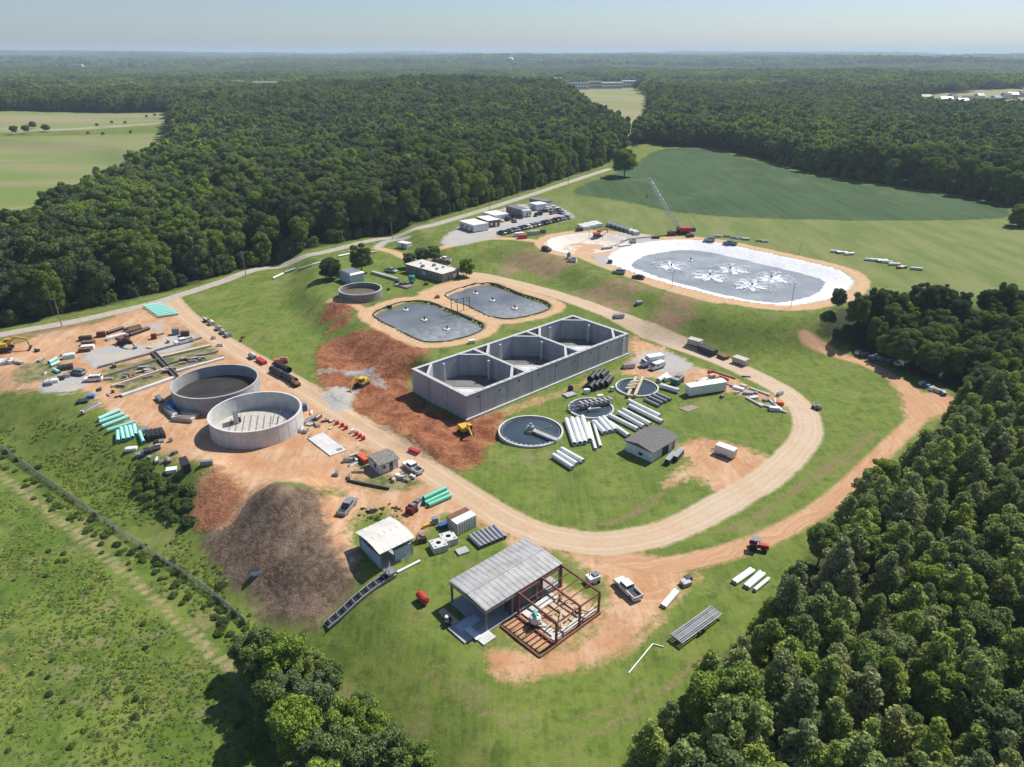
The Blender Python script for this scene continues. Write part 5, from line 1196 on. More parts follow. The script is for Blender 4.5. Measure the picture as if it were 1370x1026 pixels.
for k, (x, y) in enumerate([(676, 292), (681, 295), (688, 297), (694, 292), (728, 284), (737, 283), (742, 279), (672, 287), (733, 280), (722, 287), (746, 282), (684, 291), (717, 289), (751, 286), (668, 297), (740, 286)]):
    car(['parked_car', 'suv'][k % 2], (['white', 'black', 'grey', 'black', 'black', 'silver', 'white', 'grey']*2)[k], None, None, f'{(["white", "black", "grey", "black", "black", "silver", "white", "grey"]*2)[k]} car among the trailers in the gravel lot, {ORD[k]} of the scattered cars', 'cars among the trailers', loc=G(x, y), rz=k*.9)
n_ = 18
for k in range(n_):
    f = k/(n_-1); x, y = 671+(758-671)*f, 313.5+(292.5-313.5)*f
    col_ = ['black', 'black', 'grey', 'black', 'silver', 'black', 'black', 'white', 'grey', 'silver', 'black', 'black', 'grey', 'black', 'red', 'grey', 'silver', 'silver'][k]
    car(['suv', 'parked_car', 'suv'][k % 3], col_, None, None, f'{col_} car in the parked row, {ORD[k]} from the left', 'cars parked in a row on the gravel lot', loc=G(x, y), rz=heading((671, 313.5), (758, 292.5))+math.pi/2+.05*math.sin(k*3))
# trailers and machines
g = G(970, 609); e = root('cargo_trailer', g, heading((962, 604), (981, 611)), 'white enclosed cargo trailer parked on the light gravel apron', 'trailer')
part('body', MB().box((0, 0, 1.35), (4.6, 2.1, 1.95)), WHITE, e); part('roof_cap', MB().box((0, 0, 2.36), (4.5, 2.0, .1)), WHITE, e); wheels(e, (-.5, .4), 2.2, .36); part('drawbar', MB().bar((-2.3, -.5, .5), (-3.6, 0, .5), .1).bar((-2.3, .5, .5), (-3.6, 0, .5), .1), DARK, e); part('door', MB().box((2.32, 0, 1.3), (.04, 1.7, 1.7)), SILV, e)
e, L = trailer((922.5, 531.5), (971, 523.5), 2.6, 2.5, WHITE, 'long white box trailer beside the pile of pallets', doors=0, nm='storage_trailer')
g = mid((904, 861), (958, 822)); L = float(np.linalg.norm(G(904, 861)-G(958, 822))); e = root('flatbed_trailer', g, heading((904, 861), (958, 822)), 'grey slatted flatbed trailer on the grass near the pine wood', 'trailer')
for k in range(7): part('plank', MB().box((0, -1.1+k*.37, 1.0), (L, .24, .08)), GREYP if k % 2 else mat('dull_zinc', (.26, .27, .28), .6, metal=.3), e)
part('frame', MB().box((0, 0, .85), (L-.3, .5, .22)).box((-L/2+.1, 0, .9), (.2, 2.6, .3)).box((L/2-.1, 0, .9), (.2, 2.6, .3)), GREYP, e)
for s in (-.9, .2): part('wheel', MB().tube((s, -1.45, .42), (s, -1.15, .42), .42, 14), BLACK, e); part('wheel', MB().tube((s, 1.15, .42), (s, 1.45, .42), .42, 14), BLACK, e)
def tractor(px, py, rz_, label, paint=REDP):
    e = root('tractor', G(px, py), rz_, label, 'tractor')
    part('hood', MB().box((1.0, 0, 1.1), (1.7, .8, .7)).box((1.9, 0, 1.0), (.2, .9, .6)), paint, e); part('chassis', MB().box((.2, 0, .7), (3.2, .6, .4)), BLACK, e)
    part('fender', MB().box((-.7, -.75, 1.25), (1.3, .35, .2)).box((-.7, .75, 1.25), (1.3, .35, .2)), paint, e)
    for x in (-1.1, .1):
        for y in (-.6, .6): part('roof_post', MB().bar((x, y, 1.2), (x*.9, y*.9, 2.3), .08), BLACK, e)
    part('canopy', MB().box((-.5, 0, 2.36), (1.7, 1.5, .12)), GREYP, e); part('seat', MB().box((-.6, 0, 1.3), (.5, .5, .2)).box((-.85, 0, 1.6), (.1, .5, .5)), BLACK, e)
    for s in (-1, 1): part('wheel', MB().tube((-.8, s*.65, .75), (-.8, s*1.05, .75), .75, 16), BLACK, e); part('wheel', MB().tube((1.3, s*.6, .45), (1.3, s*.85, .45), .45, 14), BLACK, e)
tractor(1013, 735, heading((1003, 733), (1024, 737)), 'red and black tractor with a roof on the dirt track by the pine wood')
def excavator(px, py, rz_, label, paint=YEL, s=1.0, arm=(3.2, 3.4, 5.6, 2.6, 6.0, .3), turn=0.0):
    e = root('excavator', G(px, py), rz_, label, 'excavator'); e.scale = (s, s, s)
    for q_ in (-1, 1): part('track', MB().side([(-1.9, .1), (-1.6, 0), (1.6, 0), (1.95, .3), (1.95, .55), (1.6, .85), (-1.6, .85), (-1.95, .55), (-1.95, .3)], q_*1.25-.28, q_*1.25+.28), BLACK, e)
    part('undercarriage', MB().box((0, 0, .7), (2.2, 2.0, .4)), DARK, e); h = part('house', MB().box((-.7, 0, 1.55), (2.8, 2.4, 1.1)), paint, e); part('counterweight', MB().side([(-2.1, 1.0), (-2.5, 1.2), (-2.5, 2.0), (-2.1, 2.2)], -1.2, 1.2), paint, h)
    cb = part('cab', MB().box((.8, .75, 2.1), (1.4, .9, 1.7)), paint, e); part('glass', MB().box((.85, .76, 2.25), (1.42, .94, .9)), GLASS, cb)
    x1, z1, x2, z2, x3, z3 = arm
    part('boom', MB().bar((.4, -.2, 1.9), (x1, -.2, z1), .4, .55).bar((x1, -.2, z1), (x2, -.2, z2), .35, .45), paint, e); part('stick', MB().bar((x2, -.2, z2), (x3, -.2, z3), .3, .35), paint, e)
    part('bucket', MB().side([(x3-.5, z3-.5), (x3+.1, z3-.7), (x3+.5, z3), (x3, z3+.25)], -.75, .35), DARK, e); part('ram', MB().bar((.9, -.2, 1.5), (x1*.8, -.2, z1*.85), .14), STEEL, e)
    return e
excavator(484, 516, heading((490, 513), (466, 528)), 'yellow excavator digging at the grey gravel pile on the red soil', arm=(2.6, 3.8, 4.6, 2.4, 5.6, .4))
excavator(623, 580, heading((622, 580), (640, 590)), 'yellow excavator in the shade at the near corner of the concrete basin', arm=(2.4, 2.8, 4.0, 1.4, 4.6, .2), s=.95)
excavator(8, 468, .4, 'yellow excavator at the left edge of the dirt yard', s=1.1); excavator(167, 460, heading((165, 460), (188, 470)), 'brown excavator with its arm reaching over the yard', BRN, 1.05, (3.2, 2.6, 5.4, 2.0, 6.4, .4))
excavator(800, 316, .5, 'small orange excavator beyond the dry pond', ORG, .9); excavator(396, 516, 2.4, 'small dark loader at the end of the black tanks', BRN, .6)
# crane
g = G(914, 313); tip = at_depth(869, 240, float(g[1])); e = root('crawler_crane', (g[0], g[1], g[2]), 0, 'red crawler crane with a long grey lattice boom by the reservoir', 'crane')
for q_ in (-1, 1): part('track', MB().box((0, q_*2.0, .6), (6.0, .9, 1.1)), BLACK, e)
part('house', MB().box((1.0, 0, 2.2), (5.5, 3.0, 1.8)), REDP, e); cb = part('cab', MB().box((-2.2, 1.3, 2.4), (1.6, 1.2, 1.9)), REDP, e); part('glass', MB().box((-2.25, 1.3, 2.6), (1.64, 1.24, .9)), GLASS, cb); part('counterweight', MB().box((4.4, 0, 2.2), (1.6, 3.2, 1.6)), DARK, e)
b0 = Vector((-2.0, 0, 2.2)); b1 = Vector((float(tip[0]-g[0]), 0, float(tip[2]-g[2]))); dv = (b1-b0).normalized(); nv = dv.cross(Vector((0, 1, 0))); bm_ = MB()
for sy in (-.7, .7):
    for sn in (-.7, .7): bm_.bar(b0+Vector((0, sy*.4, 0))+nv*sn*.4, b0.lerp(b1, .12)+Vector((0, sy, 0))+nv*sn, .26); bm_.bar(b0.lerp(b1, .12)+Vector((0, sy, 0))+nv*sn, b1+Vector((0, sy*.5, 0))+nv*sn*.5, .26)
K = 22
for k in range(K):
    p, q_ = b0.lerp(b1, .1+.88*k/K), b0.lerp(b1, .1+.88*(k+1)/K); s = 1 if k % 2 else -1
    for sy in (-.65, .65): bm_.bar(p+Vector((0, sy, 0))+nv*s*.65, q_+Vector((0, sy, 0))-nv*s*.65, .15)
    for sn in (-.65, .65): bm_.bar(p+Vector((0, s*.65, 0))+nv*sn, q_+Vector((0, -s*.65, 0))+nv*sn, .15)
part('lattice_boom', bm_, mat('pale_boom', (.62, .62, .60), .5), e); part('boom_head', MB().box(tuple(b1), (1.2, 1.0, .8)), STEEL, e); part('hoist_line', MB().bar(tuple(b1), (b1.x-.6, 0, b1.z-7), .05), CABLE, e); part('hook_block', MB().box((b1.x-.6, 0, b1.z-7.4), (.5, .4, .9)), BLACK, e)
part('pendant', MB().bar((3.8, 0, 3.2), (1.2, 0, 7.5), .12).bar((1.2, 0, 7.5), tuple(b1), .07), STEEL, e)

# ------------------------------------------------------------------ pipes
def pipe(a, b, r, m, label, group, hollow=True, lift=0, name='pipe'):
    ga, gb = G(*a), G(*b); d = gb-ga; L = float(np.linalg.norm(d)); e_ = MB()
    if hollow: e_.tube((0, 0, r), (L, 0, r+float(d[2])), r, 16, hollow=min(.08, r*.2))
    else: e_.tube((0, 0, r), (L, 0, r+float(d[2])), r, 12)
    o_ = solo(name, e_, m, (ga[0], ga[1], ga[2]+lift), math.atan2(d[1], d[0]), label, 'pipe', group, True)
    return o_
def bundle(items, r, m, lab, grp):
    for k, it in enumerate(items): pipe(it[0], it[1], r, m, f'{lab}, {ORD[k]} from left', grp, lift=it[2] if len(it) > 2 else 0)
bundle([((757.4, 564), (768.5, 597)), ((764.8, 562.8), (776, 596)), ((771.8, 562.8), (782.6, 595)), ((778.7, 560.3), (789, 592))], .62, PIPEW, 'thick white pipe between the nearest and the middle clarifier', 'thick white pipes between the clarifiers')
bundle([((787, 567.5), (796.5, 602.5)), ((793.4, 565), (803.4, 599))], .38, PIPEW, 'thin white pipe of the pair right of the thick white pipes', 'thin pair of white pipes')
bundle([((795.5, 567), (809, 582)), ((801, 562.5), (816, 580)), ((807, 561), (823, 578.5)), ((815, 568), (840.7, 586))], .60, PIPEW, 'white pipe of the slanting bundle left of the shingle roofed building', 'slanting bundle of white pipes')
bundle([((815, 558), (853, 577)), ((827, 554), (861, 573)), ((833, 550.5), (870, 570)), ((841.5, 545), (886, 567)), ((841, 538.6), (883, 559))], .56, PIPEW, 'long white pipe above the shingle roofed building', 'long white pipes above the shingle roofed building')
bundle([((740, 612), (766, 629)), ((745.5, 608), (771.5, 624)), ((751, 603.5), (780.5, 620))], .60, PIPEW, 'white pipe of three alone on the lawn below the nearest clarifier', 'three white pipes alone on the lawn')
bundle([((861.8, 535.5), (881.6, 545)), ((866.4, 532), (886.3, 541.4)), ((872.3, 529.7), (892, 539)), ((878.5, 528), (897.5, 536.5))], .42, PIPEG, 'grey pipe below the farthest clarifier', 'grey pipes below the farthest clarifier')
bundle([((628+33*k/6, 719-13*k/6), (644.5+31*k/6, 734.5-13*k/6)) for k in range(7)], .44, PIPEG, 'grey pipe of the row beside the storage container', 'row of grey pipes beside the container')
bundle([((564, 672), (594, 657.5)), ((568.5, 675.5), (599, 661)), ((573, 678.5), (603, 665.5)), ((567, 673.5), (597, 659.5), .8)], .50, GREEN, 'green pipe of the stack on the orange dirt', 'green pipes on the orange dirt')
bundle([((132.5, 563), (160, 551)), ((134, 567.5), (166.5, 556)), ((138, 573), (173, 559.5)), ((145, 578.5), (181, 567))], .55, MINT, 'mint green pipe lying level at the grass edge', 'level mint pipes at the grass edge')
bundle([((158, 579), (158.5, 592)), ((162.5, 575), (166, 590.5)), ((168.5, 573.5), (172.5, 589.5)), ((174, 572.5), (178, 587.5)), ((179.5, 571), (182.5, 584)), ((187, 580), (193, 594))], .5, MINT, 'mint green pipe pointing down the slope at the grass edge', 'steep mint pipes at the grass edge')
bundle([((192.5+18.5*t_, 412+13*t_), (217+22*t_, 407.5+13.5*t_)) for t_ in [k/7 for k in range(8)]], .52, MINT, 'mint green pipe in the wide stack beside the public road', 'mint pipes beside the public road')
bundle([((66, 487), (76, 481)), ((68, 491), (80, 486)), ((72, 496), (80, 500))], .5, MINT, 'mint green pipe in the small heap by the parked cars', 'mint pipes by the parked cars')
bundle([((144, 447.5), (165, 440.5)), ((174, 450), (200, 441)), ((166, 443.5), (188, 438))], .6, BLKP, 'black pipe in the line across the dirt yard', 'black pipes across the dirt yard')
bundle([((168, 446), (190, 440)), ((172, 443), (187, 439))], .45, BRN, 'rusty brown pipe between the black pipes', 'rusty pipes in the dirt yard')
bundle([((885, 812), (903, 791)), ((888.5, 814), (906.5, 793))], .33, PIPEW, 'thin white pipe of the pair at the edge of the dirt junction', 'white pipes at the dirt junction')
bundle([((980, 780), (1004, 763)), ((983.5, 782), (1008, 765)), ((996, 786), (1017, 767)), ((1000, 788), (1022, 769.5)), ((1009, 791.5), (1028, 776))], .36, PIPEW, 'white pipe of the group at the edge of the pine wood', 'white pipes at the edge of the pine wood')
bundle([((365, 373.5), (379, 367)), ((381.6, 365.5), (395, 360.5)), ((400, 361), (417.5, 355.5)), ((418.6, 355), (433, 351)), ((452.6, 344), (472, 340)), ((492, 339), (505, 338))], .42, PIPEW, 'white pipe laid end to end along the lawn by the public road', 'white pipes laid along the public road')
bundle([((841, 901), (873, 862)), ((873, 862), (888, 866))], .1, PIPEW, 'very thin white pipe lying on the lawn left of the flatbed trailer', 'very thin white pipe lengths')
bundle([((531.5, 767), (562, 751.5))], .25, PIPEW, 'single white pipe lying on the grass below the arched roof shed', 'single white pipe')
bundle([((998, 533), (1020, 545)), ((1015, 541), (1052, 553)), ((1030, 537), (1046, 550)), ((1002, 520), (1030, 530))], .3, PIPEW, 'thin white pipe lying along the inside of the road bend', 'thin white pipes inside the road bend')
bundle([((884, 519), (908, 526)), ((880, 512), (892, 504))], .7, PIPEW, 'short thick pale pipe right of the farthest clarifier', 'short thick pipes by the clarifier')
bundle([((788+7.2*k, 524-2.0*k), (797+6.6*k, 514-1.4*k)) for k in range(4)]+[((789+7*k, 517-1.8*k), (797+6.6*k, 509-1.2*k), 1.2) for k in range(3)], 1.0, BLKP, 'fat black corrugated pipe in the stack behind the middle clarifier', 'fat black pipes behind the clarifiers')
bundle([((364, 497), (380, 506)), ((378, 504), (396, 514)), ((370, 494), (388, 503), .9)], .95, BLKP, 'long black tank on the side of the haul road', 'black tanks by the haul road')
bundle([((464.7, 644), (520.6, 655))], .28, DARK, 'long dark pipe on the grass island below the small white shed', 'dark pipe on the grass island')
g1, g2 = G(561, 800), G(570.5, 811); e = root('fuel_tank', (g1+g2)/2, heading((561, 800), (570.5, 811)), 'red cylindrical fuel tank lying on the lawn left of the metal building', 'tank')
part('drum', MB().lathe([(.2, 0)], 4) if 0 else MB().tube((-1.1, 0, 1.0), (1.1, 0, 1.0), .72, 20), REDP, e, True)
for s in (-1, 1): part('end_cap', MB().tube((s*1.1, 0, 1.0), (s*1.32, 0, 1.0), .72, 20, r2=.4), REDP, e, True); part('saddle', MB().box((s*.7, 0, .22), (.2, 1.2, .44)), DARK, e)
# ------------------------------------------------------------------ slabs, boxes, troughs and loose goods
def slab(corners, z, th, m, name, label, cat):
    ps = [P(*c, Z(*G(*c)[:2])+z) for c in corners]; c_ = np.mean(ps, 0); mb = MB().prism([(p[0]-c_[0], p[1]-c_[1]) for p in ps], -th, 0)
    return solo(name, mb, m, (c_[0], c_[1], c_[2]), 0, label, cat)
slab([(412, 586.3), (441.7, 609.3), (463.6, 601.7), (431.8, 578.6)], .3, .5, CONC_N, 'concrete_slab', 'white rectangular concrete slab on the orange dirt right of the white tank', 'slab')
slab([(926, 541), (936, 545), (920, 551), (908, 546)], .12, .3, WOOD_, 'wooden_platform', 'dark wooden platform on the grass below the white box trailer', 'platform')
ga, gb = G(437, 840), G(524, 771); L = float(np.linalg.norm(gb-ga)); e = root('flume', ga, math.atan2(*(gb-ga)[[1, 0]]), 'long dark channel with pale side rails running down from the arched roof shed', 'channel')
dz = float(gb[2]-ga[2]); fz = lambda f: float(Z(*(ga+(gb-ga)*f)[:2])-ga[2])
for k in range(10): part('channel_floor', MB().bar((L*k/10, 0, .3+fz(k/10)), (L*(k+1)/10, 0, .3+fz((k+1)/10)), 1.5, .15), DARK, e)
for s in (-.8, .8):
    for k in range(10): part('side_rail', MB().bar((L*k/10, s, .5+fz(k/10)), (L*(k+1)/10, s, .5+fz((k+1)/10)), .18, .5), CONC, e)
for k in range(9): part('crossbar', MB().bar((L*(k+.5)/9, -.8, .78+fz((k+.5)/9)), (L*(k+.5)/9, .8, .78+fz((k+.5)/9)), .12, .1), STEEL, e)
part('gate_frame', MB().box((L-1, 0, 1.4+dz), (1.6, 2.0, .2)).bar((L-1.6, -.9, dz), (L-1.6, -.9, 2.6+dz), .12).bar((L-.4, .9, dz), (L-.4, .9, 2.6+dz), .12).bar((L-1.6, -.9, 2.4+dz), (L-.4, .9, 2.4+dz), .1), STEEL, e)
def crate(px, py, sx, sy, sz, m, rz_, label, cat='box', name='crate', lid=None, group=None, z0=0):
    e = root(name, G(px, py)+np.array([0, 0, z0]), rz_, label, cat, group)
    part('body', MB().box((0, 0, sz/2), (sx, sy, sz)), m, e)
    part('lid', MB().box((0, 0, sz+.04), (sx*1.02, sy*1.02, .08)), lid or m, e)
    q0 = random.Random(int(px*7+py*13))
    if cat in ('machine', 'pump', 'generator', 'compressor', 'cart', 'hopper'):
        part('engine_cover', MB().box((sx*.2, 0, sz+.22), (sx*.45, sy*.7, .4)), GREYP, e); part('exhaust', MB().tube((-sx*.25, sy*.2, sz), (-sx*.25, sy*.2, sz+.75), .07, 8), BLACK, e)
        for wx in (-.32, .32):
            for wy in (-1, 1): part('wheel', MB().tube((sx*wx, wy*(sy/2-.02), .3), (sx*wx, wy*(sy/2+.2), .3), .3, 10), BLACK, e)
    elif cat in ('load', 'goods', 'material', 'stack', 'lumber') and sx > 1.4:
        for k in range(3): part('bundle', MB().box((q0.uniform(-.1, .1), (k-1)*sy*.32, sz+.12+.05*(k % 2)), (sx*q0.uniform(.7, 1.05), sy*.26, .2), q0.uniform(-.05, .05)), [TAN, WHITE, STEEL, WOOD_, GREYP][q0.randrange(5)] if cat != 'stack' else (lid or m), e)
    if sx > 1.5:
        for k in range(3): part('batten', MB().box((-sx*.35+k*sx*.35, 0, sz/2), (.08, sy+.06, sz*.96)), lid or m, e)
    return e
def vault(px, py, label):
    e = root('concrete_vault', G(px, py), .45, label, 'vault'); a = 1.25
    for x, y, sx, sy in ((-a, 0, .3, 2*a+.3), (a, 0, .3, 2*a+.3), (0, -a, 2*a-.3, .3), (0, a, 2*a-.3, .3)): part('side', MB().box((x, y, .7), (sx, sy, 1.4)), CONC_N, e)
    part('cover', MB().lathe([(1.2, 1.36), (1.2, 1.44), (.5, 1.44), (.5, 1.36)], 20, closed=True), CONC_N, e); part('floor', MB().box((0, 0, .1), (2*a, 2*a, .15)), DARK, e)
vault(587, 734, 'pale concrete vault with a square top, left one of two on the lawn'); vault(600, 725, 'pale concrete vault with a round hole, right one of two on the lawn'); crate(618.5, 738, 2.2, 1.8, .25, CONC, .5, 'flat grey concrete lid on the lawn below the grey pipes', 'slab', 'flat_slab')
H_ = heading
crate(487, 616, 3.6, 1.7, 1.2, ORG, H_((481, 611), (494, 621)), 'orange dumpster at the corner of the small white shed', 'dumpster', 'dumpster'); crate(554.5, 605, 3.0, .9, .7, REDP, H_((549, 602), (561, 607)), 'low red skip beside the haul road', 'box', 'skip')
crate(405.5, 549, 2.0, 1.6, 1.6, BLUE, .5, 'blue dumpster at the right side of the white tank', 'dumpster', 'dumpster'); crate(793, 778, 2.2, 1.6, 1.3, WHITE, .5, 'small white generator trailer at the top corner of the steel frame', 'generator', 'generator')
crate(249, 628, 4.0, 1.6, 2.2, BLACK, H_((243, 612), (252, 628)), 'tall black rack of panels above the mulch slope', 'rack', 'panel_rack'); crate(230, 631, 2.2, 1.6, .8, WHITE, .3, 'pale box beside the tall black rack', 'box'); crate(277, 621, 2.6, .9, .9, STEEL, .2, 'small grey tank trailer above the dirt ramp', 'tank', 'tank_trailer')
for k in range(4): crate(199+6.2*k, 586-1.2*k, 4.0, .9, 1.3, DARK, H_((199, 578), (206, 592)), f'dark pallet stack at the grass edge, {ORD[k]} from the left of four', 'stack', 'pallet_stack', group='dark pallet stacks at the grass edge')
crate(192, 577, 2.4, 1.6, .8, STEEL, .3, 'grey crate left of the dark pallet stacks'); crate(176, 602, 2.6, 1.4, .5, WHITE, .2, 'white sheet stack below the mint pipes', 'stack'); crate(204, 603, 3.6, 1.8, .7, DARK, .5, 'dark long crate below the pallet stacks'); crate(190, 608, 2.6, 1.5, .5, STEEL, .5, 'grey flat crate between the white sheets and the dark crate')
crate(229, 554, 6.2, 1.4, 1.1, TAN, H_((219, 544), (236, 561)), 'pale lumber stack left of the grey tank, upper of the two long stacks', 'lumber', 'lumber_stack', WHITE); crate(246, 563, 5.6, 1.5, 1.1, TAN, H_((231, 561), (260, 564)), 'pale lumber stack in front of the grey tank, lower long stack', 'lumber', 'lumber_stack', WHITE)
crate(255, 557, 4.6, 1.3, 1.1, TAN, H_((241, 555), (268, 560)), 'pale lumber stack touching the grey tank', 'lumber', 'lumber_stack', WHITE); crate(231, 544, 5.0, 1.5, 1.0, BLUET, H_((222, 533), (239, 551)), 'blue tarpaulin covered stack left of the grey tank', 'stack', 'tarp_stack'); crate(214, 536, 4.0, 1.2, .9, GREYP, H_((206, 528), (222, 546)), 'grey stack left of the blue tarpaulin', 'stack')
crate(122, 532, 1.8, 1.5, .8, BLUET, .3, 'bright blue covered pallet at the yard corner', 'pallet', 'pallet'); crate(111, 538, 2.6, 2.0, .6, DARK, .3, 'dark pallet beside the blue covered pallet', 'pallet', 'pallet'); crate(122, 547, 5.4, 1.1, .6, TAN, H_((112, 552), (132, 541)), 'cream lumber pack above the mint pipes', 'lumber', 'lumber_stack', WHITE)
for k in range(4): crate(66+8*k, 515-3.6*k, 1.7, 1.5, .9, [GREYP, WHITE, DARK, STEEL][k], .4, f'{["grey", "white", "dark", "silver"][k]} box in the row along the gravel strip', group='boxes along the gravel strip')
for k in range(5): crate(0+4.6*k, 487-.6*k, 2.0, 3.2, .9, [WHITE, CONC_N, STEEL, WHITE, TAN][k], .3, f'pale stack at the left frame edge, {ORD[k]} from the left', 'stack', 'sheet_stack', group='pale stacks at the left edge')
crate(93, 479, 3.2, 2.0, 1.2, MINT, .5, 'mint and white heap of pipe fittings by the parked cars', 'stack', 'fittings_heap', WHITE); crate(88, 494, 4.0, 2.2, 1.2, DARK, .5, 'black covered trailer left of the parked grey car', 'trailer', 'covered_trailer')
crate(115, 455, 3.6, 1.6, 1.3, DARK, .2, 'dark container in the left yard, behind the white covered box', 'container'); crate(119, 461, 3.8, 1.8, 1.2, BRN, .25, 'pink brown container top between the dark and white ones', 'container'); crate(118, 466.5, 3.6, 1.8, 1.1, WHITE, .25, 'bright white covered box in the left yard'); crate(114, 470, 3.4, 1.6, 1.0, BRN, .3, 'brown skip in front of the bright white box')
crate(136, 450, 2.6, 1.8, 1.4, REDD, .4, 'dark red machine left of the pale sheet stack', 'machine'); crate(156, 452, 6.0, 1.6, .8, WHITE, H_((145, 455), (168, 449)), 'pale sheet stack in front of the black pipes', 'stack', 'sheet_stack')
crate(206.5, 453, 1.6, 1.4, 1.5, REDD, .3, 'small red cabinet on the dirt left of the gravel', 'cabinet'); crate(236, 447, 2.2, 2.0, 2.0, GREYP, .3, 'grey cube tank behind the white pickup on gravel', 'tank'); crate(248, 449, 2.6, 1.8, 1.4, DARK, .3, 'dark compressor behind the white pickup on gravel', 'compressor')
for k, (x, y, m_, c_) in enumerate([(277, 430, BRN, 'brown'), (283, 434, TAN, 'tan'), (293, 441, STEEL, 'silver'), (299, 446, GREYP, 'grey'), (305, 450, STEEL, 'pale grey'), (338, 479, GREYP, 'dark grey')]): crate(x, y, 3.0, 1.5, 1.1, m_, H_((277, 430), (305, 452)), f'{c_} load along the left side of the haul road, {ORD[k]} from the top', 'load', group='loads along the haul road')
crate(350, 485, 4.6, 1.4, 1.0, REDP, H_((345, 481), (358, 489)), 'red boxes by the haul road above the black tanks', 'box'); crate(377, 485, 3.8, 1.8, 1.3, ORG, .2, 'orange red machine in the grass by the haul road', 'machine')
for k, (x, y) in enumerate([(451, 567.5), (458, 570.5), (463, 574), (472, 578.5), (477, 582), (481.5, 585), (486, 588)]): crate(x, y, .9, .7, .8, REDP if k != 3 else WHITE, .5, f'small {"red" if k != 3 else "white"} valve box in the row on the dirt, {ORD[k]} from the left', 'valve box', 'valve_box', group='valve boxes on the dirt')
crate(418, 561, 3.0, 1.3, .5, GREYP, .8, 'grey pallet leaning by the right side of the white tank', 'pallet'); crate(409, 566, 2.6, 1.2, .5, STEEL, .5, 'silver pallet below the blue dumpster', 'pallet')
e, _ = trailer((919, 461), (935, 467), 2.4, 1.6, BRONZE, 'tan box trailer on the far verge of the haul road', doors=0, rm=BRONZE); e, _ = trailer((979, 485), (996, 491), 2.4, 1.5, BRONZE, 'tan open box on the verge near the road bend', doors=0, rm=BRONZE)
crate(946, 472, 6.0, 2.4, 1.8, DARK, H_((938, 468), (958, 477)), 'dark loaded flatbed between the tan trailer and brown crates', 'truck', 'loaded_flatbed'); crate(967, 479, 3.2, 2.0, 1.0, BRN, H_((960, 475), (975, 482)), 'brown crates at the end of the dark flatbed')
crate(841, 492, 3.6, 1.5, 1.3, SILV, .2, 'silver tank trailer left of the white box truck', 'tank', 'tank_trailer'); crate(906, 512, 4.0, 2.2, 1.7, mat('dark_green', (.02, .11, .07), .5), .9, 'dark green pump unit right of the farthest clarifier', 'pump', 'pump_unit', STEEL); crate(893, 509, 2.0, 1.4, 1.1, WHITE, .4, 'white tank left of the dark green pump', 'tank')
e = root('boom_lift', G(966, 510), H_((950, 498), (982, 510)), 'orange red boom lift folded flat above the long white trailer', 'lift')
part('base', MB().box((0, 0, .8), (2.8, 2.0, .8)), ORG, e); part('boom', MB().bar((-4, .6, 1.6), (3.6, .6, 1.9), .4, .45), BRN, e); part('basket', MB().box((-4.5, .6, 1.2), (1.0, 1.6, 1.0)), REDP, e)
for x in (-1, 1):
    for s in (-1, 1): part('wheel', MB().tube((x, s*.8, .45), (x, s*1.1, .45), .45, 12), BLACK, e)
r_ = random.Random(8)
for k, (x, y) in enumerate([(936, 512), (941, 510), (946, 508), (952, 507), (938, 516), (944, 514), (950, 512), (933, 517)]): crate(x, y, 1.6, 1.2, r_.uniform(.5, 1.4), WHITE if k % 3 else TAN, r_.uniform(0, 2), f'white wrapped pallet in the pile behind the long white trailer, {ORD[k]} of eight', 'pallet', 'wrapped_pallet', group='wrapped pallets behind the white trailer')
for k, (x, y, m_, c_) in enumerate([(981, 517, STEEL, 'silver'), (988, 521, WHITE, 'white'), (994, 519, TAN, 'tan'), (1001, 527, STEEL, 'grey'), (1043, 541, ORG, 'peach'), (1036, 549, WHITE, 'small white'), (1025, 536, GREYP, 'dark grey'), (1008, 533, CONC_N, 'pale')]): crate(x, y, r_.uniform(1.4, 3.2), 1.2, r_.uniform(.4, 1.0), m_, r_.uniform(-.8, .2), f'{c_} crate in the line of goods inside the road bend', group='goods inside the road bend')
crate(1092, 547, 2.2, 1.2, .9, GREYP, -1.0, 'grey handcart on the grass right of the road bend', 'cart'); crate(897, 616, 4.4, 1.2, 1.3, DARK, 1.0, 'dark frame rack at the door of the shingle roofed building, left half', 'rack', 'rack', STEEL); crate(907, 612, 4.4, 1.2, 1.4, DARK, 1.0, 'dark frame rack at the door of the shingle roofed building, right half', 'rack', 'rack', STEEL)
crate(762, 529, 3.2, 2.4, .4, CONC, .6, 'grey concrete box left of the fat black pipes', 'box'); crate(763, 524, 1.2, 1.0, 1.6, BLACK, .3, 'black hopper standing behind the grey concrete box', 'hopper'); crate(785, 526, 1.6, 1.0, 1.2, WHITE, .3, 'white cabinet in front of the fat black pipes', 'cabinet'); crate(803, 532, 1.6, .9, .8, WHITE, .2, 'low white cabinet above the middle clarifier', 'cabinet'); crate(819, 523, .9, .9, 1.2, CONC_N, .2, 'pale post box left of the farthest clarifier')
crate(917, 782, 1.6, 1.4, .8, STEEL, .4, 'grey box at the right end of the dirt junction'); crate(920, 777, 1.2, 1.0, .9, DARK, .4, 'dark box behind the grey box at the dirt junction'); crate(855, 406, 2.2, 1.6, .8, STEEL, .3, 'grey concrete vault on the embankment slope', 'vault'); crate(828, 424, 3.4, 1.6, 1.0, STEEL, .2, 'grey open box beside the haul road behind the basin', 'box')
crate(499, 684, 1.4, 1.0, .9, WOOD_, .3, 'brown box right of the silver pickup'); crate(551, 685, 2.0, 1.6, 1.4, REDD, 1.0, 'dark red machine at the left end of the green pipes', 'machine'); crate(557, 679, 2.8, 1.3, 1.2, WHITE, 1.2, 'white machine at the end of the green pipes', 'machine', 'skid_machine', DARK)
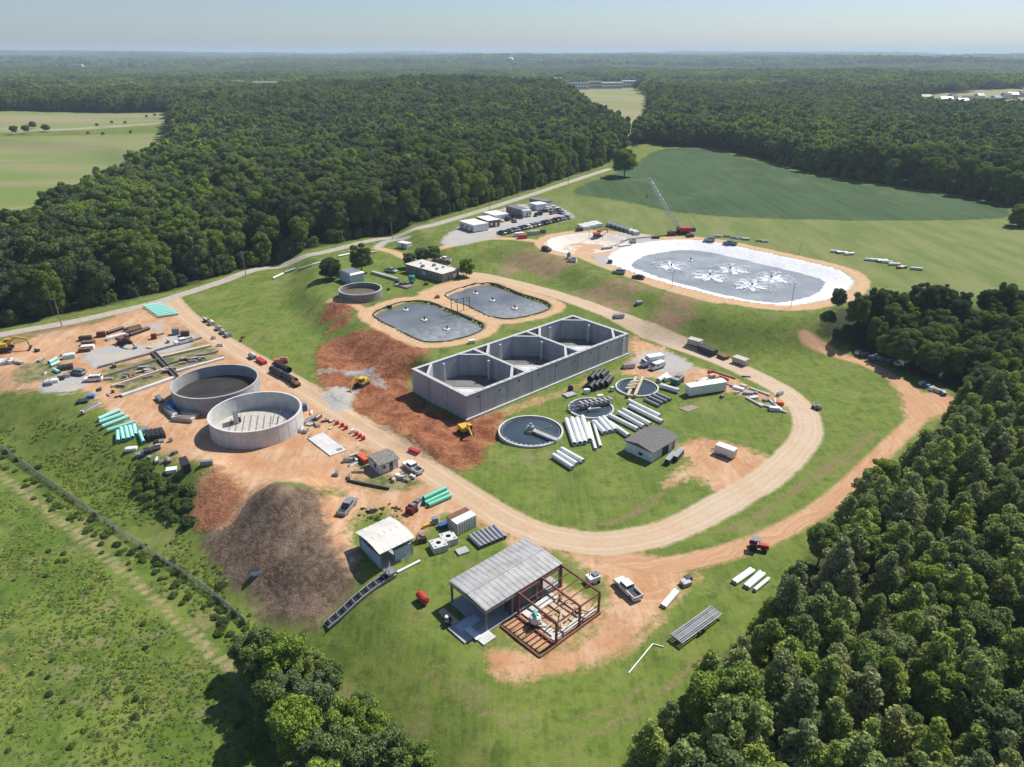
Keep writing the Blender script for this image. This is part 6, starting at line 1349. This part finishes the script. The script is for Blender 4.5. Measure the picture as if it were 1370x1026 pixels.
crate(564, 724, 1.8, 1.4, 1.1, BRN, .4, 'rusty hopper right of the arched roof shed', 'hopper'); crate(573, 704, 2.4, .5, .6, YEL, .6, 'yellow bar on the sand left of the storage container', 'beam'); crate(593, 705, 1.8, 1.2, .8, BLUE, .3, 'blue crate left of the storage container'); crate(582, 700, 1.2, 1.0, 1.3, STEEL, .3, 'silver drum rack left of the storage container', 'rack')
crate(616, 712, .9, .7, 2.2, BRN, .2, 'brown upright cabinet in front of the storage container', 'cabinet')
for k in range(14):
    x, y = r_.uniform(522, 560), r_.uniform(632, 648)
    if (x-541)**2/19**2+(y-640)**2/8**2 < 1.1: crate(x, y, r_.uniform(.6, 1.6), r_.uniform(.5, 1.0), r_.uniform(.3, .9), [STEEL, TAN, CONC_N, GREYP, WOOD_, WHITE][k % 6], r_.uniform(0, 3), 'piece of scrap in the heap on the grass island by the white pickup', 'scrap', 'scrap_piece', group='scrap heap on the grass island')
crate(343, 768, 1.3, 1.0, 1.1, WHITE, .5, 'pale round mouthed pipe box in the hollow of the mulch slope', 'box', 'inlet_box', BLACK)
for k, (x, y) in enumerate([(510, 369), (520, 372)]): crate(x, y, 11, 1.5, .9, CONC, H_((499, 364), (530, 373)), ['pale concrete channel on the lawn left of the control building, upper', 'pale concrete channel on the lawn left of the control building, lower'][k], 'channel', 'channel')
g = G(551, 376); e = root('chemical_tank', g, 0, 'teal green round tank in front of the control building', 'tank'); part('drum', MB().lathe([(1.3, 0), (1.3, 2.0), (1.1, 2.25), (.2, 2.35)], 20), mat('teal', (.05, .30, .24), .4), e, True); part('hatch', MB().tube((0, 0, 2.3), (0, 0, 2.5), .3), BLACK, e); part('ladder', MB().bar((1.35, -.2, 0), (1.35, -.2, 2.3), .05).bar((1.35, .2, 0), (1.35, .2, 2.3), .05), STEEL, e)
crate(540, 383, 7.0, 3.4, .5, CONC, H_((530, 380), (562, 388)), 'low grey equipment pad with machines below the teal tank', 'pad', 'equipment_pad', OLDC)
for k in range(4): crate(536+5*k, 383-.6*k, 1.2, 1.0, .7, [GREYP, STEEL, WHITE, DARK][k], .3, f'{["grey", "silver", "white", "black"][k]} machine standing on the low equipment pad', 'machine', group='machines on the equipment pad', z0=.58)
crate(570, 381, 1.6, 1.0, .8, REDP, .3, 'red machine right of the equipment pad', 'machine'); crate(531, 379, 1.6, 1.0, .9, DARK, .3, 'black machine left of the equipment pad', 'machine')
for k in range(6): crate(600+4*k, 372-.6*k, .7, .7, .6, WHITE if k % 2 else TAN, .3, f'small pale drum at the near wall of the control building, {ORD[k]} from the left', 'drum', 'drum', group='drums at the control building')
crate(585, 398.5, 1.6, .9, .7, ORG, .3, 'orange cart on the path between the ponds', 'cart'); crate(631, 459, 1.8, 1.2, 1.0, WHITE, .3, 'white equipment box at the corner of the left pond', 'box')
# goods round the reservoir
for k in range(6): crate(779+4*k, 305-.9*k+(k % 2)*3, 4.0, 3.2, 1.6, WHITE, .3, f'white stacked panels beyond the dry pond, {ORD[k]} from the left', 'stack', 'panel_stack', group='white panel stacks beyond the dry pond')
for k in range(7): crate(816+5.6*k, 303+1.7*k, 2.6, 4.6, 1.4, GREYP if k < 5 else CONC_N, .2, f'grey block stack beyond the dry pond, {ORD[k]} from the left', 'stack', 'block_stack', group='grey block stacks beyond the dry pond')
for k, (x, y, m_) in enumerate([(695, 316, WHITE), (699, 319, REDP), (711, 314, STEEL), (716, 313, BRONZE), (724, 311.5, mat('dull_green', (.12, .17, .13), .6))]): crate(x, y, 4, 2, 1.6, m_, .25, f'{["white", "red", "silver", "beige", "dull green"][k]} box trailer on the dirt strip below the parked cars', 'trailer', 'box_trailer', group='box trailers on the dirt strip')
crate(775, 309, 3, 2, 1.4, REDD, .3, 'dark red machine left of the white panels', 'machine'); crate(766, 350, 3.4, 2, 1.5, WHITE, -.4, 'white machine on the upper road below the dry pond', 'machine', 'road_machine', STEEL); crate(761, 346, 1.2, 1.2, 2.2, GREYP, -.4, 'grey upright machine on the upper road', 'machine')
crate(816, 352, 1.6, 1.6, 1.2, DARK, .2, 'black box at the left end of the reservoir', 'box'); crate(877, 319, 3.2, 1.6, 1.0, DARK, .2, 'dark skip left of the red crane', 'skip'); crate(898, 315, 3.4, 2.2, 1.8, REDD, .2, 'dark red machine left of the crane', 'machine'); crate(923, 317, 3.0, 2, 1.2, BRN, .2, 'brown machine right of the crane', 'machine'); crate(846, 325, 2.6, 1.6, 1.5, STEEL, .3, 'silver machine between the dry pond and the reservoir', 'machine'); crate(835, 329, 6, 1.6, .6, WHITE, .4, 'white rolled liner at the right end of the dry pond', 'roll'); crate(812, 333, 5, 1.4, .7, GREYP, .4, 'grey rolled liner at the right end of the dry pond', 'roll')
for k, (x, y) in enumerate([(960, 317), (972, 317), (982, 319), (990, 320), (998, 321), (1016, 323), (1023, 324)]): crate(x, y, 3.0, 1.4, .7, [TAN, STEEL, CONC_N, WHITE][k % 4], -.2, f'pale goods in the line beyond the reservoir, {ORD[k]} from the left', 'goods', 'goods', group='goods beyond the reservoir')
def hull(px, py, L, w, h, m, rz_, label): 
    e = root('liner_roll', G(px, py), rz_, label, 'roll'); part('roll', MB().tube((-L/2, 0, h/2), (L/2, 0, h/2), h/2, 12), m, e, True); part('wrap', MB().tube((-L*.2, 0, h/2), (L*.2, 0, h/2), h/2+.03, 12), WHITE, e, True)
for k, (x, y, m_) in enumerate([(1118, 338, WHITE), (1126, 339.5, STEEL), (1136, 341, WHITE), (1164, 349, WHITE), (1172, 349.5, WHITE), (1180, 350.5, STEEL), (1186, 352, WHITE), (1196, 355, WHITE), (1206, 359, REDP), (1226, 361, WHITE)]): hull(x, y, 4.2, 1, 1.1, m_, -.4+.3*(k % 3), f'{"red" if m_ is REDP else "white" if m_ is WHITE else "silver"} roll in the line on the dry meadow, {ORD[k]} from the left')
for k, (x, y) in enumerate([(1148, 473), (1156, 476), (1166, 480), (1172, 479), (1180, 482), (1190, 484), (1200, 488), (1233, 515), (1240, 518), (1247, 522), (1254, 525), (1261, 528)]): crate(x, y, r_.uniform(1, 2.4), 1.2, .8, [WHITE, STEEL, BLUET][k % 3], r_.uniform(0, 3), f'stored item in the shade of the wood along the dirt track, {ORD[k]} from the left', 'goods', 'goods', group='goods in the shade of the wood')
for k, (x, y, m_) in enumerate([(1100, 718, STEEL), (1108, 715, WHITE), (1093, 731, GREYP)]): crate(x, y, 2.0, 1.3, .8, m_, .5, f'{["silver", "white", "grey"][k]} item half hidden at the edge of the pine wood', 'goods', 'goods')
# old drying beds
for k, (a, b, w, m_, lab) in enumerate([((131, 493), (204, 473.5), .5, OLDC, 'top left'), ((139, 505), (214, 482), .35, OLDC, 'second left'), ((150, 518), (225, 494), .9, TAN, 'third left'), ((163, 531), (233, 507), 1.2, CONC_N, 'lowest left'), ((207, 470.5), (270, 453), .4, OLDC, 'top right'), ((214, 479), (282, 463), 1.6, TAN, 'second right'), ((225, 488), (292, 471), .5, OLDC, 'third right'), ((236, 498), (300, 480), 1.0, CONC_N, 'lowest right')]):
    ga, gb = G(*a), G(*b); L = float(np.linalg.norm(gb-ga)); solo('drying_bed_wall', MB().box((L/2, 0, .25), (L, w, .8)), m_, ga, math.atan2(gb[1]-ga[1], gb[0]-ga[0]), f'low concrete wall of the old drying beds, {lab} one', 'wall', 'walls of the old drying beds')
ga, gb = G(205, 472), G(239, 508); L = float(np.linalg.norm(gb-ga)); e = root('bed_channel', ga, math.atan2(gb[1]-ga[1], gb[0]-ga[0]), 'dark channel crossing between the old drying beds', 'channel'); part('trough', MB().box((L/2, 0, .3), (L, .9, .5)), BLACK, e)
for s in (-.55, .55): part('side', MB().box((L/2, s, .4), (L, .16, .8)), OLDC, e)
for k in range(26):
    f, t_ = r_.random(), r_.random(); x = 150+f*130; y = 512-f*42+t_*16-6
    crate(x, y, r_.uniform(.6, 3), r_.uniform(.4, 1.0), r_.uniform(.2, .8), [TAN, STEEL, OLDC, ORG, GREYP, BRN][k % 6], r_.uniform(-.2, .9), 'loose piece of building material lying between the drying bed walls', 'material', 'building_material', group='building material on the drying beds')
for k in range(64):
    zone = r_.choice([((60, 250), (438, 468)), ((20, 130), (470, 520)), ((120, 160), (490, 560)), ((400, 450), (548, 585)), ((200, 240), (590, 618)), ((440, 480), (600, 640)), ((250, 330), (440, 480)), ((900, 1050), (500, 545))])
    x, y = r_.uniform(*zone[0]), r_.uniform(*zone[1])
    crate(x, y, r_.uniform(.5, 2.6), r_.uniform(.4, 1.1), r_.uniform(.15, .9), [TAN, STEEL, OLDC, GREYP, BRN, WHITE, DARK][k % 7], r_.uniform(0, 3), 'scattered piece of site material lying on the dirt' if x < 800 else 'scattered piece of site material inside the road bend', 'material', 'site_material', group='scattered site material on the dirt' if x < 800 else 'scattered site material inside the road bend')
# aerators and fountains
def aerator(px, py, z, label, group):
    p = P(px, py, z); e = root('aerator', p, 0, label, 'aerator', group)
    part('float', MB().lathe([(.6, -.1), (1.0, .05), (1.0, .25), (.5, .3)], 14), WHITE, e, True); part('motor', MB().tube((0, 0, .3), (0, 0, 1.3), .28, 10), DARK, e); part('arm', MB().bar((-1.6, 0, .15), (1.6, 0, .15), .12).bar((0, -1.6, .15), (0, 1.6, .15), .12), STEEL, e); return e
for k, (x, y) in enumerate([(543, 415), (568, 428.5), (598, 441)]): aerator(x, y, 4.3, f'dark motor on a floating aerator in the left pond, {ORD[k]} from the left', 'aerators in the left pond')
for k, (x, y) in enumerate([(636.6, 393), (659, 402.5), (689, 413)]): aerator(x, y, 4.3, f'dark motor on a floating aerator in the right pond, {ORD[k]} from the left', 'aerators in the right pond')
aerator(924, 349, 6.6, 'dark idle aerator at the far left of the reservoir', 'aerators in the reservoir')
for k, (x, y) in enumerate([(614, 448.5), (709, 419), (521, 411)]): crate(x, y, 1.8, .8, .6, BLACK, .2, f'black float at the pond edge, {["at the left pond corner", "at the right pond corner", "at the far left bank"][k]}', 'float', 'float')
FOAM = mat('foam', (.82, .84, .85), .6, var=.08)
def fountain(px, py, seed, label):
    r_ = np.random.default_rng(seed); p = P(px, py, 6.6); e = root('fountain', p, 0, label, 'fountain', 'fountains in the reservoir'); e.scale = (1.3, 1.3, 1.1)
    part('float', MB().lathe([(.7, -.1), (1.0, .1), (.9, .3), (.3, .5)], 14), WHITE, e, True); part('motor', MB().tube((0, 0, .4), (0, 0, 1.2), .25), DARK, e)
    mb = MB(); n = 7; ph = r_.uniform(0, 1)
    for k in range(n):
        a = ph+k*2*math.pi/n+r_.uniform(-.12, .12); L = r_.uniform(5.2, 7.8)
        for j in range(120):
            q_ = r_.uniform(.1, 1)**.8; sp = .14+.32*q_; a2 = a+r_.normal()*sp*.5; d = q_*L; z = .05+4*q_*(1-q_)*.9+r_.uniform(0, .25)
            s = r_.uniform(.04, .15); mb.box((d*math.cos(a2), d*math.sin(a2), z), (s*2.2, s, s*.8), a2)
    part('spray', mb, FOAM, e)['kind'] = 'stuff'
    mb = MB()
    for k in range(n):
        a = ph+k*2*math.pi/n+r_.uniform(-.15, .15); L = r_.uniform(3.6, 6.2); pts_ = []
        for j in range(17):
            t_ = j/16*2*math.pi; q_ = (L*.55+L*.45*math.cos(t_))*(1+.10*r_.uniform(-1, 1)); wv = L*.15*math.sin(t_)*(1+.6*r_.uniform(-1, 1)); pts_.append((q_*math.cos(a)-wv*math.sin(a), q_*math.sin(a)+wv*math.cos(a)))
        mb.prism(pts_[:-1], .012+.002*k, .03+.004*k)
    part('foam_patch', mb, FOAM, e)
for k, (x, y) in enumerate([(898, 357), (949.5, 370), (977, 361), (1006, 383), (1032, 373)]): fountain(x, y, k, ['white splashing fountain, leftmost in the reservoir', 'white splashing fountain, second from the left in the reservoir', 'white splashing fountain, farthest one in the middle of the reservoir', 'white splashing fountain nearest the front bank of the reservoir', 'white splashing fountain, rightmost in the reservoir'][k])
# rack between the ponds
e = root('pipe_rack', G(617, 416), H_((606, 416), (628, 412)), 'thin dark post rack standing on the bank between the two ponds', 'rack')
for x in (-3.5, -1.2, 1.2, 3.5): part('post', MB().bar((x, (x % 2)*.5, 0), (x, (x % 2)*.5, 4.4), .18), DARK, e)
part('cross_beam', MB().bar((-3.5, .4, 4.2), (3.5, .4, 4.2), .14).bar((-3.5, .4, 3.2), (3.5, .4, 3.2), .12), DARK, e)
# ------------------------------------------------------------------ poles, wires, fence
pole_pts = [(-60, 470, 0), (83, 437, 1), (187, 388, 1), (329, 368, 1), (525, 320, 1), (655, 282, 1), (760, 248, 1)]
tops = []
for k, (x, y, v) in enumerate(pole_pts):
    g = G(x, y); e = root('power_pole', g, .35, f'wooden power pole along the public road, {ORD[k]} from the left', 'pole', 'power poles along the public road')
    part('pole', MB().tube((0, 0, -.3), (0, 0, 10.5), .17, 8, r2=.11), WOOD_, e); part('crossarm', MB().bar((-1.1, 0, 9.8), (1.1, 0, 9.8), .12), WOOD_, e); tops.append(g+np.array([0, 0, 9.9]))
    for s in (-1, 0, 1): part('insulator', MB().tube((s, 0, 9.85), (s, 0, 10.05), .06, 6), CONC_N, e)
for a, b, k in zip(tops[:-1], tops[1:], range(9)):
    mb = MB(); n = 10
    for s in (-.9, .9):
        pr = None
        for j in range(n+1):
            q_ = j/n; p = a+(b-a)*q_; p = (p[0]+s*math.cos(.35), p[1]+s*math.sin(.35), p[2]-4*q_*(1-q_)*1.6)
            if pr is not None: mb.bar(pr, p, .035)
            pr = p
    solo('power_line', mb, CABLE, (0, 0, 0), 0, f'thin power line span along the public road, {ORD[k]} from the left', 'wire', 'power line spans')
for k, (x, y, h) in enumerate([(1058, 411, 8), (899, 385, 6), (912, 302, 0), (788, 320, 6), (806, 322, 6), (1069, 340, 5)]):
    if h: e = root('lamp_post', G(x, y), 0, f'thin lamp post at the {["front bank of the reservoir", "front left bank of the reservoir", "", "dry pond, left one", "dry pond, right one", "far bank of the reservoir"][k]}', 'post'); part('pole', MB().tube((0, 0, 0), (0, 0, h), .1, 8), STEEL, e); part('head', MB().box((.3, 0, h), (.8, .3, .15)), GREYP, e)
fp = smooth_path(GW([(-60, 565), (0, 600), (60, 643), (130, 692), (200, 740), (260, 780), (300, 810), (329, 836)]), False, 6)
e = root('field_fence', (fp[0][0], fp[0][1], 0), 0, 'long grey mesh fence along the foot of the green slope at lower left', 'fence')
seg = []; dist = 0; last = None; o0 = fp[0]
for i in range(len(fp)-1):
    a, b = fp[i], fp[i+1]; L = np.linalg.norm(b-a); m_ = max(1, int(round(L/2.6)))
    for j in range(m_): seg.append(a+(b-a)*j/m_)
seg.append(fp[-1]); FG = mat('weathered_mesh', (.30, .29, .25), .9)
for i, p in enumerate(seg):
    z = Z(*p); part('post', MB().bar((p[0]-o0[0], p[1]-o0[1], z-.2), (p[0]-o0[0], p[1]-o0[1], z+1.55), .1), FG, e)
for i in range(len(seg)-1):
    a, b = seg[i], seg[i+1]; za, zb_ = Z(*a), Z(*b); mb = MB()
    for h in (.15, .5, .85, 1.2, 1.5): mb.bar((a[0]-o0[0], a[1]-o0[1], za+h), (b[0]-o0[0], b[1]-o0[1], zb_+h), .035)
    for k in range(10):
        for s in (0, 1):
            q0, q1 = k/10, (k+1)/10; p0 = a+(b-a)*q0; p1 = a+(b-a)*q1; h0, h1 = (.1, 1.5) if s else (1.5, .1)
            mb.bar((p0[0]-o0[0], p0[1]-o0[1], za+(zb_-za)*q0+h0), (p1[0]-o0[0], p1[1]-o0[1], za+(zb_-za)*q1+h1), .03)
    part('mesh_panel', mb, FG, e)
# ------------------------------------------------------------------ far buildings
p = at_depth(683, 79.5, 2600); e = root('water_tower', (p[0], p[1], 0), 0, 'white round water tower on the far horizon', 'water tower')
zt_ = p[2]; rr_ = 11.; part('tank', MB().lathe([(.5, zt_-rr_*.75), (rr_*.7, zt_-rr_*.6), (rr_, zt_), (rr_*.75, zt_+rr_*.5), (.6, zt_+rr_*.7)], 24), WHITE, e, True); part('stem', MB().tube((0, 0, -20), (0, 0, zt_-rr_*.7), 1.8, 12), WHITE, e)
def block(px, py, L, w, h, m, label, rm=None, rz_=0, floors=2, n=8):
    g = G(px, py); e = root('school_building', g, rz_, label, 'building'); part('wall', MB().box((0, 0, h/2-1), (L, w, h+2)), m, e); rf = part('roof', MB().box((0, 0, h+.3), (L+1, w+1, .6)), rm or GREYP, e)
    for fl_ in range(floors):
        for k in range(n): part('window', MB().box((-L/2+L*(k+.5)/n, -w/2-.05, h*(fl_+.5)/floors), (L/n*.6, .2, h/floors*.45)), GLASS, e)
    part('rooftop_unit', MB().box((L*.2, 0, h+1.2), (4, 4, 1.4)), STEEL, rf)
for a in [(772, 119, 52, 26, 13, WHITE, 'pale two storey building, leftmost of the far campus', GREYP), (795, 118, 30, 20, 14, BRONZE, 'tan building in the middle of the far campus', ROOFM), (818, 118, 48, 26, 12, WHITE, 'white building right of the middle of the far campus', WHITE), (845, 117, 44, 26, 14, CONC_N, 'grey building, rightmost of the far campus', WHITE), (782, 110, 30, 20, 9, WHITE, 'white building behind the left end of the far campus', WHITE)]: block(*a[:7], rm=a[7])
def house(px, py, rz_, label, wm, k):
    g = G(px, py); e = root('house', g, rz_, label, 'house', 'houses of the far estate'); w, d, h = 13+k % 3*2, 10, 6.2
    e2 = MB().box((0, 0, h/2-1), (w, d, h+2)); part('wall', e2, wm, e); part('roof', MB().add([(-w/2-.5, -d/2-.5, h), (w/2+.5, -d/2-.5, h), (w/2+.5, 0, h+3.4), (-w/2-.5, 0, h+3.4), (w/2+.5, d/2+.5, h), (-w/2-.5, d/2+.5, h)], [(0, 1, 2, 3), (3, 2, 4, 5), (1, 4, 2), (0, 3, 5), (0, 5, 4, 1)]), SHING if k % 2 else GREYP, e)
    for x in (-w*.3, 0, w*.3):
        for z in (1.6, 4.5): part('window', MB().box((x, -d/2-.04, z), (1.3, .1, 1.4)), GLASS, e)
for k in range(16):
    x = 1237+k*11.5+(k*7 % 5); y = 137+(k*5 % 3)*2.2-(k > 9)*5; house(x, y, .2*((k*3) % 5)-.3, f'{["white", "cream", "pale grey"][k % 3]} walled house of the far estate at the right, {ORD[k]} from the left', [WHITE, BRONZE, LBLUE][k % 3], k)
for k in range(5):
    x = 1332+k*12; house(x, 124.5-(k % 2)*1.5, .1*k, f'grey roofed house behind the far estate at the right frame edge, {ORD[k]} from the left', [WHITE, LBLUE][k % 2], k)
for px, py, L, lab in [(358, 109.5, 55, 'long white roofed warehouse among the woods at upper left'), (100, 86, 60, 'pale distant warehouse on the left horizon'), (745, 104, 18, 'small white building in the woods left of the far campus')]:
    p = at_depth(px, py, 1450 if L < 59 else 3200); e = root('warehouse', (p[0], p[1], p[2]-7), .05, lab, 'building'); part('wall', MB().box((0, 0, -2), (L, 18, 16)), CONC_N, e); part('roof', MB().box((0, 0, 6.5), (L+1, 19, .8)), WHITE, e)
    for k in range(5): part('door', MB().box((-L/2+L*(k+.5)/5, -9.05, 3), (L/12, .1, 3)), GREYP, e)
# ------------------------------------------------------------------ haze: a closed box of thin air round everything
hm = D.materials.new('haze'); hm.use_nodes = True; hn = hm.node_tree; hn.nodes.clear()
ho = hn.nodes.new('ShaderNodeOutputMaterial'); hv = hn.nodes.new('ShaderNodeVolumePrincipled')
hv.inputs['Color'].default_value = (.72, .88, 1, 1); hv.inputs['Density'].default_value = 1.1e-4; hv.inputs['Anisotropy'].default_value = .1
hn.links.new(hv.outputs[0], ho.inputs['Volume'])
ztop = max(CAM_H+6, float(MZ.max())+40); zb = float(MZ.min())-1.5
b_ = 27500.
hv_ = [(x, y, z) for z in (zb, ztop) for y in (-1200., b_) for x in (-b_, b_)]
hme = D.meshes.new('haze'); hme.from_pydata(hv_, [], [(0, 2, 3, 1), (4, 5, 7, 6), (0, 1, 5, 4), (2, 6, 7, 3), (0, 4, 6, 2), (1, 3, 7, 5)]); hme.materials.append(hm)
hz = link(D.objects.new('haze', hme)); hz['kind'] = 'stuff'
print('haze', zb, ztop)
